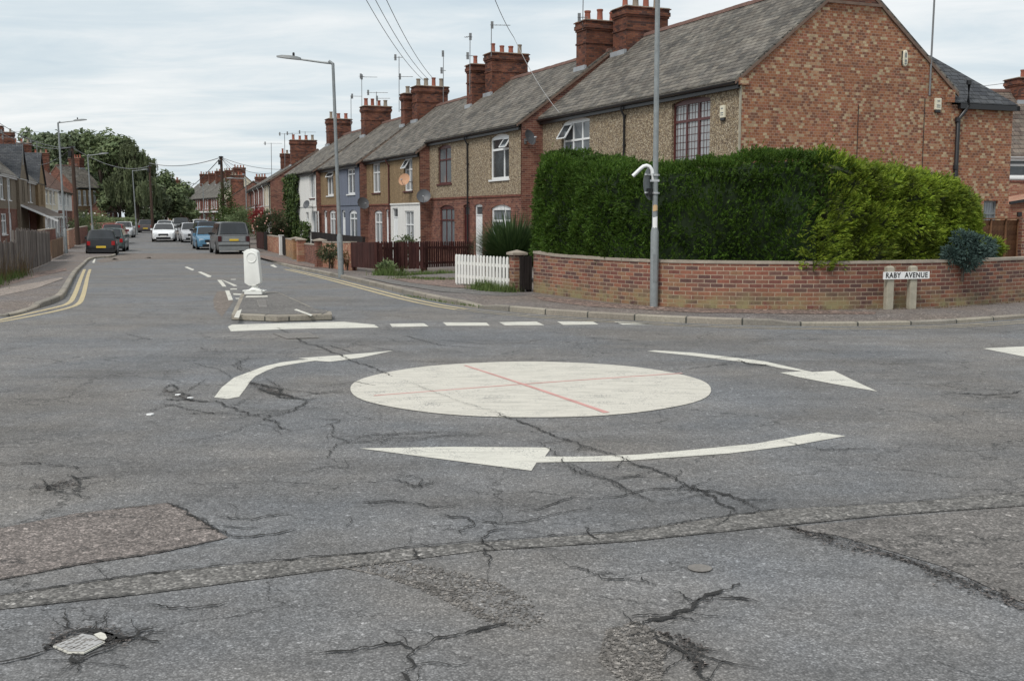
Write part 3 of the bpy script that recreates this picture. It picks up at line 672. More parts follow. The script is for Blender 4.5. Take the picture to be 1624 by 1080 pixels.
crack([(362, 853), (300, 868), (250, 878), (120, 897), (0, 920)], 0.008, 0.03, br=6)
crack([(362, 853), (410, 851), (440, 846), (475, 838)], 0.010, 0.04)
crack(R7([(885,450),(940,470),(1010,500),(1080,515),(1130,545),(1245,600)]), 0.012, 0.04, br=5)
crack(R7([(1080,515),(1180,505),(1260,480)]), 0.009, 0.04)
crack(R7([(735,632),(820,622),(900,595),(980,572)]), 0.010, 0.04, br=2)
crack(R7([(985,585),(1120,575),(1230,550),(1370,538)]), 0.009, 0.04, br=3)
crack(R7([(535,720),(550,690),(580,680),(560,655),(450,645)]), 0.010, 0.06, br=4)
crack(R7([(660,775),(635,740),(650,705),(700,700)]), 0.012, 0.05, br=4)
crack(R7([(400,810),(365,790),(370,765)]), 0.012, 0.05, br=2)
crack(R7([(985,690),(1010,720),(1050,738)]), 0.010, 0.04)
crack(R7([(20,295),(90,295),(65,310),(60,350)]), 0.010, 0.05, br=3)
crack(R7([(75,450),(45,430),(90,385),(200,370),(270,350),(320,342),(500,340)]), 0.010, 0.05, br=5)
crack(R7([(235,385),(290,355)]), 0.010, 0.05, br=2)
crack(R7([(320,510),(350,500),(395,520),(375,550)]), 0.008, 0.05)
crack(R7([(100,655),(140,655),(115,690)]), 0.006, 0.05)
for pts, wd in (([(700,210),(740,190),(760,215),(720,225)], .02), ([(700,255),(760,260),(800,255),(850,265),(920,262)], .02), ([(760,225),(800,240),(830,262)], .02), ([(570,318),(640,300),(720,285),(800,265)], .014), ([(610,352),(790,342)], .008), ([(800,312),(960,312)], .01), ([(915,255),(960,285),(1010,300),(1060,318),(1150,322)], .022), ([(1075,180),(1100,190),(1140,205),(1190,205),(1210,230),(1260,245),(1310,262)], .035), ([(1120,205),(1200,240),(1240,250)], .05), ([(1310,262),(1290,290),(1255,312),(1190,325)], .025), ([(1190,325),(1150,322),(1130,340),(1180,350),(1200,380),(1250,385)], .018), ([(1130,345),(980,400),(740,445)], .008), ([(1290,245),(1400,222),(1500,208)], .011), ([(1010,270),(1150,255)], .008), ([(1040,135),(1005,108),(1040,85),(1150,72)], .014), ([(850,30),(900,45),(960,52)], .012), ([(205,645),(250,620),(300,600),(350,590),(420,585)], .016), ([(290,580),(330,600),(350,655)], .016), ([(120,635),(230,625)], .01)):
    crack(R6(pts), wd*0.8, 0.07, br=3)
crack(R6([(1080,185),(1140,205),(1200,235),(1260,245)]), 0.12, 0.1, mb=CS_, dz=0.0085)
crack(R6([(710,215),(760,235),(820,258)]), 0.10, 0.1, mb=CS_, dz=0.0085)
crack(R6([(210,640),(270,610),(330,620)]), 0.08, 0.1, mb=CS_, dz=0.0085)
crack(R8([(0,910),(60,895),(140,895),(190,870),(200,835),(260,815),(335,785)]), 0.016, 0.06, br=8)
crack(R8([(35,765),(80,795)]), 0.008, 0.05)
crack(R8([(80,935),(120,975),(170,990),(200,1040),(250,1085)]), 0.018, 0.06, br=10)
crack(R8([(90,935),(130,975),(180,1000),(215,1050)]), 0.05, 0.08, mb=CS_, dz=0.0085)
crack(R8([(950,198),(1040,203),(1100,208),(1203,195)]), 0.02, 0.08, br=5)
crack(R8([(1110,205),(1203,222)]), 0.008, 0.04)
crack(R8([(160,127),(230,120),(330,108)]), 0.012, 0.04); crack(R8([(330,100),(360,112),(430,115)]), 0.03, 0.06, br=3)
crack(R8([(890,530),(960,557)]), 0.007, 0.02)
crack(R5([(-80,640),(0,615),(100,600),(200,570),(300,545)]), 0.010, 0.03)
crack(R5([(420,280),(430,340),(455,410)]), 0.009, 0.03); crack(R5([(690,315),(650,370),(630,410)]), 0.008, 0.03)
crack(R5([(640,405),(700,430),(760,465),(850,460),(900,415),(985,398)]), 0.016, 0.03, br=8)
crack(R5([(850,462),(930,468),(1035,485)]), 0.008, 0.03)
crack(R5([(450,560),(490,620),(540,600),(600,570),(700,530),(780,490)]), 0.014, 0.04, br=8)
crack(R5([(490,620),(430,660),(380,670)]), 0.006, 0.03); crack(R5([(490,620),(500,690)]), 0.006, 0.03)
for wd in (0.06, 0.022): crack(R5([(300,530),(370,470),(450,425),(540,410),(640,415),(700,450),(760,470),(850,462)]), wd, 0.04, mb=CR_ if wd < .04 else CS_, dz=0.0105 if wd < .04 else 0.0085)
crack(R5([(690,490),(760,480),(820,465)]), 0.06, 0.03, mb=CS_)
crack(R5b([(340,560),(420,562),(530,548),(640,545),(700,520),(800,512),(870,500),(960,515),(1010,545),(1030,560)]), 0.010, 0.03, br=3)
crack(R5b([(1030,560),(1080,520),(1160,490),(1180,465),(1300,445),(1370,435),(1500,400),(1640,370)]), 0.013, 0.03, br=5)
crack(R5b([(1030,560),(1025,590),(1040,640),(990,665),(965,690),(1000,731),(1010,800)]), 0.013, 0.03, br=4)
crack(R5b([(840,480),(870,510)]), 0.008, 0.03); crack(R5b([(1040,635),(1200,635),(1260,655),(1400,635)]), 0.005, 0.03)
crack([(640, 533), (700, 548), (760, 553)], 0.012, 0.05, br=3); crack([(520, 548), (560, 560)], 0.012, 0.05); crack([(560, 545), (640, 560)], 0.01, 0.05)
crack([(0, 556), (60, 548)], 0.012, 0.03); crack([(930, 536), (1010, 541)], 0.012, 0.05); crack([(180, 440), (240, 438), (330, 444)], 0.02, 0.05)
for pts in ([(300,575),(340,585),(370,600),(395,598)], [(255,640),(320,655),(400,660),(470,650)], [(395,565),(380,580),(400,592)], [(440,560),(470,552),(520,556)], [(520,690),(550,700),(590,690),(640,688)], [(620,760),(660,770),(690,765)],
            [(560,800),(620,795),(680,805),(735,800)], [(735,825),(800,832),(860,822),(940,806)], [(640,600),(600,612),(560,606),(500,616)], [(850,700),(900,735),(960,760),(1015,790)], [(1120,570),(1180,566),(1230,562)], [(640,700),(700,692),(770,690)],
            [(420,600),(450,618),(500,624),(560,622)], [(330,600),(300,620),(270,625)], [(200,530),(240,540),(300,536)], [(700,540),(760,546),(820,545),(870,538)], [(340,820),(400,825),(460,815)], [(0,740),(60,735),(130,745)], [(480,750),(520,742),(560,745)],
            [(1500,625),(1560,632),(1624,630)], [(900,900),(960,920),(1000,915)], [(1060,935),(1100,955),(1160,948),(1210,960)], [(1000,980),(1060,975),(1110,985)], [(230,960),(300,965),(360,955)], [(60,760),(90,780),(150,790)], [(1240,700),(1300,715),(1380,712)], [(760,870),(775,885),(765,900)]):
    crack(pts, 0.009, 0.05, br=4)
struct(CS_.build('road_cracks', M['crack_soft'], fix=False)); struct(CR_.build('road_cracks', M['crack'], fix=False))
# coarse worn spots where the surface has stripped
for px in ([(500, 892), (560, 884), (640, 890), (720, 905), (790, 925), (840, 950), (870, 985), (830, 1000), (770, 985), (700, 950), (640, 925), (570, 905)], [(960, 1000), (1010, 985), (1060, 1010), (1050, 1080), (1000, 1090), (950, 1050)]):
    P = PX(px); c = sum(P, Vector((0, 0)))/len(P); mb = MB()
    for _ in range(1700):
        i = random.randrange(len(P)); a = P[i]; b = P[(i+1) % len(P)]; u = random.random(); v = random.random()
        q = c+(a-c)*sqrt(u)*(1-v)+(b-c)*sqrt(u)*v
        r_ = random.uniform(0.003, 0.009); th = random.uniform(0, pi); o = len(mb.v); m = 5
        mb.v += [(q.x+r_*cos(th+2*pi*s/m)*random.uniform(.7, 1.3), q.y+r_*sin(th+2*pi*s/m)*random.uniform(.7, 1.3), 0.0035) for s in range(m)]+[(q.x, q.y, 0.0075)]
        mb.f += [(o+s, o+(s+1) % m, o+m) for s in range(m)]
    tag(mb.build('loose_aggregate', M['patch_bright'], fix=False), kind='stuff')['label'] = 'pale worn stones showing in the asphalt'
# ------------------------------------------------------------------ traffic island with its bollard
isl = PX([(367, 508), (382, 474), (394, 471), (440, 470), (447, 473), (500, 498), (526, 503), (527, 508), (440, 511)])
isl = [p for p in isl]
mb = MB(); mb.prism([(p.x, p.y) for p in isl], -0.02, 0.10); struct(mb.build('traffic_island', M['kerb'], bevel=0.015))
c = sum(isl, Vector((0, 0)))/len(isl); mb = MB(); mb.quad(*[(c.x+(p.x-c.x)*0.90, c.y+(p.y-c.y)*0.90, 0.104) for p in isl]); struct(mb.build('traffic_island', M['pave_grey'], fix=True))
for px in ([(371, 504), (376, 494), (383.5, 491), (379, 505)], [(466, 492), (470, 490.5), (496, 500), (493, 502)]):
    P = PX(px, 0.1); mb = MB().quad(*[(p.x, p.y, 0.1075) for p in P]); struct(mb.build('road_marking', M['white_line']))
P = PX([(389, 472.5), (425, 471.5), (424, 469.5), (391, 470)], 0.1); struct(MB().quad(*[(p.x, p.y, 0.1075) for p in P]).build('road_marking', M['white_line']))
bp = gz(404.5, 466.5, 0.108)
B = thing('traffic_bollard', 'white keep left bollard seen from behind, leaning on its traffic island', 'bollard', bp, radians(-6))
mb = MB(); mb.box(-0.19, 0.19, -0.13, 0.13, 0, 0.055); mb.box(-0.17, 0.17, -0.11, 0.11, 0.06, 0.095); mb.build('base', M['bollard'], B, bevel=0.008)
MB().lathe([(0.13, 0.095), (0.10, 0.12), (0.07, 0.14), (0.065, 0.17), (0.10, 0.185)], n=16).build('neck', M['bollard'], B, smooth=True)
sh = [(-0.155, 0.24), (-0.06, 0.18), (0.07, 0.18), (0.19, 0.24), (0.195, 0.27), (0.145, 0.89), (0.11, 0.925), (0.05, 0.95), (-0.01, 0.958), (-0.08, 0.945), (-0.135, 0.915), (-0.16, 0.89)]
sh = [(x-0.045, z) for x, z in sh]
body = MB().extr([(x, -0.085, z) for x, z in sh], (0, 0.17, 0)).build('shell', M['bollard'], B, bevel=0.018, smooth=True)
mb = MB(); n = 24
for rr, yy in ((0.115, -0.085), (0.105, -0.10), (0.095, -0.098), (0.09, -0.088), (0.0, -0.092)):
    mb.v += [(-0.03+rr*cos(2*pi*s/n), yy, 0.775+rr*sin(2*pi*s/n)) for s in range(n)]
for i in range(4):
    for s in range(n): a = i*n+s; b_ = i*n+(s+1) % n; mb.f.append((a, b_, b_+n, a+n))
mb.build('raised_disc', M['bollard'], B, smooth=True)
MB().box(-0.24, -0.19, -0.09, 0.05, 0.06, 0.085).build('foot_tab', M['bollard'], B); MB().box(0.18, 0.23, -0.05, 0.09, 0.06, 0.085).build('foot_tab', M['bollard'], B)
MB().box(-0.25, -0.2, -0.02, 0.02, 0.885, 0.9).build('bracket', M['bollard'], B)
# ------------------------------------------------------------------ covers in the road
def cover(px, label, dz, m=M['iron'], name='manhole_cover'):
    P = [gz(x, y, dz) for x, y in px]; c = sum(P, Vector())/len(P)
    T = thing(name, label, 'cover', c)
    MB().extr([p-c for p in P], (0, 0, 0.006)).build('frame', M['white_line'] if m == M['ironlight'] else m, T)
    Q = [(p-c)*0.92 for p in P]; mb = MB().extr([q+Vector((0, 0, 0.0065)) for q in Q], (0, 0, 0.003))
    # raised studs across the lid
    e1 = (Q[1]-Q[0]); e2 = (Q[-1]-Q[0])
    for i in range(1, 9):
        for j in range(1, 6):
            q = Q[0]+e1*i/9+e2*j/6
            if len(px) == 4: mb.box(q.x-0.012, q.x+0.012, q.y-0.008, q.y+0.008, 0.0115, 0.0145)
    mb.build('lid', M['ironlight'] if m == M['ironlight'] else m, T)
    return T
T = cover([(84, 1026), (131, 1006.5), (152, 1010), (167, 1020), (133, 1037), (108, 1036.5)], 'worn angular metal cover in broken asphalt, with a splash of white paint', 0.006, M['ironlight'])
P = [gz(x, y, 0.006)-T.location for x, y in ((149, 1010.5), (160, 1007), (167, 1010), (170, 1016), (166, 1019.5), (158, 1017))]
MB().extr([p+Vector((0, 0, 0.013)) for p in P], (0, 0, 0.002)).build('paint_splash', M['white_line'], T)
Q0 = [gz(x, y, 0.006)-T.location+Vector((0, 0, 0.0125)) for x, y in ((100, 1024), (112, 1029), (124, 1031), (112, 1018), (124, 1022), (136, 1026), (122, 1013), (134, 1017), (146, 1018))]
mb = MB()
for q in Q0:
    for k_ in range(3): mb.bar(q+Vector((-.03+.022*k_, -.01, -.0035)), q+Vector((-.018+.022*k_, .012, -.0035)), .007, .003)
mb.build('rib', M['iron'], T)
cover([(433, 529.5), (490, 528), (506, 536), (455, 537.5)], 'brown rectangular grid cover in the road in front of the traffic island', 0.004)
cover([(407, 476), (421, 476), (424, 487.5), (411, 487.5)], 'small rectangular cover set in the top of the traffic island', 0.103)
c = gz(1110, 901, 0.004); T = thing('stopcock_cover', 'small round dark iron cover in the road in the right foreground', 'cover', c)
MB().lathe([(0.058, 0), (0.06, 0.004), (0.052, 0.006), (0.01, 0.006)], n=20).build('lid', M['iron'], T)
for (x, y) in ((282, 627), (301, 632), (238, 658)):
    c = gz(x, y, 0.003); mb = MB(); m = 6
    mb.extr([(random.uniform(.7, 1.2)*0.03*cos(2*pi*s/m), random.uniform(.7, 1.2)*0.03*sin(2*pi*s/m), 0) for s in range(m)], (0.004, 0.0, 0.012))
    tag(mb.build('litter', M['sign_white'], loc=c), 'small scrap of white litter lying on the cracked asphalt left of the white arrow', 'litter', 'scraps of litter on the road')
# ================================================================== HOUSES
def wallface(mb, x0, x1, z0, z1, ops, y=0.0, rev=0.11):
    """wall panel in the plane y, facing -y, with openings (xa, xb, za, zb, arch rise)"""
    ops = [o for o in ops if o[0] < x1 and o[1] > x0 and o[2] < z1 and o[3] > z0]
    ops = [(max(o[0], x0), min(o[1], x1), max(o[2], z0), min(o[3], z1), o[4]) for o in ops]
    xs = sorted(set([x0, x1]+[v for o in ops for v in o[:2]])); zs = sorted(set([z0, z1]+[v for o in ops for v in o[2:4]]))
    for a, b in zip(xs, xs[1:]):
        for c, d in zip(zs, zs[1:]):
            mx, mz = (a+b)/2, (c+d)/2
            if any(o[0] < mx < o[1] and o[2] < mz < o[3] for o in ops): continue
            mb.quad((a, y, c), (b, y, c), (b, y, d), (a, y, d))
    for xa, xb, za, zb, ar in ops:
        r = y+rev
        mb.quad((xa, y, za), (xa, y, zb), (xa, r, zb), (xa, r, za)); mb.quad((xb, y, zb), (xb, y, za), (xb, r, za), (xb, r, zb))
        mb.quad((xa, y, za), (xa, r, za), (xb, r, za), (xb, y, za))
        if ar > 0:
            n = 8; arc = []
            for i in range(n+1):
                t = i/n; arc.append((xa+(xb-xa)*t, zb-ar+ar*4*t*(1-t)))
            for i in range(n):
                (ax, az), (bx, bz) = arc[i], arc[i+1]
                mb.quad((ax, y, az), (bx, y, bz), (bx, y, zb), (ax, y, zb))
                mb.quad((ax, y, az), (ax, r, az), (bx, r, bz), (bx, y, bz))
        else: mb.quad((xa, y, zb), (xb, y, zb), (xb, r, zb), (xa, r, zb))
def add_window(T, o, w):
    """w: style dict"""
    xa, xb, za, zb, ar = o; c = M[w.get('c', 'white')]; y0 = 0.055; y1 = 0.115; t = w.get('t', 0.06)
    g = 0.003; xa += g; xb -= g; za += g; zb -= g
    mb = MB(); top = t+ar*0.9
    mb.box(xa, xa+t, y0, y1, za, zb); mb.box(xb-t, xb, y0, y1, za, zb); mb.box(xa+t, xb-t, y0, y1, za, za+t); mb.box(xa+t, xb-t, y0, y1, zb-top, zb)
    W = xb-xa; H = zb-za; tr = w.get('tr'); cols = w.get('cols', []); yi = y0+0.006
    if tr: ztr = za+H*tr; mb.box(xa+t, xb-t, yi, y1, ztr-t/2, ztr+t/2)
    for cx_ in cols:
        x = xa+W*cx_; zt = (za+H*tr-t/2) if (tr and w.get('bigtop')) else zb-top
        mb.box(x-t/2, x+t/2, yi+0.003, y1, za+t, zt)
    if w.get('lead'):
        n = int(W/0.16)
        for i in range(1, n): mb.box(xa+W*i/n-0.006, xa+W*i/n+0.006, y1-0.03, y1-0.02, za+t, zb-top)
        n = int(H/0.2)
        for i in range(1, n): mb.box(xa+t, xb-t, y1-0.032, y1-0.022, za+H*i/n-0.006, za+H*i/n+0.006)
    F = mb.build('window', c, T)
    MB().box(xa+t*0.5, xb-t*0.5, y1-0.02, y1-0.005, za+t*0.5, zb-t*0.5).build('pane', M[w.get('g', 'glass_grey')], F)
    if w.get('sill', True):
        MB().box(xa-0.07, xb+0.07, -0.07, 0.05, za-0.075, za-0.006).build('sill', M[w.get('sc', 'white' if w.get('c', 'white') == 'white' else 'brownframe')], F)
    if w.get('open') is not None:
        a, b = w['open']; xl = xa+W*a; xr = xa+W*b; zt = zb-top-0.01; zl = za+H*tr; L = zt-zl; ang = radians(32); d = Vector((0, -sin(ang)*L, -cos(ang)*L)); h = Vector((xl, 0.045, zt)); h2 = Vector((xr, 0.045, zt))
        m2 = MB()
        for p, q in ((h, h2), (h+d, h2+d), (h, h+d), (h2, h2+d)): m2.bar(p, q, 0.05, 0.04)
        m2.build('casement', c, F)
        nrm = Vector((0, -cos(ang), sin(ang)))*0.003
        MB().quad(h+nrm, h2+nrm, h2+d+nrm, h+d+nrm).build('casement_pane', M['glass'], F)
    return F
def add_door(T, o, w):
    xa, xb, za, zb, ar = o; c = M[w.get('c', 'white')]; xa += 0.003; xb -= 0.003; zb -= 0.003
    fan = w.get('fan', 0.42); zt = zb-fan; mb = MB()
    mb.box(xa, xa+0.06, 0.06, 0.115, za, zb); mb.box(xb-0.06, xb, 0.06, 0.115, za, zb); mb.box(xa+0.06, xb-0.06, 0.06, 0.115, zb-0.06-ar, zb); mb.box(xa+0.06, xb-0.06, 0.064, 0.115, zt-0.05, zt)
    D = mb.build('door_frame', M['white'] if w.get('c', 'white') == 'white' else c, T)
    x0, x1 = xa+0.06, xb-0.06; mb = MB(); mb.box(x0, x1, 0.085, 0.11, za, zt-0.05)
    wd = x1-x0; z0 = za
    for i in range(2):
        for (h0, h1) in ((0.12, 0.75), (0.9, zt-0.05-za-0.12)):
            a = x0+wd*(0.1+0.45*i); mb.box(a, a+wd*0.35, 0.076, 0.086, z0+h0, z0+h1)
    d = mb.build('door', c, T)
    MB().box(x0, x1, 0.095, 0.105, zt, zb-0.06-ar).build('fanlight', M['glass'], D)
    MB().bar((x1-0.09, 0.055, za+1.0), (x1-0.09, 0.055, za+1.14), 0.03, 0.03).build('handle', M['alu'], d)
def pot(mb, x, y, z, r=0.12, h=0.42):
    mb.lathe([(r*1.15, 0), (r*1.12, 0.05), (r*0.95, 0.08), (r*0.85, h-0.08), (r*1.02, h-0.06), (r*1.02, h), (r*0.75, h), (r*0.75, h-0.15)], (x, y, z), 10)
def chimney(R_, x0, x1, y0, y1, zb, zt, npots, along='y', m='brick_chim', potm=None, cap=True, flash=None):
    mb = MB(); mb.box(x0, x1, y0, y1, zb, zt-0.36)
    for k_, (d, za, zz) in enumerate(((0.035, zt-0.36, zt-0.285), (0.07, zt-0.285, zt-0.14), (0.04, zt-0.14, zt-0.035), (0.09, zt-0.035, zt))): mb.box(x0-d, x1+d, y0-d, y1+d, za, zz)
    mb.box(x0-0.03, x1+0.03, y0-0.03, y1+0.03, zt-0.86, zt-0.79)
    if flash:
        MB().box(x0-.05, x1+.05, y0-.10, y0-.001, flash-.12, flash+.10).build('flashing', M['lead'], R_)
    C_ = mb.build('chimney', M[m], R_, uvo=(random.random(), random.random()))
    MB().box(x0-0.045, x1+0.045, y0-0.045, y1+0.045, zt+0.001, zt+0.035).build('flaunching', M['stone'], C_)
    for i in range(npots):
        t = (i+0.5)/npots; px_, py_ = ((x0+x1)/2, y0+(y1-y0)*t) if along == 'y' else (x0+(x1-x0)*t, (y0+y1)/2)
        mm = random.choice(['pot', 'pot', 'pot_buff']) if potm is None else potm
        mb = MB(); pot(mb, px_, py_, zt+0.03, random.uniform(0.105, 0.13), random.uniform(0.34, 0.5)); mb.build('chimney_pot', M[mm], C_, smooth=True)
    return C_
def house(label, O, rz, W, ze, zr, zb, up='pebble', low='brick_red', roof='slate', ups=(), lows=(), doors=(), D=7.45, side='brick_red', group=None, pipe=None, chims=(), gut='gutter', open_l=False, open_r=False, base=-1.0, verge='verge', cat='house', quoin_r=False):
    """local x runs along the front, y goes into the house; windows are (x0, x1, z0, z1, arch, style)"""
    T = thing('terraced_house', label, cat, (O[0], O[1], 0), rz, group)
    uo = (random.random()*3, 0)
    e = 0.004; ol = [w[:5] for w in lows]+[w[:5] for w in doors]; ou = [w[:5] for w in ups]
    if up == low and zb < base+0.5:
        mb = MB(); wallface(mb, e, W-e, base, ze, ol+ou); mb.build('wall', M[up], T, uvo=uo, fix=False)
    else:
        mb = MB(); wallface(mb, e, W-e, base, zb, ol, rev=0.12); mb.build('lower_wall', M[low], T, uvo=uo, fix=False)
        y = -0.02; mb = MB(); wallface(mb, e, W-e, zb, ze, ou, y=y, rev=0.14); mb.quad((e, y, zb), (W-e, y, zb), (W-e, 0, zb), (e, 0, zb)); mb.build('upper_wall', M[up], T, uvo=uo, fix=False)
        MB().box(e, W-e, -0.045, -0.001, zb-0.075, zb-0.002).build('band_course', M['brick_dark'] if low.startswith('brick') else M[low], T)
    # side and back walls
    mb = MB()
    for x, s in ((e, 1), (W-e, -1)):
        mb.add([(x, 0, base), (x, D, base), (x, D, ze), (x, D/2, zr-0.05), (x, 0, ze)], [(0, 4, 3, 2, 1) if s == 1 else (0, 1, 2, 3, 4)])
    mb.quad((W-e, D, base), (e, D, base), (e, D, ze), (W-e, D, ze)); mb.build('side_wall', M[side], T, uvo=uo, fix=False)
    # roof
    k = (zr-ze)/(D/2); ov = 0.22; th = 0.07; xl = e if not open_l else -0.06; xr = W-e if not open_r else W+0.05; n = 3
    mb = MB(); yf = -ov; zf = ze-ov*k+0.12; zrr = zr+0.12; yb = D+ov
    sg = 0.012
    mb.add([(xl, yf, zf), (xr, yf, zf), (xr, D/2, zrr), (xl, D/2, zrr), (xr, yb, zf), (xl, yb, zf),
            (xl, yf, zf-th), (xr, yf, zf-th), (xr, D/2, zrr-th), (xl, D/2, zrr-th), (xr, yb, zf-th), (xl, yb, zf-th)],
           [(0, 1, 2, 3), (3, 2, 4, 5), (0, 6, 7, 1), (4, 10, 11, 5), (7, 6, 9, 8), (8, 9, 11, 10), (1, 7, 8, 2), (2, 8, 10, 4), (0, 3, 9, 6), (3, 5, 11, 9)])
    R_ = mb.build('roof', M[roof], T, uvo=uo, fix=True)
    mb = MB(); L = xr-xl; nt = max(1, int(L/0.45))
    for i in range(nt):
        a = xl+L*i/nt+0.006; b = xl+L*(i+1)/nt-0.006; dz = random.uniform(-0.008, 0.008)
        mb.add([(x, D/2+dy, zrr+z+dz) for x in (a, b) for dy, z in ((-0.14, -0.085), (-0.10, 0.03), (0, 0.075), (0.10, 0.03), (0.14, -0.085))],
               [(0, 1, 6, 5), (1, 2, 7, 6), (2, 3, 8, 7), (3, 4, 9, 8), (4, 3, 2, 1, 0), (5, 6, 7, 8, 9)])
    mb.build('ridge_tiles', M['ridge'], R_, fix=False)
    # fascia, gutter, pipe
    mb = MB(); mb.box(xl, xr, -ov+0.07, -ov+0.11, zf-0.27, zf-0.075); mb.box(xl, xr, -ov+0.11, -0.022, zf-0.26, zf-0.24); F = mb.build('fascia', M[gut], T)
    mb = MB(); m = 7
    for x in (xl-0.02, xr+0.02): mb.v += [(x, -ov+0.005+0.080*cos(pi+pi*i/m), zf-0.085+0.080*sin(pi+pi*i/m)) for i in range(m+1)]+[(x, -ov+0.005+0.070*cos(2*pi-pi*i/m), zf-0.085+0.070*sin(2*pi-pi*i/m)) for i in range(m+1)]
    q = 2*(m+1)
    for i in range(q): mb.f.append((i, (i+1) % q, q+(i+1) % q, q+i))
    mb.build('gutter', M[gut], T, fix=True)
    if pipe is not None:
        px_, pm = pipe; mb = MB(); mb.tube([(px_, -ov+0.01, zf-0.12), (px_, -ov+0.01, zf-0.24), (px_, -0.075, zf-0.48), (px_, -0.075, base)], 0.036, 8)
        for z in (zf-0.5, (zf+zb)/2, zb-0.3, 0.6): mb.box(px_-0.05, px_+0.05, -0.1, -0.005, z, z+0.06)
        mb.build('downpipe', M[pm], T, smooth=True)
    for w_ in ups: add_window(T, w_[:5], w_[5])
    for w_ in lows: add_window(T, w_[:5], w_[5])
    for d_ in doors: add_door(T, d_[:5], d_[5])
    for c_ in chims: chimney(R_, *c_[:7], flash=ze+k*c_[2]+.12, **(c_[7] if len(c_) > 7 else {}))
    # verge mortar on an end that shows
    for flag, x, sg in ((open_l, -0.06, -1), (open_r, W+0.05, 1)):
        if flag:
            mb = MB()
            for (ya, za), (yb_, zb_) in (((yf, zf-th), (D/2, zrr-th)), ((D/2, zrr-th), (yb, zf-th))):
                mb.quad((x, ya, za), (x, yb_, zb_), (x, yb_, zb_-0.10), (x, ya, za-0.10)); mb.quad((x, ya, za-0.10), (x, yb_, zb_-0.10), (x-sg*0.05, yb_, zb_-0.10), (x-sg*0.05, ya, za-0.10))
            mb.build('verge', M[verge], T, fix=False)
    return T
UX = Vector((-0.3867845, 0.92217013)); NF = Vector((-0.92217013, -0.3867845)); P0 = Vector((6.2, 30.49)); RZ = atan2(-UX.y, -UX.x)
def hs(label, off, s0, s1, ze, zr, zb, ups, lows, doors, pipe=None, chims=(), **kw):
    """house between distances s0 (near) and s1 (far) along the right-hand row"""
    O = P0+NF*off+UX*s1; cv = lambda L: [(s1-b, s1-a, *r) for a, b, *r in L]
    return house(label, O, RZ, s1-s0, ze, zr, zb, ups=cv(ups), lows=cv(lows), doors=cv(doors), pipe=(s1-pipe[0], pipe[1]) if pipe else None,
                 chims=[(s1-c[1], s1-c[0], *c[2:]) for c in chims], group='terraced houses along the right of the street', **kw)
W3w = dict(cols=[.35, .68], tr=.60, t=.07, g='glass_grey', open=(.03, .33))
W3b = dict(c='brownframe', cols=[.34, .66], tr=.66, t=.075, g='glass_net', lead=True)
hA2 = hs('end brick and pebbledash house with a brown lattice window above the tall hedge', 0, 0, 6.48, 5.5, 8.45, 2.6,
   [(1.45, 3.54, 3.30, 5.18, .10, W3b)], [(1.45, 3.54, .7, 2.3, .1, W3b)], [(4.6, 5.5, .1, 2.3, .08, dict(c='darkdoor'))], pipe=(6.44, 'gutter'), side='brick_gable', open_r=True)
hA1 = hs('pebbledash house with an open white window, half behind the hedge beside the end house', 0, 6.48, 12.97, 5.5, 8.45, 2.6,
   [(9.03, 11.27, 3.30, 5.22, .12, W3w)], [(9.1, 11.1, .7, 2.3, .1, W3w)], [(7.2, 8.1, .1, 2.3, .08, dict())],
   chims=[(11.75, 12.8, 2.85, 4.65, 7.3, 9.56, 4, {})])
hB2 = hs('pebbledash and brick house with white arched windows and white door behind the spiky bush', .9, 12.97, 18.55, 5.28, 8.0, 2.58,
   [(14.14, 16.12, 3.2, 4.97, .14, dict(cols=[.66], tr=.66, t=.085, g='glass', open=(.66, .98)))],
   [(14.01, 16.06, .62, 2.2, .14, dict(cols=[.64], tr=.6, t=.085, g='glass_grey'))], [(17.05, 17.95, .0, 2.25, .05, dict())], pipe=(18.6, 'gutter'), open_r=True,
   chims=[(13.1, 13.95, 2.75, 4.35, 6.9, 9.2, 3, dict(potm='pot'))])
hB1 = hs('pebbledash and brick house with dark brown windows and a dark red front door', .9, 18.55, 23.78, 5.28, 8.0, 2.58,
   [(20.78, 22.62, 3.2, 4.93, .12, dict(c='brownframe', cols=[.5], tr=.62, g='glass_grey'))], [(20.45, 22.4, .37, 2.25, .14, dict(c='brownframe', cols=[.36, .7], tr=.64, g='glass_grey'))],
   [(18.42, 19.32, .0, 2.25, .06, dict(c='darkdoor'))], chims=[(22.7, 23.6, 2.7, 4.5, 6.9, 9.26, 4, {})])
hC2 = hs('tan roughcast house with a white painted ground floor and a rusty dish by its window', 1.4, 23.78, 28.6, 4.8, 7.6, 2.38,
   [(24.85, 26.2, 2.95, 4.6, .1, dict(cols=[.5], tr=.62, bigtop=False, t=.065, g='glass_net', open=(.03, .5), sc='brownframe'))], [(24.78, 26.2, .25, 2.0, 0, dict(cols=[.5], tr=.62, g='glass_net'))],
   [(27.35, 28.3, -.3, 2.15, 0, dict())], up='tan', low='white_render', pipe=(28.63, 'brownframe'), open_r=True,
   chims=[(23.9, 24.6, 2.65, 3.9, 6.6, 8.85, 2, {})])
hC1 = hs('tan roughcast and brick house with tall narrow white windows beside the white painted house', 1.4, 28.6, 33.02, 4.8, 7.6, 2.38,
   [(30.38, 31.88, 2.97, 4.6, .1, dict(cols=[.5], tr=.65, t=.07, g='glass_net', sc='brownframe'))], [(30.15, 31.65, .25, 2.05, .1, dict(cols=[.5], tr=.65, t=.07, g='glass_net'))],
   [(28.75, 29.5, -.3, 2.1, .05, dict())], up='tan', chims=[(31.95, 32.85, 2.55, 4.3, 6.6, 8.7, 4, {})])
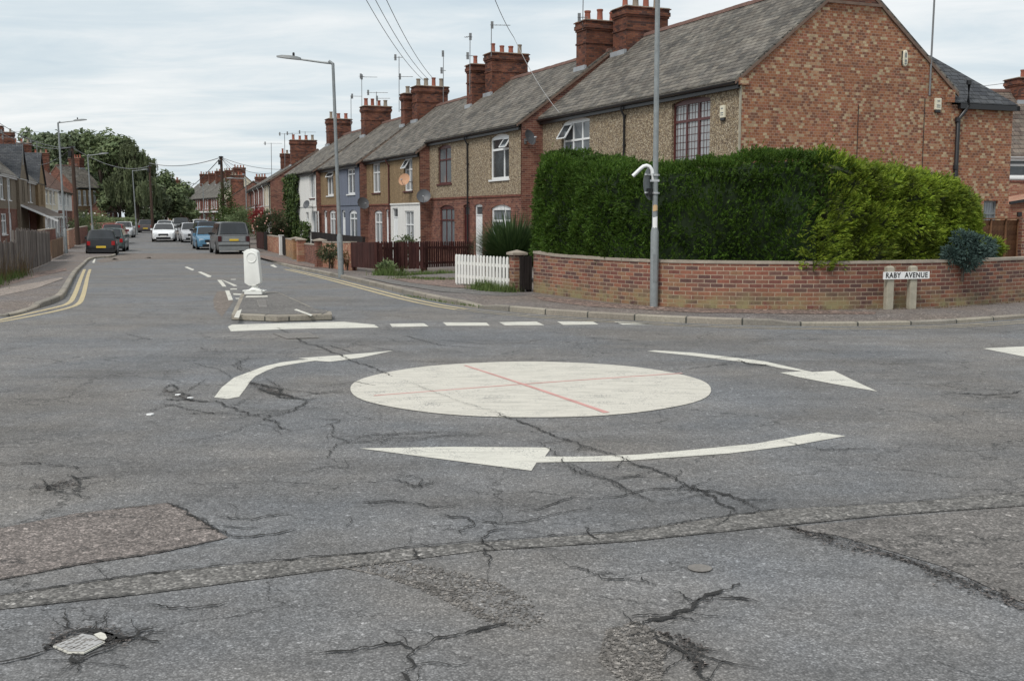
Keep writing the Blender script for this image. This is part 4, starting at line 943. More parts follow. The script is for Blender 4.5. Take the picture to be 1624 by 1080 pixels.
hD2 = hs('blue painted house with white arched windows', 1.8, 33.02, 37.6, 4.68, 7.35, 2.42,
   [(33.96, 35.7, 2.97, 4.5, .16, dict(cols=[.5], tr=.72, t=.08, g='glass_grey'))], [(33.71, 35.4, .35, 2.1, .16, dict(cols=[.5], tr=.72, t=.08, g='glass_grey'))],
   [(36.3, 37.1, -.4, 2.1, .05, dict())], up='blue_render', low='blue_render', side='brick_red', open_r=True, chims=[(33.15, 33.8, 2.6, 3.8, 6.3, 8.4, 2, {})])
hD1 = hs('tan roughcast and brick house between the blue house and the white house', 1.8, 37.6, 42.2, 4.68, 7.35, 2.42,
   [(38.9, 40.6, 2.97, 4.5, .1, dict(cols=[.5], tr=.7, t=.08, g='glass_grey', open=(.03, .97)))], [(38.6, 40.1, .35, 2.1, .1, dict(cols=[.5], tr=.7, t=.08, g='glass_net'))],
   [(40.8, 41.6, -.4, 2.1, .05, dict())], up='tan', chims=[(41.1, 42.05, 2.55, 4.2, 6.3, 8.45, 4, {})])
hE2 = hs('white painted house with narrow grey windows next to the ivy covered house', 2.1, 42.2, 46.0, 4.6, 7.2, 2.40,
   [(42.56, 43.95, 2.86, 4.4, 0, dict(cols=[.5], g='glass_grey', sc='brownframe'))], [(42.1, 43.5, .3, 2.06, 0, dict(cols=[.5], g='glass_grey'))], [(44.5, 45.3, -.4, 2.0, 0, dict())], up='white_render', low='white_render', open_r=True)
hE1 = hs('last house of its row, its front covered in ivy', 2.1, 46.0, 50.9, 4.6, 7.2, 2.40,
   [(47.4, 48.6, 2.9, 4.3, 0, dict(cols=[.5], g='glass'))], [(47.4, 48.6, .3, 2.0, 0, dict(cols=[.5], g='glass'))], [(49.3, 50.1, -.4, 2.0, 0, dict())], up='white_render', low='white_render',
   chims=[(49.6, 50.5, 2.65, 4.2, 6.3, 8.35, 3, {}), (50.55, 50.85, 2.8, 3.5, 6.3, 8.0, 1, {})])
# rear wing of the end house, with its hipped roof
T = hA2; Lx = 6.48
mb = MB(); x1 = Lx-0.03; x0 = Lx-3.6; y0 = 7.45; y1 = 9.92; z1 = 5.05
win = (8.92, 9.50)
# side wall (faces the camera, plane x = x1) with a small window
sw = MB(); ys = [y0, win[0], win[1], y1]; zs = [-1.0, 1.2, 2.22, z1]
for a, b in zip(ys, ys[1:]):
    for c_, d_ in zip(zs, zs[1:]):
        if a == win[0] and c_ == 1.2: continue
        sw.quad((x1, a, c_), (x1, b, c_), (x1, b, d_), (x1, a, d_))
for a, s_ in ((win[0], 1), (win[1], -1)): sw.quad((x1, a, 1.2), (x1, a, 2.22), (x1-0.14, a, 2.22), (x1-0.14, a, 1.2))
sw.quad((x1, win[0], 2.22), (x1, win[1], 2.22), (x1-0.14, win[1], 2.22), (x1-0.14, win[0], 2.22)); sw.quad((x1, win[0], 1.2), (x1, win[1], 1.2), (x1-0.14, win[1], 1.2), (x1-0.14, win[0], 1.2))
sw.quad((x1, y1, -1), (x0, y1, -1), (x0, y1, z1), (x1, y1, z1)); sw.quad((x0, y0, -1), (x0, y1, -1), (x0, y1, z1), (x0, y0, z1))
Wg = sw.build('rear_wing_wall', M['brick_gable'], T, fix=False)
mb = MB(); 
for a, b in ((win[0], win[0]+.05), (win[1]-.05, win[1])): mb.box(x1-0.13, x1-0.09, a, b, 1.2, 2.22)
for a, b in ((1.2, 1.26), (1.80, 1.85), (2.16, 2.22)): mb.box(x1-0.128, x1-0.088, win[0], win[1], a, b)
Fm = mb.build('window', M['steel_dark'], T); MB().box(x1-0.13, x1-0.115, win[0]+.01, win[1]-.01, 1.22, 2.2).build('pane', M['glass_grey'], Fm)
ap = 8.25; zt = 6.75; o_ = 0.12; xm = (x0+x1)/2; yy = 5.6
mb = MB(); mb.add([(x0-o_, 7.5, z1+.05), (x1+o_, 7.5, z1+.05), (x1+o_, y1+o_, z1+.05), (x0-o_, y1+o_, z1+.05), (xm, ap, zt), (xm, yy, zt)],
    [(1, 2, 4, 5), (2, 3, 4), (3, 0, 5, 4), (0, 3, 2, 1)])
mb.build('rear_wing_roof', M['slate_new'], T)
mb = MB(); mb.box(x1+0.02, x1+0.14, y0+0.25, y1+0.14, z1-0.12, z1+0.03); mb.box(x0, x1+0.14, y1+0.02, y1+0.14, z1-0.118, z1+0.028); mb.build('rear_gutter', M['gutter'], T)
mb = MB(); mb.tube([(x1+0.10, 8.02, 5.75), (x1+0.10, 8.02, 5.02), (x1+0.09, 7.90, 4.85), (x1+0.08, 7.68, 4.62), (x1+0.08, 7.66, -0.5)], [0.065]*5, 10)
for z in (5.70, 4.60, 3.2, 1.8): mb.lathe([(0.08, 0), (0.08, 0.12)], (x1+(.10 if z > 5 else .08), 8.02 if z > 5 else 7.66, z-0.06), 10)
mb.build('soil_pipe', M['gutter'], T, smooth=True)
# coping at the gable apex, kneelers, verge brickwork
mb = MB(); mb.box(Lx+0.052, Lx+0.10, 2.80, 4.66, 7.64, 7.72); mb.build('chimney_ledge', M['verge'], T)
MB().box(Lx-0.002, Lx+0.07, -0.10, 0.22, 5.28, 5.46).build('kneeler', M['brick_gable'], T); MB().box(Lx-0.002, Lx+0.07, 7.2, 7.5, 5.1, 5.46).build('kneeler', M['brick_gable'], T)
mb = MB()
for y_ in (3.99, 6.41): mb.tube([(Lx+0.012, y_, 5.2 if y_ > 6 else 4.9), (Lx+0.012, y_, 1.0)], 0.010, 5)
mb.build('cable', M['gutter'], T)
MB().box(Lx-0.03, Lx+0.012, -0.024, 0.03, -1, 5.4).build('corner_bead', M['stone'], T)
# the gable stack rises flush from the wall
chimney(hA2, Lx-0.80, Lx+0.03, 2.86, 4.60, 7.74, 10.4, 4)
# ---- alarms, dishes, aerials (things fixed to the houses)
def R2(s, t, z, off=0.0):           # point on the right-hand row: distance along, distance behind the front, height
    p = P0+UX*s-NF*(t-off); return Vector((p.x, p.y, z))
def alarm(label, loc, rz, oval=False):
    T = thing('alarm_box', label, 'alarm box', loc, rz)
    if oval:
        mb = MB(); n = 20
        for y, k_ in ((0, 1), (-0.05, 1), (-0.065, 0.9)): mb.v += [(0.085*k_*math.copysign(abs(cos(2*pi*i/n))**.8, cos(2*pi*i/n)), y, 0.235*k_*math.copysign(abs(sin(2*pi*i/n))**.75, sin(2*pi*i/n))) for i in range(n)]
        for i in range(n): mb.f += [(i, (i+1) % n, n+(i+1) % n, n+i), (n+i, n+(i+1) % n, 2*n+(i+1) % n, 2*n+i)]
        mb.f.append(tuple(range(2*n, 3*n))); mb.build('housing', M['cream'], T, smooth=True)
        mb = MB(); mb.box(-0.03, 0.03, -0.071, -0.064, 0.02, 0.15); mb.box(-0.035, 0.035, -0.071, -0.064, -0.10, -0.04); mb.box(-0.035, 0.035, -0.071, -0.064, -0.17, -0.13); mb.build('printed_panel', M['steel_dark'], T)
        MB().box(-0.1, -0.078, -0.03, 0.0, -0.2, 0.2).build('side_strip', M['gutter'], T)
    else:
        MB().box(-0.115, 0.115, -0.07, 0, -0.14, 0.20).build('housing', M['cream'], T, bevel=0.02)
        mb = MB(); mb.prism([(-0.10, -0.062), (0.10, -0.062), (0.10, 0), (-0.10, 0)], -0.22, -0.14); mb.build('strobe', M['gutter'], T, bevel=0.015)
        mb = MB(); mb.box(-0.05, 0.05, -0.075, -0.069, 0.10, 0.13); mb.box(-0.07, 0.07, -0.075, -0.069, -0.02, 0.01); mb.box(-0.07, 0.07, -0.075, -0.069, -0.07, -0.05); mb.build('printed_panel', M['steel_dark'], T)
    return T
GZ = RZ+pi/2
alarm('cream alarm box on the pebbledash front beside the brown lattice window', R2(0.75, -0.022, 4.6), RZ)
alarm('tall oval white alarm box high on the brick gable', R2(-0.001, 5.59, 6.28), GZ, True)
alarm('cream alarm box on the brick gable near the tall aerial mast', R2(-0.001, 6.88, 5.0), GZ)
def dish(label, loc, rz, r, m, facing=0.0, tilt=20, group=None):
    T = thing('satellite_dish', label, 'satellite dish', loc, rz, group)
    d = Vector((sin(facing), -cos(facing), 0)); q = Matrix.Rotation(facing, 3, 'Z') @ Matrix.Rotation(radians(-tilt), 3, 'X')
    mb = MB(); n = 20; c0 = Vector((0, -0.36, 0.1))
    for rr, y in ((0.0, 0), (r*.5, -r*.06), (r*.85, -r*.17), (r, -r*.24)): mb.v += [tuple(c0+q @ Vector((rr*cos(2*pi*i/n), y, rr*sin(2*pi*i/n)))) for i in range(n)]
    for j in range(3):
        for i in range(n): mb.f.append((j*n+i, j*n+(i+1) % n, (j+1)*n+(i+1) % n, (j+1)*n+i))
    mb.build('reflector', M[m], T, smooth=True, fix=False)
    mb = MB(); mb.tube([(0, 0, 0), (0, -0.2, 0.02), tuple(c0)], 0.02, 6); mb.box(-0.05, 0.05, -0.01, 0.0, -0.1, 0.1); mb.build('bracket', M['aerial'], T)
    e = c0+q @ Vector((0, -r*1.15, -r*0.35)); mb = MB(); mb.tube([tuple(c0+q @ Vector((0, -r*.2, -r))), tuple(e)], 0.012, 5); mb.build('arm', M['aerial'], T)
    MB().tube([tuple(e), tuple(e+q @ Vector((0, 0.1, 0.03)))], 0.03, 8).build('receiver', M['alu'], T)
    return T
dish('grey satellite dish on the brick return beside the open white window above the hedge', R2(12.96, -0.75, 4.55), GZ, 0.30, 'dish', 0.5)
dish('grey satellite dish on the brick return between the brown windowed and white painted houses', R2(23.74, -1.35, 2.55), GZ, 0.33, 'dish', -0.4)
dish('round grey satellite dish at the corner of the blue house', R2(33.0, -1.75, 2.32), GZ, 0.34, 'dish', 0.15)
dish('rusty orange satellite dish in front of the open upper window', R2(24.9, -1.42, 3.35), RZ, 0.30, 'dish_rust', 0.75)
dish('grey satellite dish on the narrow white house', R2(43.2, -2.12, 2.35), RZ, 0.27, 'dish', 0.6)
def aerial(label, loc, h, arms, group='television aerials on the chimneys', rz=0, name='television_aerial', r=0.02):
    """arms: (height, length, heading, tilt, elements)"""
    T = thing(name, label, 'aerial', loc, rz, group)
    MB().tube([(0, 0, 0), (0.01*h, 0, h)], r, 6).build('mast', M['aerial'], T)
    for z, L, hd, off, ne in arms:
        a = Vector((cos(hd), sin(hd), 0)); p = Vector((0, 0, z))-a*L*off; q = p+a*L; mb = MB(); mb.tube([p, q], 0.014, 5); b = Vector((-a.y, a.x, 0))
        for i in range(ne):
            c_ = p.lerp(q, (i+.5)/ne); hl = 0.16-0.06*i/ne; mb.bar(c_-b*hl, c_+b*hl, 0.012, 0.012)
            if i == 0: mb.bar(c_-Vector((0, 0, .16)), c_+Vector((0, 0, .16)), 0.12, 0.012)
        mb.build('aerial_head', M['aerial'], T)
    return T
def apx(label, px, py0, py1, Y, arms, **kw):   # from the height of its foot to its top as seen
    p = at(px, py0, Y); q = at(px, py1, Y); return aerial(label, p, q.z-p.z, [(q.z-p.z-dz, L, hd, o, n) for dz, L, hd, o, n in arms], **kw)
apx('tall banded aerial mast clipped to the brick gable', 1474, 152, -60, 33.0, [(0.05, 1.2, 0.3, .3, 6)], group=None, name='aerial_mast', r=0.028)
apx('slim aerial with a forked tip beside the short chimney stack', 745, 150, 57, 51.5, [(0.05, 0.4, 2.5, .3, 3), (0.9, .35, 0, .5, 2)])
apx('aerial with a sideways arm rising behind the four pots', 779, 90, 38, 50, [(0.06, 0.9, 0.1, .05, 5)])
apx('plain upright aerial on the ridge right of the third chimney', 703, 163, 84, 58, [(0.9, .3, 0, .5, 2), (.05, .1, 0, .5, 1)])
apx('tall aerial pole with fork tip strapped to the left of the third chimney', 633, 178, 90, 60, [(0.05, 0.5, 0, .5, 3), (1.05, .8, 0.1, .05, 4)])
apx('aerial with crossed arms behind the fourth chimney', 574, 188, 121, 70, [(0.06, 1.1, 0.1, .1, 4), (.02, .5, 1.2, .3, 3)])
apx('hooked aerial left of the fourth chimney', 557, 217, 152, 73, [(0.04, 0.75, 0.15, .03, 3)])
apx('aerial with two long arms above the fourth chimney pots', 597, 172, 146, 69, [(0.05, 1.3, 0.05, .45, 7), (.4, .9, 0, .05, 5)])
for i, (x, y0, y1, Y, L, lb) in enumerate(((452, 268, 212, 100, 1.3, 'leftmost of the thin aerials on the distant chimneys'), (464, 262, 211, 98, 1.3, 'second thin aerial on the distant brick chimneys'), (484, 222, 209, 100, 1.6, 'aerial with a long cross arm above the large distant chimney'), (431, 292, 227, 108, 1.8, 'aerial standing alone above the distant gable roof'))):
    apx(lb, x, y0, y1, Y, [(0.05, L, 0.1, .4, 5)], r=0.028)
apx('aerial on the far left chimney', 5, 222, 208, 88, [(0.04, 3.0, 0.2, .1, 8), (.5, 2.5, .1, .1, 6)], r=0.03)
apx('aerial pole among the left chimneys', 37, 262, 228, 88, [(0.04, 1.0, 0.2, .5, 5)], r=0.03)
apx('second aerial pole among the left chimneys', 59, 250, 224, 100, [(0.04, 1.2, 0.2, .5, 5)], r=0.03)
apx('slim aerial left of the top chimney stack at the edge of the frame', 924, 48, -40, 43.5, [(1.6, .4, 0, .5, 3)])
# ---- ivy on house E
def leaves(mb, pts_fn, n, size, flat=None, aspect=0.6):
    for _ in range(n):
        p, nm = pts_fn(); s_ = size*random.uniform(.6, 1.3)
        d = Vector((random.gauss(0, 1), random.gauss(0, 1), random.gauss(0, 1)))
        if nm is not None: d = nm*1.6+d*0.8
        d.normalize(); a = d.orthogonal().normalized(); a = (Matrix.Rotation(random.uniform(0, 2*pi), 3, d) @ a); b = d.cross(a)
        mb.quad(p-a*s_, p+b*s_*aspect, p+a*s_, p-b*s_*aspect)
def ivy(label, s0, s1, off, z0, z1, n):
    mb = MB(); o0 = R2((s0+s1)/2, 0, 0, off)
    def f():
        s = random.uniform(s0, s1); z = random.uniform(z0, z1); th = 0.12+0.28*abs(sin(s*3.1+z*1.7))
        if random.random() < 0.2: z = z0+abs(random.gauss(0, .6))
        p = R2(s+0.2*sin(z*4), -random.uniform(0.02, th), z, off); return p, Vector((NF.x, NF.y, 0.4))
    leaves(mb, f, n, 0.11); o = mb.build('ivy', M['leaf_ivy'], fix=False, local=o0); return tag(o, label, 'ivy')
ivy('dark green ivy covering the far end house front', 47.0, 51.1, 2.14, -.6, 4.5, 5200)
ivy('lower tangle of climbing shrub against the white house', 43.9, 46.3, 2.14, -.6, 1.4, 900)
# ================================================================== FAR ROWS
def row(prefix, A, B, n, ze, zr, zb, specs, group, D=7.5, flip=False, chim=True, chmap=None, **kw):
    """n houses side by side; A is the left end of the fronts as you look at them, B the right end"""
    A = Vector(A); B = Vector(B); d = (B-A); W = d.length/n; d.normalize(); rz = atan2(d.y, d.x); out = []
    for i in range(n):
        sp = dict(specs[i]); O = A+d*W*i; lab = sp.pop('label')
        wc = sp.pop('wc', 'white'); g_ = sp.pop('g', 'glass_grey'); nw = sp.pop('nw', 2); fr = [(0.12+0.76*(j)/nw, 0.12+0.76*(j+0.62)/nw) for j in range(nw)]
        st = dict(c=wc, cols=[.5], tr=.65, t=.09, g=g_)
        dz = ze-zb; ups = [(W*a, W*b, zb+dz*.22, zb+dz*.86, .06, st) for a, b in fr]
        b0 = zb-2.55; lows = [(W*.10, W*.42, b0+.75, zb-.35, .08, st)]; doors = [(W*.62, W*.62+.95, b0, zb-.3, .05, dict(c=sp.pop('dc', 'white')))]
        e = 0
        chs = [(W-0.95, W-0.05, 2.7, 4.6, ze+1.2, zr+1.25, 4, dict())] if chim and i % 2 == 0 else ([(W-.95, W-.05, 2.9, 4.3, ze+1.2, zr+1.1, 3, dict())] if chim else [])
        if chmap and i in chmap: chs = [chmap[i]]
        hz = house(lab, O, rz, W, sp.pop('ze', ze), sp.pop('zr', zr), zb, ups=ups, lows=lows, doors=doors, D=D, chims=chs, group=group, base=-1.4, open_l=(i == 0), open_r=(i == n-1), pipe=(W-.15, sp.pop('pm', 'gutter')), **sp, **kw); out.append((hz, O, rz, W))
    return out
# next row on the right, beyond the ivy house
F0 = at(428.5, 290, 88.0); fd = Vector((-0.275, 0.961))
Fr = row('F', (F0.x+fd.x*38, F0.y+fd.y*38), (F0.x, F0.y), 5, 4.55, 6.9, 2.1,
    [dict(label='farthest brick house of the distant right-hand row', up='brick_red', low='brick_red'), dict(label='distant dark brick house with white downpipe, second from the far end', up='brick_dark', low='brick_dark', pm='white'),
     dict(label='dark brick house with a tiled porch in the distant right-hand row', up='brick_dark', low='brick_red', pm='white'), dict(label='distant brick house with white barge boards next to the cream fronted one', up='brick_dark', low='brick_dark', pm='white'),
     dict(label='cream fronted house with the tall bare brick side wall facing the camera', up='cream_render', low='white_render', side='brick_red')], 'distant row of houses on the right', roof='slate_old', chim=False, chmap={4: (6.3, 7.3, 1.7, 3.7, 4.9, 7.75, 4, {}), 3: (6.5, 7.3, 2.6, 3.8, 5.2, 7.7, 2, {}), 1: (6.5, 7.3, 2.6, 3.9, 5.2, 7.9, 3, {})})
# porch on that row
hz, O, rz, W = Fr[2]
mb = MB(); mb.add([(0.2, -2.0, 2.0), (3.0, -2.0, 2.0), (3.0, 0, 2.9), (0.2, 0, 2.9), (0.2, -2.0, 1.92), (3.0, -2.0, 1.92), (3.0, 0, 2.82), (0.2, 0, 2.82)], [(0, 1, 2, 3), (4, 7, 6, 5), (0, 4, 5, 1), (1, 5, 6, 2), (0, 3, 7, 4)]); mb.build('porch_roof', M['slate'], hz)
mb = MB(); mb.box(0.3, 0.42, -1.9, -1.78, -1, 1.92); mb.box(2.8, 2.92, -1.9, -1.78, -1, 1.92); mb.build('porch_post', M['white'], hz)
# brick house with its end to the street, at the bend
q = at(392, 310, 155); p = at(361, 310, 150)
gh = house('plain brick gable end far down the street behind the telegraph pole', (q.x+0.6, q.y+8), radians(92), 8.0, 3.9, 6.3, -1.3, up='brick_red', low='brick_red', D=7.2, roof='slate_old', chims=[(0.1, 1.0, 5.0, 6.6, 4.0, 7.2, 4, {}), (6.6, 7.5, 2.9, 4.4, 5.0, 7.2, 4, {})], base=-1.4)
gh.location = (-31.2, 150, 0); gh.rotation_euler = (0, 0, radians(94))
# row closing the view
Hs = row('H', at(286, 320, 222)[:2], at(347, 320, 186)[:2], 5, 5.0, 8.6, 2.4,
    [dict(label='leftmost brick house of the row closing the street, next to the trees', up='white_render', low='brick_red', nw=3), dict(label='second brick house with white bay windows in the row closing the street', up='brick_dark', low='brick_red', nw=3),
     dict(label='middle house of the row closing the street', up='brick_dark', low='brick_red', nw=3), dict(label='fourth house with white framed windows in the row closing the street', up='brick_dark', low='brick_red', nw=3),
     dict(label='right-hand end house with the cream side wall in the row closing the street', up='brick_dark', low='brick_dark', side='cream_render', nw=3)], 'row of houses closing the street', D=8.5, roof='slate_old')
for hz, O, rz, W in Hs:     # long white canopy over the ground-floor bays
    MB().box(0.2, W-0.2, -0.7, -0.05, 2.35, 2.62).build('bay_canopy', M['white'], hz)
    MB().box(W*.08, W*.45, -0.6, -0.05, -1, 0.75).build('bay_base', M['brick_red'], hz)
Is = row('I', at(226, 335, 205)[:2], at(283, 335, 206)[:2], 2, 4.8, 7.4, 2.2,
    [dict(label='low house with white painted windows half hidden under the trees', up='white_render', low='white_render', nw=2), dict(label='sandy fronted house half hidden under the smaller tree', up='cream_render', low='brick_sand', nw=2)], 'houses half hidden by the trees', roof='slate_old')
q = at(205, 340, 150); Js = row('J', at(168, 340, 150)[:2], at(186, 340, 160)[:2], 1, 2.6, 3.6, 1.2, [dict(label='low brick outbuilding behind the lamp posts under the willow', up='brick_red', low='brick_red')], 'low buildings under the willow', D=2.2, chim=False, roof='tile_red')
# left-hand row
ul = Vector((-0.300, 0.954)); L0 = at(3.7, 281, 82.0); L0 = Vector(L0[:2])
def lpx(px):      # distance along the left-hand fronts at which this column of the picture meets them
    r = (px-812)/FPX; s = (r*L0.y-L0.x)/(ul.x-r*ul.y); return s
sL = [lpx(x) for x in (-24, 3.7, 31, 44, 62, 76, 97, 119)]
def hl(label, s0, s1, ze, zr, zb, up, low, roof='slate', gable=None, nw=2, gut='gutter', wc='white', chims=True, off=0.0, **kw):
    """near end s0 .. far end s1; fronts face right; local x from near to far"""
    W = s1-s0; nfL = Vector((ul.y, -ul.x)); O = L0+ul*s0+nfL*off; rz = atan2(ul.y, ul.x)
    st = dict(c=wc, cols=[.5], tr=.65, t=.10, g='glass_net'); dz = ze-zb
    fr = [(0.10+0.8*j/nw, 0.10+0.8*(j+0.55)/nw) for j in range(nw)]
    ups = [(W*a, W*b, zb+dz*.25, zb+dz*.88, .0, st) for a, b in fr]; lows = [(W*.1, W*.4, zb-1.9, zb-.35, .0, st)]; doors = [(W*.6, W*.6+1.0, zb-2.6, zb-.3, 0, {})]
    T = house(label, O, rz, W, ze, zr, zb, up=up, low=low, roof=roof, ups=ups, lows=lows, doors=doors, base=-1.4, gut=gut, open_l=kw.pop('ol', False), open_r=kw.pop('orr', False), group='terraced houses on the left of the street', side=kw.pop('side', 'tan'),
              chims=[(W-1.1, W-.1, 2.4, 4.9, ze+1.0, zr+1.5, 4, {})] if chims else [], pipe=(W*.5, kw.pop('pm', 'gutter')), **kw)
    if gable:
        g0, g1, gz_ = gable; xm = (g0+g1)/2; yb = 3.2; pf = -0.25
        mb = MB(); wallface(mb, g0, g1, -1.4, ze, [(xm-.9, xm-.25, zb+dz*.2, zb+dz*.9, 0), (xm+.25, xm+.9, zb+dz*.2, zb+dz*.9, 0)], y=pf)
        mb.add([(g0, pf, ze), (g1, pf, ze), (xm, pf, gz_)], [(0, 1, 2)]); mb.quad((g0, pf, -1.4), (g0, 0, -1.4), (g0, 0, ze), (g0, pf, ze)); mb.quad((g1, pf, -1.4), (g1, 0, -1.4), (g1, 0, ze), (g1, pf, ze)); mb.build('gable_wall', M[up], T, fix=False)
        for xa in (xm-.9, xm+.25):
            q_ = MB(); q_.box(xa, xa+.65, pf+.06, pf+.1, zb+dz*.2, zb+dz*.9); q_.build('window', M['glass'], T)
        mb = MB(); e_ = 0.25
        for a, b in ((g0-e_, xm), (g1+e_, xm)):
            za = ze-e_*(gz_-ze)/((g1-g0)/2); mb.add([(a, pf-.15, za+.1), (b, pf-.15, gz_+.12), (b, yb, gz_+.12), (a, yb, za+.1), (a, pf-.15, za), (b, pf-.15, gz_+.02), (b, yb, gz_+.02), (a, yb, za)], [(0, 1, 2, 3), (4, 7, 6, 5), (0, 4, 5, 1), (0, 3, 7, 4)])
        mb.build('gable_roof', M['slate_new'], T)
    return T
hl('tan and red brick house at the left edge of the picture', sL[0]-6, sL[1], 4.95, 8.0, 2.3, 'white_render', 'white_render', ol=True)
hl('tan over red brick house with a white downpipe near the left edge', sL[1], sL[2], 4.95, 8.0, 2.3, 'tan_grey', 'brick_red', pm='white', gut='white')
W_ = sL[4]-sL[2]
hl('tan house with a slate roofed front gable and a tiled porch in the left row', sL[2], sL[4], 4.95, 8.3, 2.3, 'tan_grey', 'brick_dark', gable=(0.4, W_*.42, 7.5), nw=4, gut='white')
hl('second tan house with a front gable in the left row, next to the white houses', sL[4], sL[5], 4.95, 8.3, 2.3, 'tan', 'brick_dark', gable=(0.3, (sL[5]-sL[4])*.8, 7.6), nw=2)
hl('nearer white painted house under the red tiled roof in the left row', sL[5], sL[6], 4.75, 8.2, 2.4, 'cream_render', 'white_render', 'tile_red', pm='white', nw=3, gut='white')
hl('farther white painted house with brick below under the red tiled roof in the left row', sL[6], sL[7], 4.75, 8.2, 2.4, 'white_render', 'brick_red', 'tile_red', pm='white', nw=3, wc='white')
# porch roof on white posts
T = thing('porch', 'long tiled lean-to porch on white posts in front of the left row', 'porch', (L0.x+ul.x*(sL[2]+1), L0.y+ul.y*(sL[2]+1), 0), atan2(ul.y, ul.x))
Lp = sL[4]-sL[2]+3
mb = MB(); mb.add([(0, -2.2, 1.75), (Lp, -2.2, 1.75), (Lp, -0.05, 2.75), (0, -0.05, 2.75), (0, -2.2, 1.65), (Lp, -2.2, 1.65), (Lp, -0.05, 2.65), (0, -0.05, 2.65)], [(0, 1, 2, 3), (4, 7, 6, 5), (0, 4, 5, 1), (1, 5, 6, 2), (0, 3, 7, 4)]); mb.build('porch_roof', M['tile_brown'], T)
mb = MB(); mb.bar((-0.03, -2.2, 1.72), (-0.03, -0.05, 2.72), 0.08, 0.16); mb.bar((-0.03, -2.2, 1.72), (-0.03, -3.0, 1.35), 0.08, 0.16); mb.box(0, Lp, -2.25, -2.2, 1.6, 1.74); mb.build('barge_board', M['white'], T)
for i in range(7): mb = MB(); x = 0.1+(Lp-0.3)*i/6; mb.box(x, x+.14, -2.15, -2.0, -1, 1.66); mb.build('post', M['white'], T)
# last house before the trees, turned more to the camera
A_ = at(118, 300, 148); B_ = at(160, 300, 152.5)
row('L', A_[:2], B_[:2], 1, 5.65, 8.4, 2.5, [dict(label='tan house with four tall white windows at the far end of the left row', up='tan', low='tan_grey', nw=4)], 'houses at the end of the left row', D=6, roof='slate')
# houses seen past the end gable on the far right
q = at(1600, 250, 50); T = house('brick house with a brown pantiled roof and white upper window at the right edge', (q.x-1.2, q.y), radians(8), 9.0, 4.55, 7.6, 3.35, up='white_render', low='brick_sand', roof='tile_brown', D=7, gut='white',
    ups=[(1.25, 2.25, 3.48, 4.4, 0, dict(tr=.6, t=.1, g='glass'))], base=-1, chims=[(3.35, 4.9, 2.8, 3.9, 6.2, 8.25, 3, dict(potm='pot'))])
T = thing('lean_to', 'low brick lean-to with a dark sloping roof edge at the right edge of the picture', 'outbuilding', (at(1603, 330, 42).x, 42.0, 0), radians(5))
mb = MB(); mb.add([(0, 0, -1), (6, 0, -1), (6, 0, 3.2), (0, 0, 2.2), (0, 4, -1), (6, 4, -1), (6, 4, 3.2), (0, 4, 2.2)], [(0, 1, 2, 3), (4, 7, 6, 5), (0, 3, 7, 4), (1, 5, 6, 2), (2, 6, 7, 3)]); mb.build('wall', M['brick_sand'], T)
mb = MB(); mb.bar((-0.1, -0.1, 2.24), (6, -0.1, 3.24), 0.14, 0.1); mb.build('roof_edge', M['gutter'], T)
MB().box(0.25, 0.4, -0.1, 0, 1.75, 1.9).build('vent', M['gutter'], T)
# ================================================================== GARDEN WALLS, FENCES
def wall_path(name, label, P, h, th, mat, coping=None, cat='wall', base=-0.3, group=None, joint=True, z0=0.112):
    """wall along a ground line P (list of Vector2); h may be a function of distance"""
    P = [Vector(p) for p in P]; cum = [0]
    for a, b in zip(P, P[1:]): cum.append(cum[-1]+(b-a).length)
    hf = h if callable(h) else (lambda s: h); c0 = P[len(P)//2]; O = (c0.x, c0.y, G(c0.y)+z0)
    T = thing(name, label, cat, O, 0, group); n = len(P)
    def sweep(d0, d1, za, zb, matn, nm, proud=0.0):
        A = off_line(P, d0); C = off_line(P, d1); mb = MB()
        for i in range(n):
            g_ = G(P[i].y)+z0; t0 = g_+(za if not callable(za) else za(cum[i])); t1 = g_+(zb if not callable(zb) else zb(cum[i]))
            mb.v += [(A[i].x, A[i].y, t0), (A[i].x, A[i].y, t1), (C[i].x, C[i].y, t1), (C[i].x, C[i].y, t0)]
        for i in range(n-1):
            for j in range(4): a = 4*i+j; b = 4*i+(j+1) % 4; mb.f.append((a, b, b+4, a+4))
        mb.f += [(3, 2, 1, 0), (4*n-4, 4*n-3, 4*n-2, 4*n-1)]
        mb.v = [(x-O[0], y-O[1], z-O[2]) for x, y, z in mb.v]
        o = mb.build(nm, M[matn], T); uvl = o.data.uv_layers[0].data
        for pl in o.data.polygons:
            if abs(pl.normal.z) > 0.7: continue
            for li in pl.loop_indices:
                vi = o.data.loops[li].vertex_index; uvl[li].uv = (cum[min(vi//4, n-1)], o.data.vertices[vi].co.z)
        return o
    sweep(0, th, base, hf, mat, 'brickwork')
    if coping:
        ov, ct = 0.015, 0.05
        sweep(-ov, th+ov, lambda s: hf(s)+0.001, lambda s: hf(s)+ct, coping, 'coping')
    return T
wl = resample(smooth_line(PX([(846, 463.5), (900, 471), (960, 479), (1037, 486), (1120, 489.5), (1220, 491), (1320, 491), (1405, 489), (1450, 488), (1540, 484), (1624, 477)], 0.112) + [Vector((13.5, 23.8)), Vector((20, 27.6))], 2), 0.25)
WALLP = wl
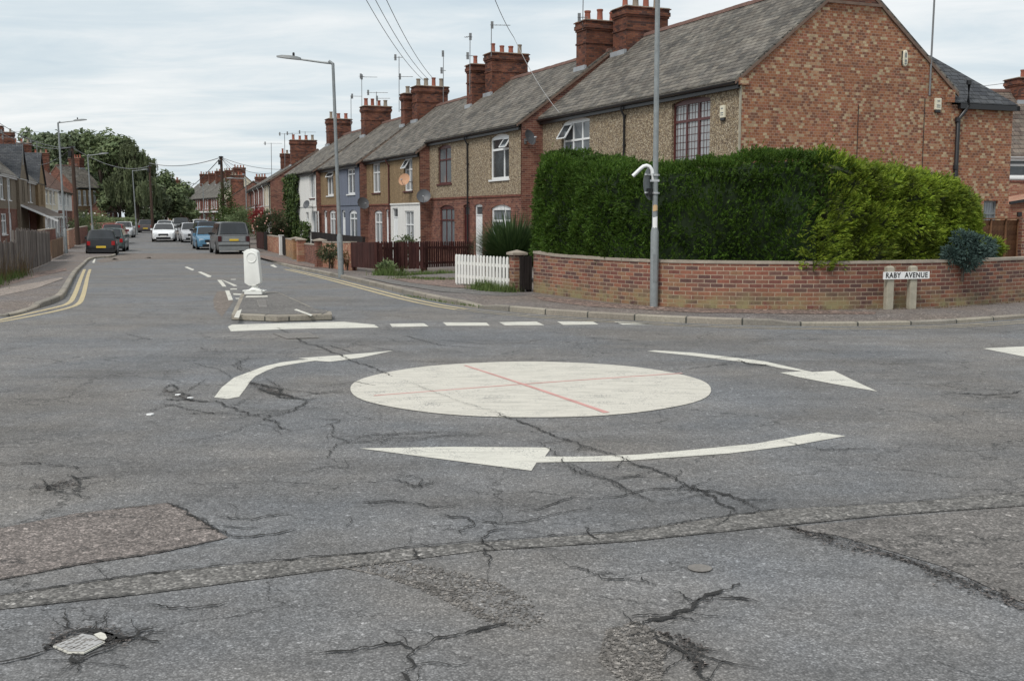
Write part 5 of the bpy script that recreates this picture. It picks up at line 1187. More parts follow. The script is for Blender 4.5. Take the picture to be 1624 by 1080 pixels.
# a bed of sand-coloured joints: curve bends from the side street into the avenue
wall_path('garden_wall', 'low curved red brick garden wall with a pale coping round the hedge at the corner', wl, lambda s: 0.80 if s > 1 else 0.84-0.04*s, 0.22, 'brick_garden', 'coping')
def pier(label, p, w, h, mat, cap=True, z0=0.112, rz=0.0, gap_cap='coping', group=None):
    T = thing('gate_pier', label, 'pier', (p.x, p.y, G(p.y)+z0), rz, group)
    MB().box(-w/2, w/2, -w/2, w/2, -0.3, h).build('shaft', M[mat], T, bevel=0.006)
    if cap:
        c = w/2+0.05; mb = MB(); mb.box(-c, c, -c, c, h+0.001, h+0.05); mb.add([(-c, -c, h+.05), (c, -c, h+.05), (c, c, h+.05), (-c, c, h+.05), (0, 0, h+.11)], [(0, 1, 4), (1, 2, 4), (2, 3, 4), (3, 0, 4)]); mb.build('cap', M[gap_cap], T)
    return T
FR = atan2(UX.y, UX.x)     # heading of the street frontage
p = gz(820, 463, 0.112); p.z = 0; pier('short brick gate pier with a flat cap between white picket fence and dark gate', Vector((p.x, p.y+0.12)), 0.26, 0.80, 'brick_garden', rz=FR)
a = gz(827.5, 463.5, 0.112); b = gz(844, 463.0, 0.112)
def board_run(name, label, a, b, h, mat, cat='fence', pitch=0.1, bw=0.085, rails=(0.25, 0.75), top='flat', z0=0.112, th=0.02, hvar=0.0, z_lift=0.05, posts=None, group=None, lean=0.0, back=1, slat='paling'):
    """boards standing along the ground from a to b"""
    a = Vector(a[:2]); b = Vector(b[:2]); d = b-a; L = d.length; rz = atan2(d.y, d.x); T = thing(name, label, cat, (a.x, a.y, G(a.y)+z0), rz, group)
    n = max(1, round(L/pitch)); gl = lambda x: G(a.y+(b.y-a.y)*x/L)-G(a.y); mb = MB()
    for i in range(n):
        x = (i+.5)*L/n; hh = h+random.uniform(-hvar, hvar); z = gl(x); sh_ = random.gauss(0, lean); x0, x1 = x-bw/2, x+bw/2; zb, zt = z+z_lift, z+hh
        if top == 'round': prof = [(x0, zt-.05), (x0+bw*.15, zt-.015), (x, zt), (x1-bw*.15, zt-.015), (x1, zt-.05)]
        elif top == 'point': prof = [(x0, zt-.06), (x, zt), (x1, zt-.06)]
        else: prof = [(x0, zt+random.uniform(-hvar, hvar)*.3), (x1, zt+random.uniform(-hvar, hvar)*.3)]
        y = random.uniform(-.004, .004)
        mb.extr([(x1, y, zb), (x0, y, zb)]+[(px_+sh_, y, pz) for px_, pz in prof], (0, th, 0))
    mb.build(slat+'s', M[mat], T)
    for r in rails:
        mb = MB(); m = max(1, int(L/2))
        for i in range(m): xa, xb = L*i/m, L*(i+1)/m; mb.bar((xa, th+.02*back, gl(xa)+h*r), (xb, th+.02*back, gl(xb)+h*r), 0.035, 0.07)
        mb.build('rail', M[mat], T)
    for x in (posts if posts is not None else [0.04, L-.04]):
        mb = MB(); z = gl(x); mb.box(x-.045, x+.045, th+.02, th+.11, z-.3, z+h*0.98); mb.build('post', M[mat], T)
    return T
board_run('garden_gate', 'narrow dark boarded gate between the short brick pier and the curved wall', a, b, 0.78, 'blackwood', 'gate', pitch=.06, bw=.055, hvar=.01)
a = gz(721, 452, 0.112); b = gz(778, 457.5, 0.112); c = gz(812, 461, 0.112)
board_run('picket_fence', 'white picket fence with rounded tops and weeds at its foot', a, c, 0.74, 'fence_white', pitch=.145, bw=.078, rails=(.3, .72), top='round', th=.022)
p = gz(812, 459, .112); 
a = gz(557, 429.5, .112); b = gz(600, 433.5, .112); c = gz(718, 429, .112)
board_run('picket_fence', 'dark brown close boarded picket fence along the pavement, above a gravel board', a, b, 0.95, 'fence_brown', pitch=.105, bw=.09, top='round', z_lift=.13)
board_run('picket_fence', 'dark brown open picket fence running back from the pavement corner towards the doors', b, gz(752, 425.5, .112), 0.98, 'fence_brown', pitch=.155, bw=.09, rails=(.25, .78), top='round', z_lift=.1, posts=[.05, 1.6, 3.2])
board_run('picket_fence', 'second dark brown picket fence standing just behind the open one', (b.x+.1, b.y+1.1), (b.x+1.3, b.y+1.2), 0.95, 'fence_brown', pitch=.12, bw=.1, rails=(.25, .78), top='round', z_lift=.1)
# the run of small front walls farther down the street
def seg_wall(label, px0, px1, h, mat, cop='coping', th=.22, name='garden_wall', cat='wall'):
    a = Vector(gz(*px0, .112)[:2]); b = Vector(gz(*px1, .112)[:2]); return wall_path(name, label, resample([b, a], .5)[::-1] if False else resample([a, b], .6), h, th, mat, cop, cat)
seg_wall('rough grey stone front wall with dry plants hanging over it', (512, 424), (556, 429.5), .92, 'brick_sand')
seg_wall('low red brick front wall between two piers', (481, 414.5), (504, 420), .80, 'brick_red')
seg_wall('low orange brick front wall next to the white gate post', (453.5, 406), (471, 412), .90, 'brick_tan')
seg_wall('low brown brick front wall beyond the white gate post', (424.5, 398), (443, 402.5), .92, 'brick_sand')
for lb, px, h, m in (('brick pier at the end of the grey stone wall', (508, 423.5), .98, 'brick_red'), ('darker brick pier left of the red brick wall', (478, 415), .98, 'brick_sand'), ('brick pier joined to the orange wall', (470, 411.5), 1.0, 'brick_tan')):
    p = gz(*px, .112); pier(lb, Vector((p.x, p.y)), .36, h, m, rz=FR)
p = gz(446.5, 404.5, .112); T = thing('gate_post', 'white painted square gate post', 'post', (p.x, p.y, p.z), FR); MB().box(-.11, .11, -.11, .11, -.2, 1.05).build('shaft', M['white_render'], T); MB().box(-.13, .13, -.13, .13, 1.051, 1.09).build('cap', M['white_render'], T)
board_run('garden_gate', 'black gate between the white gate post and the orange brick wall', gz(448, 405, .112), gz(453, 406, .112), 1.05, 'blackwood', 'gate', pitch=.1)
board_run('garden_gate', 'dark purple brown gate in the farther front walls', gz(407, 394, .112), gz(418, 396.5, .112), 1.1, 'fence_brown', 'gate', pitch=.12, bw=.11)
board_run('garden_gate', 'dark boarded gate left of the farther brown wall', gz(419, 397, .112), gz(424, 398, .112), 1.15, 'blackwood', 'gate', pitch=.1)
# black divider between the gardens
a = gz(446, 398, .112); b = at(575, 392, 52)
board_run('garden_fence', 'long black boarded fence between the front gardens', (a.x+1.5, a.y+2.0), (b.x, b.y), 1.15, 'blackwood', pitch=.16, bw=.155)
# left-hand side
a = gz(28, 437, .112); b = gz(81, 414.5, .112); z_ = gz(-60, 462, .112)
board_run('garden_fence', 'tall weathered grey board fence, leaning and split, on the left', a, b, 1.34, 'fence_grey', pitch=.17, bw=.155, hvar=.07, lean=.02, z_lift=.02)
board_run('garden_fence', 'lower rough board fence smothered in dry grass at the left edge', z_, a, 1.0, 'fence_grey', pitch=.18, bw=.15, hvar=.06, lean=.03, z_lift=.02)
board_run('garden_fence', 'low tan board fence between the tall grey fence and the lamp post', gz(83, 412.5, .112), gz(101, 404.5, .112), .95, 'fence_tan', pitch=.15, bw=.14, hvar=.02)
a = gz(80, 407, .112); b = gz(103, 400, .112)
wall_path('garden_wall', 'dark red brick garden wall behind the tan fence', resample([Vector((a.x-.8, a.y+1)), Vector((b.x-.9, b.y+1))], .6), 1.35, .22, 'brick_dark', 'coping')
a = gz(110, 395, .112); b = gz(140, 384, .112)
wall_path('garden_wall', 'brown garden wall on the left beyond the nearest lamp post', resample([Vector(a[:2]), Vector(gz(118, 391, .112)[:2])], .6), 1.2, .22, 'brick_sand', 'coping')
wall_path('garden_wall', 'red brick garden wall behind the parked black hatchback', resample([Vector(gz(123, 388.5, .112)[:2]), Vector(b[:2])], .6), 1.2, .22, 'brick_red', 'coping')
a = gz(163, 379, .112); b = gz(209, 369, .112)
wall_path('garden_wall', 'low wall overgrown with green under the willow', resample([at(150, 372, 95).xy, at(207, 368, 118).xy], .9), 1.3, .3, 'brick_sand', None)
# lap panel fence on the right, behind the wall
a = at(1545, 420, 26.5); b = at(1611, 418, 27.5)
T = thing('panel_fence', 'brown overlapping timber panel fence behind the brick wall at the right', 'fence', (a.x, a.y, 0), atan2(b.y-a.y, b.x-a.x)); L = (b-a).length
zt = at(1580, 348, 27).z; mb = MB(); z = .5; n = 0
while z < zt-.05:
    mb.add([(0, .02, z), (L, .02, z), (L, -.012, z+.15), (0, -.012, z+.15), (0, .035, z), (L, .035, z), (L, .003, z+.15), (0, .003, z+.15)][::1], [(0, 1, 2, 3), (4, 7, 6, 5), (0, 4, 5, 1), (3, 2, 6, 7), (0, 3, 7, 4), (1, 5, 6, 2)]); z += .125
mb.build('slats', M['fence_lap'], T)
for x in (.02, L*.32, L*.68, L-.02): MB().box(x-.02, x+.02, -.05, -.013, .3, zt).build('batten', M['fence_lap'], T)
MB().box(-.02, L+.02, -.06, .05, zt, zt+.03).build('top_rail', M['fence_lap'], T)
p = at(1618, 420, 27.4); pier('brick pier at the right end of the timber panel fence', Vector((p.x+.1, p.y)), .34, 1.62, 'brick_garden', cap=False)
# ------------------------------------------------------------------ hedge and plants
def spray(mb, p, d, L, wd, droop=0.0, seg=2):
    """one flat frond: tapering leaf from p along d"""
    d = d.normalized(); s_ = d.cross(Vector((random.gauss(0, 1), random.gauss(0, 1), random.gauss(0, 1))))
    if s_.length < 1e-3: return
    s_.normalize(); m = p+d*L*.45+Vector((0, 0, -droop*L*.2)); e = p+d*L+Vector((0, 0, -droop*L))
    o = len(mb.v); mb.v += [tuple(p), tuple(m+s_*wd), tuple(e), tuple(m-s_*wd)]; mb.f.append((o, o+1, o+2, o+3))
HB = off_line([p for p in resample(WALLP, .25)], 1.15)           # middle line of the hedge
cumH = [0]
for a, b in zip(HB, HB[1:]): cumH.append(cumH[-1]+(b-a).length)
HT = [(HB[min(i+4, len(HB)-1)]-HB[max(i-4, 0)]).normalized() for i in range(len(HB))]
def hpt(s):
    if s < 0: d = (HB[3]-HB[0]).normalized(); return HB[0]+d*s, d
    for i in range(len(HB)-1):
        if cumH[i+1] >= s: t = (s-cumH[i])/(cumH[i+1]-cumH[i]); return HB[i].lerp(HB[i+1], t), HT[i].lerp(HT[i+1], t).normalized()
    return HB[-1], (HB[-1]-HB[-2]).normalized()
def s_at(px):
    best = min(range(len(HB)), key=lambda i: abs(812+FPX*HB[i].x/HB[i].y-px)); return cumH[best]
import mathutils
def nz(v, s): return mathutils.noise.noise(Vector(v)*s)
def bnd(s, z, zl, zh): return sg-.85+.75*((z-zl)/(zh-zl)-.45)+.45*nz((s*.4, z, 5), 1.6)
def hedge(label, name, s0, s1, topf, halfw, n, L, wd, mat, core, updir, e0=1, e1=1, zlo=.78, jag=.12, lump=.16, side=0):
    zg = .1; c0, _ = hpt((s0+s1)/2); T = thing(name, label, 'hedge', (c0.x, c0.y, zg)); O = Vector((c0.x, c0.y, zg))
    def surf(s, th, k=1.0, kz=None):
        """s along, th from 0 (front foot) over the top to pi (back foot)"""
        p, t = hpt(s); nn = Vector((t.y, -t.x)); e = 1.0
        if e0: e = min(e, (max(0, (s-s0))/.7)**.45 if s-s0 < .7 else 1)
        if e1: e = min(e, (max(0, (s1-s))/e1)**.5 if s1-s < e1 else 1)
        tp = topf(s); h = tp-zlo; hw = halfw*(0.35+.65*e); cs, sn = cos(th), sin(th)
        ex = math.copysign(abs(cs)**.35, cs); ez = abs(sn)**.45
        lp = 1+lump*nz((s, th*1.2, 3), .9)+.7*lump*nz((s, th*2, 9), 2.6)
        q = p+nn*hw*ex*k*lp; return Vector((q.x, q.y, zlo+h*ez*(kz or k)*(0.98+.03*nz((s, th, 1), 2.2))))
    def topj(s): return 0
    # dark solid core, coloured for the shade inside the hedge in place of branches
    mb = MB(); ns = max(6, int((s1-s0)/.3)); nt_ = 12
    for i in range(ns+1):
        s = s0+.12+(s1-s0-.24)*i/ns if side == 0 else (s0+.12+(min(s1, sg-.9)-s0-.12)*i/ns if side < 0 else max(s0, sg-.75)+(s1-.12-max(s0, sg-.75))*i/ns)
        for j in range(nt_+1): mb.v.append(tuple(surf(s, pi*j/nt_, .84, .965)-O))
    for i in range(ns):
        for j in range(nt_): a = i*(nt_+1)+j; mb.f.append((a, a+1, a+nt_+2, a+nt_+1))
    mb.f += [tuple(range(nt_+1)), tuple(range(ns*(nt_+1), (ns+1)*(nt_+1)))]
    mb.build('dark_core', M[core], T)
    mb = MB(); per = 9
    for _ in range(n//per):
        s = s0+(s1-s0)*random.random(); r_ = random.random()
        if r_ < .62: th = math.asin(min(1, random.random()**(1/.45)))
        else: th = math.acos(max(-1, min(1, math.copysign(abs(random.uniform(-.8, 1))**(1/.35), random.uniform(-.5, 1)))))
        if random.random() < .10: s = (s0 if random.random() < .5 else s1)+random.gauss(0, .12); s = max(s0, min(s1, s))
        a = surf(s, th); b = surf(s+.03, th); c = surf(s, th+.03); nm = (b-a).cross(c-a)
        if nm.length < 1e-7: continue
        nm.normalize()
        if side and (s-bnd(s, a.z, .8, 3.0))*side+random.gauss(0, .16) < 0: continue
        p_, t_ = hpt(s)
        if nm.dot(Vector((t_.y, -t_.x, .5))) < 0: nm = -nm
        gap = nz(a+Vector((7, 3, 1)), 2.6)
        if gap > .36 and th < .8 and random.random() < .35: continue          # hollows where the dark inside shows
        k_ = random.uniform(-.06, .05)+.12*nz(a, 2.4)
        d = nm*.8+Vector(updir)*random.uniform(.2, 1.3)+Vector((random.gauss(0, .28), random.gauss(0, .28), random.gauss(0, .28)))+Vector((nz(a, 1.7), 0, nz(a+Vector((5, 5, 5)), 1.7)))*.8
        d.normalize(); fl = L*random.uniform(.8, 2.0); sd = d.cross(Vector((random.gauss(0, 1), random.gauss(0, 1), random.gauss(0, 1)))).normalized(); ll0 = L*random.uniform(.55, 1.1)
        for i in range(per):        # a flat frond: side sprigs off a short stem
            t = (i//2)/(per/2); sg_ = 1 if i % 2 else -1; q = a+nm*k_+d*fl*t
            if i == per-1: q = a+nm*k_+d*fl*.8; dd = d
            else: dd = d*1.0+sd*sg_*.5*(1-.4*t)
            spray(mb, q-O, dd+Vector((random.gauss(0, .12), random.gauss(0, .12), random.gauss(0, .12))), ll0*(1.1-.55*t), wd*random.uniform(.6, 1.1), .12)
    # clumps: feathery shoots standing above the clipped top
    for _ in range(int((s1-s0)*jag*60)):
        s = random.uniform(s0+.1, s1-.1) if side == 0 else (random.uniform(s0+.1, sg-.3) if side < 0 else random.uniform(sg-.6, s1-.1)); th = random.uniform(1.0, 2.0); base = surf(s, th, .95); hh = random.uniform(.08, .34)*(1 if random.random() < .7 else 1.5)*(.4+1.6*max(0, nz((s, 2, 2), 1.5)+.4)); ax = Vector((random.gauss(0, .18)+updir[0]*.2, random.gauss(0, .18), 1)).normalized()
        for i in range(16):
            t = i/16; q = base+ax*hh*t; d = ax*.9+Vector((random.gauss(0, .6), random.gauss(0, .6), .2)); spray(mb, q-O, d, L*(1.1-t*.6), wd*.8)
    mb.build('foliage', M[mat], T, fix=False); return T
sg = s_at(1330)
TOPS = [(780,300),(838,268),(860,246),(900,243),(960,252),(1000,258),(1060,264),(1120,254),(1180,246),(1230,242),(1290,246),(1340,262),(1400,272),(1450,282),(1490,300),(1520,328),(1545,356),(1600,410)]
def top_px(s):
    p, t = hpt(s); px = 812+FPX*p.x/p.y
    for (a, ya), (b, yb) in zip(TOPS, TOPS[1:]):
        if a <= px <= b: y = ya+(yb-ya)*(px-a)/(b-a); return 1.75+(343-y)*(p.y-.1)/FPX-.07
    return 2.2
def top_dark_old(s):
    t = s/sg; px_z = 3.02+.06*sin(s*1.3)+.05*sin(s*3.1+1); return px_z+.08*sst(.55, .75, t)-.10*sst(0.22, .4, t)*(1-sst(.5, .62, t))
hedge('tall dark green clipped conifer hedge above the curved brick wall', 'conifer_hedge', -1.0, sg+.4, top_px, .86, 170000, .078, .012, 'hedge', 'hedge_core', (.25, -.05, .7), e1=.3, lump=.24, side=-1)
s_e = s_at(1500)
def top_gold_old(s):
    t = (s-sg)/(s_e-sg); return 2.86-.16*t-1.05*max(0, t-.45)**1.2*2.0
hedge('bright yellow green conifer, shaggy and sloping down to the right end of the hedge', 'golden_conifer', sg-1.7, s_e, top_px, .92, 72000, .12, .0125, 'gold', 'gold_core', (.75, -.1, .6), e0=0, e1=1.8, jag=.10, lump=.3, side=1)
# patches of olive growth low in the dark hedge
def tuft(name, label, c, r, n, L, wd, mat, up=(0, 0, .6), cat='shrub', sz=.8, parent=None, flowers=None, lobes=((0, 0, 0, 1),)):
    c = Vector(c); T = thing(name, label, cat, (c.x, c.y, c.z-r*sz)); O = Vector(T.location); mb = MB()
    for _ in range(n):
        lx, ly, lz, lr = random.choice(lobes); d = Vector((random.gauss(0, 1), random.gauss(0, 1), random.gauss(0, 1))).normalized(); k_ = lr*random.uniform(.45, 1.0)*(1+.75*nz(d*1.6+c, 1.0)); p = c+Vector((d.x*r*k_+lx, d.y*r*k_+ly, d.z*r*sz*k_+lz))
        spray(mb, p-O, d+Vector(up)+Vector((random.gauss(0, .4), random.gauss(0, .4), random.gauss(0, .4))), L*random.uniform(.6, 1.3), wd, .2)
    mb.build('foliage', M[mat], T, fix=False)
    if flowers:
        mb = MB()
        for _ in range(flowers[1]):
            d = Vector((random.gauss(0, 1), random.gauss(-.5, .8), random.gauss(.3, 1))).normalized(); q = c+Vector((d.x*r, d.y*r, d.z*r*sz))-O; mb.sphere(tuple(q), flowers[2], 6, 4)
        mb.build('blossom', M[flowers[0]], T)
    MB().tube([(0, 0, -.3), (.02, 0, r*sz)], .03, 6).build('stem', M['bark'], T); return T
tuft('shrub', 'blue grey leafed bush spilling over the wall beside the yellow conifer', at(1528, 396, 20.2), .36, 3600, .09, .012, 'euphorbia', (0, -.3, .5), lobes=((0, 0, -.02, .75), (-.22, 0, -.12, .5), (.2, 0, .12, .55), (.32, .1, -.05, .45), (.08, -.05, -.22, .45), (-.05, 0, .2, .45)))
tuft('shrub', 'smaller blue grey bush behind the wall in front of the panel fence', at(1558, 396, 21.5), .26, 1300, .11, .014, 'euphorbia', (0, -.2, .6))
tuft('shrub', 'small yellow green tip of conifer left of the panel fence batten', at(1573, 393, 22.3), .2, 700, .15, .014, 'gold', (.6, 0, .6))
# spiky bush behind the white pickets
def spiky(label, c, n, L, mat='phormium'):
    T = thing('spiky_plant', label, 'plant', c); mb = MB()
    for _ in range(n):
        az = random.uniform(0, 2*pi); el = random.triangular(.15, 1.5, 1.0); ll = L*random.uniform(.7, 1.05); wd = random.uniform(.010, .017); b = Vector((cos(az), sin(az), 0))*random.uniform(0, .28)+Vector((0, 0, random.uniform(.1, .5))); d = Vector((cos(az)*cos(el), sin(az)*cos(el), sin(el))); s_ = Vector((-sin(az), cos(az), 0)); m = 5; o = len(mb.v)
        for i in range(m+1):
            t = i/m; q = b+d*ll*t+Vector((0, 0, -.30*ll*t*t*cos(el))); w2 = wd*(1-t**3)+.001; mb.v += [tuple(q-s_*w2), tuple(q+s_*w2)]
        for i in range(m): mb.f.append((o+2*i, o+2*i+1, o+2*i+3, o+2*i+2))
    mb.build('leaves', M[mat], T, fix=False); MB().lathe([(.28, -.2), (.3, .3), (.2, .55), (.05, .62)], n=12).build('crown', M['hedge_core'], T)
c = gz(806, 449, .112); spiky('big round spiky bush of long sword leaves between the white pickets and the hedge', (c.x+.1, c.y+1.2, c.z-.0), 2900, 1.55)
# ivy plant, rose and other bushes by the far front gardens
p = at(428, 358, 74); tuft('rose_bush', 'rambling rose bush with pale pink blooms by the far brick gable', p, 1.15, 4200, .14, .045, 'leaf_rose', (0, 0, .3), sz=.85, flowers=('petal_pink', 22, .05))
p = at(385, 352, 82); tuft('shrub', 'mixed green hedge bush behind the dark parked car', p, 1.3, 3200, .16, .05, 'leaf_mid', sz=.8)
p = at(366, 350, 92); tuft('shrub', 'dark green bush at the foot of the telegraph pole', p, 1.5, 3000, .18, .055, 'leaf_ivy', sz=.75)
p = at(411, 345, 80); tuft('shrub', 'small red leafed shrub in front of the brick gable', p, .75, 1300, .12, .04, 'leaf_red', sz=1.0)
p = at(358, 322, 98); tuft('climbing_ivy', 'ivy climbing the telegraph pole on the right', p, .75, 1500, .16, .05, 'leaf_ivy', cat='ivy', sz=2.6)
p = gz(526, 426, .112); p.z += .42; tuft('shrub', 'dry brown and green plants spilling over the grey stone wall', (p.x, p.y+.0, p.z), .3, 500, .12, .02, 'leaf_dry', (0, -.2, -.1), sz=.7)
p = gz(551, 429, .112); p.z += .38; tuft('shrub', 'second clump of dry plants at the end of the stone wall beside the lamp post', p, .27, 400, .12, .02, 'leaf_dry', (0, -.2, -.1), sz=.8)
p = at(522, 400, 34.2); tuft('shrub', 'grey green plant leaning over the top of the stone wall', p, .34, 500, .12, .02, 'leaf_rose', (0, -.2, .1), sz=.6)
p = at(645, 388, 50); tuft('shrub', 'pale green shrub in front of the white painted ground floor', p, .55, 700, .12, .035, 'leaf_mid', sz=.7)
p = at(142, 362, 105); tuft('rose_bush', 'garden bush with white flowers in front of the last house on the left', p, 1.9, 3500, .22, .07, 'leaf_mid', sz=.8, flowers=('petal', 14, .09))
T_ = tuft('shrub', 'dark rounded bush left of the parked cars', at(140, 372, 92), 1.4, 1500, .2, .07, 'leaf_dark', sz=.6)
# grass and weeds
def weeds(label, pts, n, h, mat='grass', name='grass', spread=.12, z0=.112):
    P = PX(pts, z0); mb = MB(); seg_ = [(a, b) for a, b in zip(P, P[1:])]; tot = [(b-a).length for a, b in seg_]
    for _ in range(n):
        a, b = random.choices(seg_, tot)[0]; q = a.lerp(b, random.random())+Vector((random.gauss(0, spread), random.gauss(0, spread))); cl = .5+.7*(nz((q.x, q.y, 0), 3)+.5)
        hh = h*random.uniform(.4, 1.1)*cl; az = random.uniform(0, 2*pi); bnd = Vector((cos(az), sin(az), 0))*hh*random.uniform(.1, .7); b0 = Vector((q.x, q.y, G(q.y)+z0-.01)); s_ = Vector((-sin(az), cos(az), 0))*.008
        mb.quad(b0-s_, b0+s_, b0+bnd+Vector((0, 0, hh)))
    return tag(mb.build(name, M[mat], fix=False), label, kind='stuff')
weeds('green weeds growing at the foot of the white picket fence', [(757, 458), (780, 461.5), (812, 463.5)], 1500, .26)
weeds('trodden grass tufts on the bare front garden', [(640, 441), (700, 444), (722, 443)], 1500, .09, spread=.3)
weeds('grass along the foot of the open brown fence', [(600, 437), (640, 437), (720, 433)], 1300, .16, spread=.12)
weeds('weeds at the corner of the brown close boarded fence', [(600, 436), (612, 437), (640, 438)], 900, .30, spread=.12)
weeds('rough grass under the weathered fence', [(-30, 462), (0, 446), (20, 441), (32, 437)], 1300, .28, spread=.15)
weeds('dry grass growing through the lower board fence', [(-40, 452), (0, 442), (30, 433)], 900, .8, 'leaf_dry', spread=.2)
weeds('moss and small weeds along the foot of the curved wall', [(1180, 492), (1300, 492), (1390, 491), (1480, 489), (1560, 484), (1620, 479)], 1200, .035, 'leaf_dry', spread=.05)
weeds('small weeds along the kerb joint', [(640, 468), (700, 478), (760, 486)], 300, .05, spread=.06)
p = gz(603, 434, .112); tuft('weed_clump', 'leafy weed growing at the corner of the brown picket fence', (p.x+.2, p.y-.1, p.z+.18), .22, 420, .12, .03, 'leaf_mid', cat='plant', sz=.8)
# ================================================================== STREET FURNITURE
def lamp_post(label, base, h, hd, arm, r0, r1, hs_=1.0, rise=.25, lean=(0, 0), name='street_lamp', down=0.0):
    T = thing(name, label, 'street lamp', base, 0, 'street lamps'); top = Vector((lean[0]*h, lean[1]*h, h)); d = Vector((cos(hd), sin(hd), 0))
    k_ = min(1.35, h*.18); kp = top*(k_/h); k2 = top*((k_+.1)/h)
    MB().tube([(0, 0, -.1), tuple(kp), tuple(k2)], [r0, r0, r1*1.02], 14).build('base_section', M['steel'], T, smooth=True)
    MB().tube([tuple(k2*.99), tuple(top)], [r1, r1*.72], 12).build('column', M['steel'], T, smooth=True)
    e = top+d*arm+Vector((0, 0, rise)); MB().tube([tuple(top-Vector((0, 0, .15))), tuple(top-Vector((0, 0, .02))), tuple(top+d*.12+Vector((0, 0, .06*1)))], r1*.8, 8).build('bracket', M['steel'], T)
    MB().tube([tuple(top+d*.02), tuple(top+d*arm*.3+Vector((0, 0, rise*.22))), tuple(e)], [.035, .03, .026], 8).build('arm', M['steel'], T, smooth=True)
    s_ = Vector((-d.y, d.x, 0)); mb = MB(); L = .75*hs_; n = 6; prof = [(0, .05, .05), (.12, .09, .07), (.4, .12, .075), (.75, .12, .06), (1, .05, .025)]
    for t, w_, hh in prof:
        c = e+d*L*t+Vector((0, 0, rise/arm*L*t)); mb.v += [tuple(c+s_*w_*hs_-Vector((0, 0, .02))), tuple(c+s_*w_*.7*hs_+Vector((0, 0, hh))), tuple(c-s_*w_*.7*hs_+Vector((0, 0, hh))), tuple(c-s_*w_*hs_-Vector((0, 0, .02)))]
    for i in range(len(prof)-1):
        for j in range(4): a = 4*i+j; b = 4*i+(j+1) % 4; mb.f.append((a, b, b+4, a+4))
    mb.f += [(0, 1, 2, 3), tuple(range(4*len(prof)-4, 4*len(prof)))]; H = mb.build('lantern', M['steel_dark'], T, smooth=True)
    c = e+d*L*.3+Vector((0, 0, .1*hs_)); MB().lathe([(.035, 0), (.035, .09), (.02, .11)], tuple(c), 8).build('photocell', M['gutter'], H)
    MB().box(-r0*.45, r0*.45, -r0*1.04, -r0*.86, .45, .95).build('door', M['steel_dark'], T)
    return T
# nearest column, cut off by the top of the frame, carries a sign and a bent conduit
b1 = gz(1037, 486.5, .112); T1 = lamp_post('tall grey lamp column by the curved brick wall, cut off by the picture top', b1, 8.0, radians(200), 1.6, .075, .052, lean=((at(1043, 0, b1.y).x-b1.x)/(at(1043, 0, b1.y).z-b1.z), 0))
g_ = T1.children[2] if False else None
T = thing('road_sign', 'round road sign seen from its grey back, strapped to the nearest lamp column', 'road sign', (b1.x, b1.y, b1.z+2.0), radians(58))
mb = MB(); mb.lathe([(.30, -.002), (.30, .002)], (-.02, .09, .22), 28, 'y'); mb.build('sign_plate', M['steel_dark'], T)
mb = MB(); mb.box(-.28, .24, .05, .085, .36, .39); mb.box(-.28, .24, .05, .085, .04, .07); mb.build('back_rail', M['alu'], T)
MB().box(-.20, -.05, .03, .08, .0, .13).build('fixing_box', M['gutter'], T); mb = MB(); mb.lathe([(.075, 0), (.075, .03)], (0, 0, .355), 12); mb.lathe([(.075, 0), (.075, .03)], (0, 0, .035), 12); mb.build('strap', M['alu'], T)
T = thing('conduit', 'white hooked pipe bending over beside the lamp column', 'pipe', (b1.x, b1.y, b1.z+2.27))
mb = MB(); L = [(-.07, -.02, 0), (-.07, -.02, .16), (-.085, -.02, .24), (-.13, -.02, .31), (-.19, -.02, .335), (-.26, -.02, .315), (-.33, -.02, .25), (-.47, -.02, .10)]; L = [(x*.88, y, z*.8) for x, y, z in L]; mb.tube(L, [.036]*2+[.034]*6, 12); mb.build('tube', M['white'], T, smooth=True)
MB().box(-.11, .06, -.05, .03, -.02, .02).build('clamp', M['alu'], T)
for nm, z0_, z1_, m in (('poster', 1.20, 1.34, 'sign_white'), ('poster', .95, 1.06, 'sign_white') , ('sticker', 1.72, 1.85, 'sticker_tan'), ('sticker', 1.42, 1.64, 'sign_white')):
    mb = MB(); n = 8; r_ = .061; a0 = -2.5 if nm == 'sticker' else -2.4; a1 = -1.0
    for i in range(n+1):
        a = a0+(a1-a0)*i/n; mb.v += [(r_*cos(a), r_*sin(a), z0_+(.02*random.random() if nm == 'sticker' else 0)), (r_*cos(a), r_*sin(a), z1_-(.03*random.random() if nm == 'sticker' else 0))]
    for i in range(n): mb.f.append((2*i, 2*i+2, 2*i+3, 2*i+1))
    if nm == 'poster' and z0_ < 1.1: continue
    mb.build(nm, M[m], T1, fix=False)
b2 = gz(541, 435.5, .112); hd2 = radians(180); t2 = at(528, 101, b2.y); lamp_post('tall grey street lamp by the brown fence, its arm reaching over the road', b2, t2.z-b2.z, radians(176), .95, .085, .06, hs_=.95, rise=.12, lean=((t2.x-b2.x)/(t2.z-b2.z), 0))
for lb, bx, tx, h, arm, rr, hd in (('leftmost tall grey street lamp, behind the tan fence', (105, 402), 92, 7.6, 1.0, .12, 8), ('second grey street lamp on the left, in front of the last left-hand house', (148, 384), 139, 7.9, 1.3, .13, 5), ('third grey street lamp, standing against the willow', (217, 371.5), 210, 7.6, 1.4, .14, 8)):
    b = gz(*bx, .112); sc = b.y/FPX; top = {105: 195, 148: 247, 217: 271.5}[bx[0]]; h = at(bx[0], top, b.y).z-b.z; lamp_post(lb, b, h, radians(hd), .85, .10, .065, hs_=.95, rise=.10, lean=((at(tx, top, b.y).x-b.x)/h, 0))
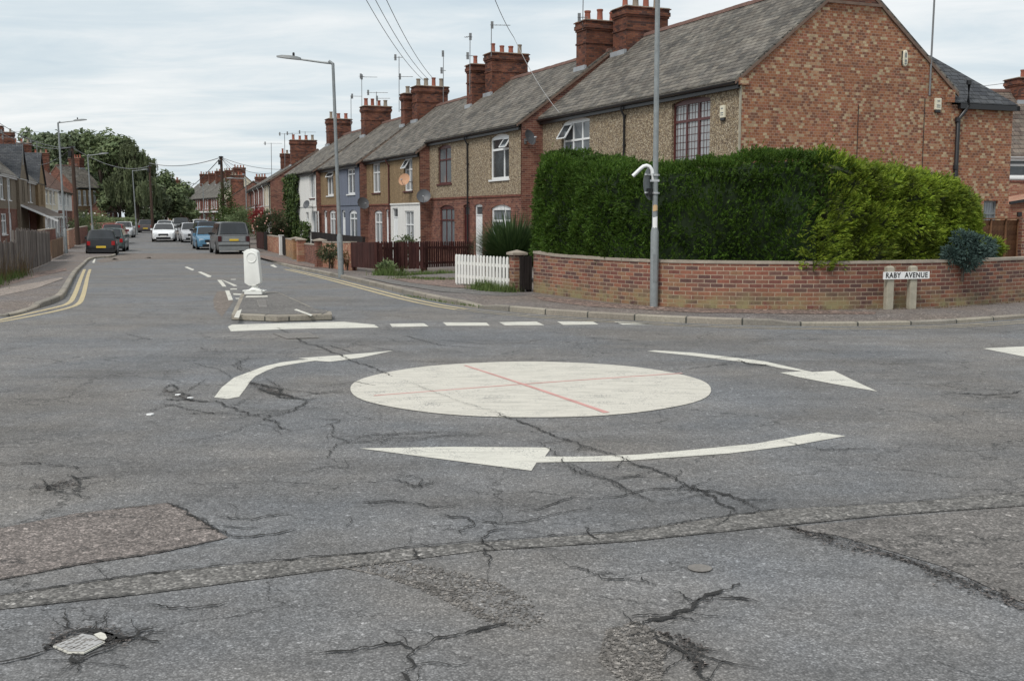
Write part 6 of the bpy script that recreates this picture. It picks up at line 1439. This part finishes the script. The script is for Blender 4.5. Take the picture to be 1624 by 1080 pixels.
b = at(392, 372, 93); lamp_post('thin grey street lamp in front of the cream fronted far house on the right', (b.x, b.y, G(93)+.1), at(392, 283.5, 93).z-G(93)-.1, radians(180), 1.0, .10, .055, hs_=.8, rise=.02, lean=(0, 0))
b = at(323.5, 352, 178); lamp_post('distant street lamp in front of the row closing the street', (b.x, b.y, .05), at(323, 293, 178).z, radians(180), 1.3, .12, .08, hs_=.8, rise=.02)
def tpole(label, px, y0, y1, Y, lean=0.0, steps=True):
    b = at(px, y0, Y); t = at(px+lean, y1, Y); g0 = G(Y)+.1; T = thing('telegraph_pole', label, 'telegraph pole', (b.x, Y, g0), 0, 'telegraph poles'); h = t.z-g0; lx = (t.x-b.x)
    MB().tube([(0, 0, -.3), (lx, 0, h)], [.17, .11], 10).build('shaft', M['pole_wood'], T, smooth=True)
    mb = MB(); mb.box(lx-.22, lx+.0, -.2, -.05, h-.75, h-.35); mb.box(lx-.16, lx+.16, -.18, .18, h-.12, h-.02); mb.build('junction_box', M['gutter'], T)
    mb = MB()
    for i in range(5): z = h-1.3-i*.42; x_ = lx*z/h; mb.bar((x_-(.28 if i % 2 else -.28), 0, z), (x_, 0, z), .03, .03)
    mb.build('step_iron', M['aerial'], T)
    return Vector((t.x, Y, t.z-.1))
tp1 = tpole('dark wooden telegraph pole on the left beside the brick garden wall', 124, 388, 232, 80, -10)
tp2 = tpole('dark wooden telegraph pole in front of the willow', 242, 352, 262, 124, -5)
tp3 = tpole('dark wooden telegraph pole on the right with ivy at its foot', 355.5, 352, 248, 98, -5)
def wire(a, b, sag, r=.012):
    mb = MB(); a = Vector(a); b = Vector(b); n = 16; c = (a+b)/2; mb.tube([tuple(a.lerp(b, i/n)-Vector((0, 0, sag*4*(i/n)*(1-i/n)))-c) for i in range(n+1)], r, 4, cap=False)
    return tag(mb.build('overhead_wire', M['aerial'], loc=tuple(c)), None, 'wire', 'overhead wires')
wires = [((tp3, (tp2.x, tp2.y, tp2.z+.3), .5, .035), 'wire from the right telegraph pole to the pole before the willow'),
 ((tp3, at(430, 275, 104), .5, .02), 'wire from the right telegraph pole down to the chimney aerials of the far row'),
 ((tp3, at(412, 300, 120), .4, .02), 'lower wire from the right telegraph pole to the far brick gable'),
 ((tp3, at(400, 306, 125), .4, .02), 'lowest wire from the right telegraph pole to the far eaves'),
 ((tp3, at(466, 268, 100), .4, .02), 'upper wire from the right telegraph pole to the brick gable roof'),
 ((tp3, at(285, 305, 220), .6, .05), 'thin wire from the right telegraph pole towards the row closing the street'),
 ((tp1, at(-60, 150, 60), .8, .022), 'wire rising from the left telegraph pole out of the left edge of the picture'),
 ((tp1, at(-60, 172, 62), .8, .022), 'second wire from the left telegraph pole towards the left edge'),
 ((tp1, at(60, 262, 100), .3, .02), 'short wire from the left telegraph pole to the left chimneys'),
 ((tp1, tp2, .8, .03), 'long wire linking the two left telegraph poles'),
 ((tp1, at(76, 300, 95), .3, .02), 'service wire from the left telegraph pole to the white painted house'),
 ((at(575, -10, 40), at(672, 128, 58), .3, .014), 'leftmost of the three wires crossing the sky to the third chimney'),
 ((at(590, -10, 40), at(680, 127, 58), .3, .014), 'middle of the three wires crossing the sky to the third chimney'),
 ((at(608, -10, 40), at(688, 126, 58), .3, .014), 'rightmost of the three wires crossing the sky to the third chimney'),
 ((at(781, -10, 36), at(815, 60, 42), .1, .012), 'upper part of the wire passing above the second chimney'),
 ((at(815, 60, 42), at(887, 179, 40.2), .2, .012), 'wire running down over the slates to the eaves of the pebbledash house'),
 ((at(1545, 138, 60), at(1660, 118, 60), .1, .014), 'wire in the sky right of the end house')]
for a, lb in wires: tag(wire(*a), lb)
# street name plate
p = gz(1411, 491, .112); q = gz(1447.5, 490, .112); d = (q-p); d.z = 0; rz = atan2(d.y, d.x); T = thing('street_sign', 'white street name plate reading RABY AVENUE on two concrete posts by the brick wall', 'street sign', (p.x, p.y, p.z), rz); L = d.length
for x in (0, L): mb = MB(); mb.box(x-.07, x+.07, -.005, .10, -.3, .735); mb.add([(x-.07, -.005, .735), (x+.07, -.005, .735), (x+.07, .10, .735), (x-.07, .10, .735), (x-.05, .05, .77), (x+.05, .05, .77)], [(0, 1, 5, 4), (1, 2, 5), (2, 3, 4, 5), (3, 0, 4)]); mb.build('post', M['stone'], T, bevel=.012)
sx = L/36.5; PLT = MB().box(-13*sx, 59.5*sx, -.03, -.008, .535, .665).build('name_plate', M['sign_white'], T)
cu = bpy.data.curves.new('lettering', 'FONT'); cu.body = 'RABY  AVENUE'; cu.size = .132; cu.extrude = .0015; cu.align_x = 'CENTER'; cu.align_y = 'CENTER'; cu.offset = .0026; cu.space_character = 1.12
tmp = bpy.data.objects.new('tmp', cu); COL.objects.link(tmp); dg = bpy.context.evaluated_depsgraph_get(); me = bpy.data.meshes.new_from_object(tmp.evaluated_get(dg)); bpy.data.objects.remove(tmp)
me.materials.clear(); me.materials.append(M['sign_black']); me.name = 'lettering'
wmax = max(v.co.x for v in me.vertices)-min(v.co.x for v in me.vertices); kx = 66*sx/wmax
for v in me.vertices: x, y, z = v.co; v.co = (x*kx+23.2*sx, -.0325-z, y*.98+.600)
lo = bpy.data.objects.new('lettering', me); COL.objects.link(lo); lo.parent = PLT
# ================================================================== CARS
def car(name, label, cat, p, hd, L, W, H, col, kind='hatch', rear='lamp_red', plate=True, roofrail=False, group='cars parked and waiting along the street'):
    """x forward; p is the ground point under the middle"""
    T = thing(name, label, cat, p, hd, group); pm = m_car.get(col) or m_car.setdefault(col, m_plain('car_paint', col, (.22 if sum(col) > .6 else .35), .05, spec=.5, coat=.25))
    hw = W/2; tall = kind == 'suv'; belt = H*(.60 if tall else .63); cl = .22 if tall else .17; bon = H*(.60 if tall else .56); tl = H*(.61 if kind != 'saloon' else .64)
    if kind == 'saloon': cab = [(-.30, 0), (-.17, 1), (.06, 1), (.26, 0)]
    elif kind == 'suv': cab = [(-.485, 0), (-.43, 1), (.10, 1), (.24, 0)]
    else: cab = [(-.475, 0), (-.38, 1), (.08, 1), (.25, 0)]
    fr = [(-.50, .80, .62), (-.49, .90, .96), (-.46, .96, 1), (-.30, 1, 1.0), (0, 1, 1.0), (.26, 1, .98), (.40, .97, .93), (.475, .90, .82), (.50, .78, .66)]
    xs = sorted(set([f[0] for f in fr]+[c[0] for c in cab]+[-.2, .12]))
    def lerp(tab, x, i):
        for a, b in zip(tab, tab[1:]):
            if a[0] <= x <= b[0]: t = (x-a[0])/(b[0]-a[0]); return a[i]*(1-t)+b[i]*t
        return tab[0][i] if x < tab[0][0] else tab[-1][i]
    mb = MB(); rows = []
    for x in xs:
        w_ = hw*lerp(fr, x, 1); zt = belt*lerp(fr, x, 2) if x > cab[3][0] else (belt if x > cab[0][0] else tl*lerp(fr, x, 2)); zb = cl if abs(x) < .46 else cl+.06
        if x > cab[3][0]: zt = bon*lerp([(cab[3][0], belt/bon), (.42, .97), (.48, .86), (.50, .74)], x, 1)
        c = 0
        if cab[0][0] < x < cab[3][0]: c = lerp(cab, x, 1)
        rw = w_*(.97-.20*c) if c > 0 else w_*.93; zr = zt+(H-zt)*c
        rows.append((x, [(w_*.93, zb), (w_, zb+.12), (w_*1.0, zt*.62), (w_*.985, zt-.04), (w_*.95, zt), (rw, zr-.035*c), (rw*.80, zr+(.012 if c else .015)), (0, zr+(.03 if c else .03))]))
    m = len(rows[0][1]); full = 2*m-1
    for x, r in rows: mb.v += [(x*L, y, z) for y, z in r]+[(x*L, -y, z) for y, z in r[-2::-1]]
    for i in range(len(rows)-1):
        for j in range(full-1): a = i*full+j; mb.f.append((a, a+1, a+full+1, a+full))
        mb.f.append((i*full+full-1, i*full, (i+1)*full, (i+1)*full+full-1))
    mb.f += [tuple(range(full)), tuple(range((len(rows)-1)*full, len(rows)*full))]
    mb.build('body', pm, T, smooth=True)
    R_ = dict((x, r) for x, r in rows)
    # glass follows the cabin between its corners
    def P_(x, y, z, o=.006): return Vector((x*L, y, z))
    def pane(pts, nm, inset=.90, push=.03, m_='carglass'):
        c = sum(pts, Vector())/len(pts); n_ = (pts[1]-pts[0]).cross(pts[2]-pts[1]).normalized()
        if n_.dot(c-Vector((0, 0, H*.55))) < 0: n_ = -n_
        q = MB(); q.extr([c+(v-c)*inset+n_*.002 for v in pts], tuple(n_*push)); return q.build(nm, M[m_], T)
    def edge(x, k_):     # k_=0 belt, 1 roof edge
        r = R_[min(R_, key=lambda v: abs(v-x))]; return (r[4] if k_ == 0 else r[5])
    b0, r0, r1, b1_ = cab[0][0], cab[1][0], cab[2][0], cab[3][0]
    (yb, zb0) = edge(b0, 0); (yr, zr0) = edge(r0, 1); (yf, zf) = edge(r1, 1); (yh, zh) = edge(b1_, 0)
    def screen(xa, xb, nm, sg):
        ra = R_[min(R_, key=lambda v: abs(v-xa))]; rb = R_[min(R_, key=lambda v: abs(v-xb))]; q = MB(); sec = []
        for x, r in ((xa, ra), (xb, rb)): sec.append([Vector((x*L, y, z)) for y, z in (r[5], r[6], r[7])]+[Vector((x*L, -y, z)) for y, z in (r[6], r[5])])
        c = sum(sec[0]+sec[1], Vector())/10; n_ = Vector((sg*.7, 0, .5)).normalized()
        for row_ in sec: q.v += [tuple(c+Vector(((v-c).x*.84, (v-c).y*.93, (v-c).z*.84))+n_*.03) for v in row_]
        for row_ in sec: q.v += [tuple(c+Vector(((v-c).x*.84, (v-c).y*.93, (v-c).z*.84))-n_*.02) for v in row_]
        for i in range(4): q.f += [(i, i+1, i+6, i+5), (i+10, i+15, i+16, i+11), (i, i+10, i+11, i+1), (i+5, i+6, i+16, i+15)]
        q.f += [(0, 5, 15, 10), (4, 14, 19, 9)]
        q.build(nm, M['carglass'], T)
    screen(b0, r0, 'rear_window', -1); screen(b1_, r1, 'windscreen', 1)
    for s_ in (1, -1):
        cuts = [(b0+.02, r0+.005), (-.12, -.12), (.03, .03), (b1_-.02, r1)]
        if kind != 'saloon': cuts = [(b0+.02, r0+.005), (-.24, -.24), (-.07, -.07), (b1_-.03, r1)]
        for (xa, xra), (xb, xrb) in zip(cuts, cuts[1:]):
            q = []
            for x, k_ in ((xa, 0), (xb, 0), (xrb, 1), (xra, 1)):
                y = hw*(.955 if k_ == 0 else .79); z = belt+.02 if k_ == 0 else H-.065; q.append(Vector((x*L, s_*y, z)))
            c = sum(q, Vector())/4; m2 = MB(); m2.extr([c+(v-c)*.93 for v in q], (0, s_*.016, 0)); m2.build('side_window', M['carglass'], T)
    # wheels and arches
    rw_ = .36 if tall else .31
    for x in (-.315, .325):
        for s_ in (1, -1):
            MB().lathe([(rw_*1.13, -.02), (rw_*1.13, .012)], (x*L, s_*hw*.992 if s_ > 0 else s_*hw*.992-.0, rw_+.02), 20, 'y').build('wheel_arch', M['gutter'], T)
            wm = MB(); wm.lathe([(rw_*.55, -.10), (rw_*.97, -.10), (rw_, -.07), (rw_, .07), (rw_*.96, .10), (rw_*.66, .105)], (x*L, s_*(hw-.085), rw_), 20, 'y'); Wh = wm.build('wheel', M['tyre'], T, smooth=True)
            rm = MB(); yy = s_*(hw-.085)+s_*.106
            rm.lathe([(rw_*.66, -.006), (rw_*.66, .006), (rw_*.58, .004)], (x*L, yy, rw_), 16, 'y')
            for k_ in range(5): a = 2*pi*k_/5; rm.bar((x*L, yy+.004*s_, rw_), (x*L+rw_*.6*cos(a), yy+.004*s_, rw_+rw_*.6*sin(a)), .05, .02, up=(0, 1, 0))
            rm.build('rim', M['rim'], Wh)
    # lamps, plates, grille, bumpers, mirrors
    for s_ in (1, -1):
        y0, y1 = sorted((s_*hw*.68, s_*hw*.90))
        if tall: y0, y1 = sorted((s_*hw*.72, s_*hw*.93))
        MB().box(-.502*L, -.485*L, y0, y1, tl*.66, tl*.93).build('tail_lamp', M[rear], T, bevel=.01)
        y0, y1 = sorted((s_*hw*.50, s_*hw*.84)); MB().box(.462*L, .492*L, y0, y1, bon*.68, bon*.86).build('headlight', M['lamp_clear'], T, bevel=.015)
        mm = MB(); mm.box(.13*L, .165*L, *sorted((s_*(hw*.95), s_*(hw+.15))), belt-.02, belt+.14); mm.build('wing_mirror', pm if not tall else M['gutter'], T, bevel=.02)
    mb = MB(); mb.box(.486*L, .503*L, -hw*.42, hw*.42, bon*.58, bon*.80); mb.box(.486*L, .505*L, -hw*.62, hw*.62, cl+.06, cl+.20); mb.build('grille', M['gutter'], T, bevel=.01)
    mb = MB(); mb.box(-.507*L, -.488*L, -hw*.88, hw*.88, cl+.0, cl+.17 if not tall else cl+.24); mb.build('rear_bumper', M['gutter'] if not tall else M['steel_dark'], T, bevel=.01)
    if tall: MB().box(-.51*L, -.48*L, -hw*.9, hw*.9, tl*.48, tl*.62).build('bumper_bar', M['steel'], T, bevel=.02)
    pz = tl*.74 if tall else tl*.56
    if tall: MB().box(-.5035*L, -.49*L, -hw*.66, hw*.66, tl*.66, tl*.92).build('tailgate_trim', M['steel'], T, bevel=.01)
    MB().box(-.512*L, -.502*L, -.26, .26, pz-.055, pz+.055).build('number_plate', M['plate_y'], T); MB().box(.503*L, .511*L, -.26, .26, cl+.21, cl+.32).build('number_plate', M['plate_w'], T)
    if roofrail:
        for s_ in (1, -1): MB().tube([(-.38*L, s_*hw*.72, H+.03), (.05*L, s_*hw*.72, H+.03)], .02, 6).build('roof_rail', M['alu'], T)
    return T
m_car = {}
def park(px, py, dz=0.0): p = gz(px, py, 0.0); return p
def carat(name, label, cat, px, py, hd_deg, L, W, H, col, front=False, **kw):
    """px, py: where the middle of the near bumper meets the road; hd_deg: heading left of straight ahead"""
    p = gz(px, py); a = radians(90+hd_deg); d = Vector((cos(a), sin(a), 0)); c = p+d*L*.46
    if front: a += pi
    return car(name, label, cat, (c.x, c.y, G(c.y)+.004), a, L, W, H, col, **kw)
carat('parked_hatchback', 'black hatchback with red tail lamps and yellow plate, nearest car parked on the left', 'car', 161, 405.5, 18, 3.85, 1.66, 1.43, (.012, .013, .016))
carat('parked_hatchback', 'dark green car parked directly in front of the black hatchback', 'car', 175.5, 399.5, 15, 4.0, 1.68, 1.44, (.055, .085, .08))
carat('parked_car', 'red car, third in the left-hand parked line', 'car', 179, 388, 15, 4.2, 1.75, 1.50, (.22, .018, .02))
carat('parked_car', 'silver white car facing the camera, last in the left-hand parked line', 'car', 195, 377.5, 15, 4.2, 1.75, 1.46, (.50, .52, .53), front=True)
carat('parked_hatchback', 'grey brown hatchback seen from behind beside the third lamp post', 'car', 231, 369.5, 14, 4.1, 1.75, 1.50, (.09, .075, .075))
carat('moving_saloon', 'white saloon car driving towards the camera in the middle of the road', 'car', 259.5, 384, 15, 4.7, 1.81, 1.44, (.76, .78, .79), front=True, kind='saloon', group='cars driving on the street')
carat('moving_saloon', 'second white car following close behind the leading white saloon', 'car', 261, 373, 15, 4.3, 1.78, 1.50, (.66, .69, .70), front=True, group='cars driving on the street')
carat('moving_suv', 'dark grey off-roader driving towards the camera behind the white cars', 'car', 287, 369, 15, 4.6, 1.88, 1.70, (.035, .04, .042), front=True, kind='suv', group='cars driving on the street')
carat('parked_car', 'dark car half hidden behind the white cars near the telegraph pole', 'car', 250, 362, 20, 4.3, 1.78, 1.50, (.03, .04, .045))
carat('parked_suv', 'dark grey four wheel drive with yellow plate, nearest car parked on the right', 'car', 371, 403.5, 21, 4.75, 1.96, 1.86, (.11, .114, .118), kind='suv', rear='lamp_dark')
carat('parked_hatchback', 'bright light blue car facing the camera, parked in front of the dark four wheel drive', 'car', 334, 396.5, 21, 4.0, 1.72, 1.50, (.085, .20, .31), front=True)
carat('parked_suv', 'dark blue grey people carrier parked beyond the light blue car', 'car', 331, 390, 21, 4.6, 1.88, 1.74, (.06, .08, .11), kind='suv', rear='lamp_red')
carat('parked_hatchback', 'silver hatchback facing the camera, last in the right-hand parked line', 'car', 306, 385, 20, 4.1, 1.75, 1.52, (.45, .46, .48), front=True)
carat('parked_van', 'pale roofed car beyond the silver hatchback, only its roof showing', 'car', 319, 374, 20, 4.5, 1.8, 1.62, (.6, .6, .6))
# ================================================================== TREES
def tree(name, label, px, ytop, ybase, Y, rx, n, mat, leaf, shape='round', seedv=0, cat='tree', trunk=.35, gaps=.35, group='trees beyond the houses', sx=1.0):
    random.seed(seedv); b = at(px, ybase, Y); g0 = G(min(Y, 300)); H_ = at(px, ytop, Y).z-g0; T = thing(name, label, cat, (b.x, Y, g0), 0, group)
    mb = MB(); mb.tube([(0, 0, -.3), (.1, 0, H_*.3), (-.1, .1, H_*.6), (0, 0, H_*.85)], [trunk, trunk*.75, trunk*.45, .06], 8)
    cl = []
    nb = 26 if shape != 'willow' else 34
    for i in range(nb):
        az = random.uniform(0, 2*pi); hh = random.uniform(.28, 1.0) if shape != 'willow' else random.uniform(.45, 1.0)
        env = sin(pi*min(1, max(.05, (hh-.12)/.92)))**.6 if shape != 'willow' else (1.05-hh*.62)*random.choice((.55, .8, 1, 1.15))
        r = rx*env*random.uniform(.35, 1.0); c = Vector((cos(az)*r, sin(az)*r*.9, H_*min(hh, .965)-rx*.08)); cl.append((c, rx*random.uniform(.2, .36)*(1 if shape != 'willow' else .62)))
        st = Vector((0, 0, H_*hh*.55)); mb.tube([tuple(st), tuple(st.lerp(c, .5)+Vector((0, 0, .3))), tuple(c)], [trunk*.25, trunk*.14, .03], 5)
    mb.build('trunk', M['bark'], T)
    mb = MB()
    for i in range(int(n*.8)):
        c, r = random.choice(cl); d = Vector((random.gauss(0, 1), random.gauss(0, 1), random.gauss(0, .85))).normalized(); k_ = r*random.random()**.4; q = c+d*k_
        if shape == 'willow':
            # hanging strands
            L = random.uniform(.4, 2.6)*H_/14*(.45 if c.z > H_*.8 else 1); a = Vector((random.gauss(0, .08), random.gauss(0, .08), -1)); q2 = q+a*L; m = 4; s_ = Vector((random.gauss(0, 1), random.gauss(0, 1), 0)).normalized()*leaf*.28
            for j in range(m):
                w0 = q.lerp(q2, j/m)+Vector((random.gauss(0, .08), random.gauss(0, .08), 0)); w1 = q.lerp(q2, (j+1.3)/m); mb.quad(w0-s_*.4, w0.lerp(w1, .4)+s_, w1, w0.lerp(w1, .4)-s_)
        else:
            s_ = leaf*random.uniform(.6, 1.35); dd = (d+Vector((0, 0, .6))+Vector((random.gauss(0, .6), random.gauss(0, .6), random.gauss(0, .6)))).normalized(); a = (Matrix.Rotation(random.uniform(0, 6.28), 3, dd) @ dd.orthogonal().normalized()); bb = dd.cross(a)
            mb.quad(q-a*s_, q+bb*s_*.55, q+a*s_, q-bb*s_*.55)
    mb.build('crown', M[mat], T, fix=False); return T
tree('broadleaf_tree', 'round dark tree above the chimneys, leftmost of the trees', 65, 207, 340, 185, 5.2, 6500, 'leaf_dark', .38, seedv=1)
tree('broadleaf_tree', 'second dark round topped tree, right of the leftmost tree', 93, 211, 340, 178, 4.6, 6000, 'leaf_dark', .36, seedv=2)
tree('broadleaf_tree', 'broad mid green tree behind the second lamp post', 128, 214, 345, 170, 6.0, 9000, 'leaf_dark', .36, seedv=3)
tree('broadleaf_tree', 'bushy green tree rising above the last left-hand roof', 163, 214, 350, 160, 5.2, 9000, 'leaf_mid', .33, seedv=4)
tree('broadleaf_tree', 'tall dark green tree between the two telegraph poles', 190, 221, 352, 152, 4.6, 8000, 'leaf_mid', .3, seedv=5)
tree('willow', 'tall feathery willow with hanging branches and sky gaps at its top', 218, 216, 352, 140, 4.4, 4200, 'leaf_willow', .42, 'willow', seedv=6)
tree('willow', 'lower weeping tree spreading over the parked cars', 200, 252, 352, 170, 5.2, 4200, 'leaf_willow', .42, 'willow', seedv=7)
tree('broadleaf_tree', 'smaller green tree in front of the row closing the street', 263, 275, 352, 165, 4.0, 7000, 'leaf_mid', .27, seedv=8)
tree('broadleaf_tree', 'dark low tree behind the telegraph pole at the bend', 232, 285, 352, 160, 3.2, 4500, 'leaf_dark', .3, seedv=9)
tree('broadleaf_tree', 'small round tree joining the crowns at the right of the group', 288, 292, 350, 172, 2.8, 3500, 'leaf_mid', .27, seedv=10)
tree('broadleaf_tree', 'dark tree top showing behind the distant end row', 345, 296, 340, 260, 5, 2500, 'leaf_dark', .5, seedv=11)
tree('broadleaf_tree', 'low dark green tree filling the gap under the big trees on the left', 150, 250, 352, 178, 5.2, 6000, 'leaf_dark', .34, seedv=12)
random.seed(3)
mb = MB()
def f():
    t = random.random(); q = at(155+60*t, 352, 118-0*t); return q+Vector((0, random.uniform(-.6, .6), random.uniform(-1.2, .4))), Vector((0, -1, .5))
leaves(mb, f, 2600, .16); tag(mb.build('shrub', M['leaf_mid'], fix=False, local=at(185, 352, 118)), 'low green hedge along the wall under the willow', 'hedge')
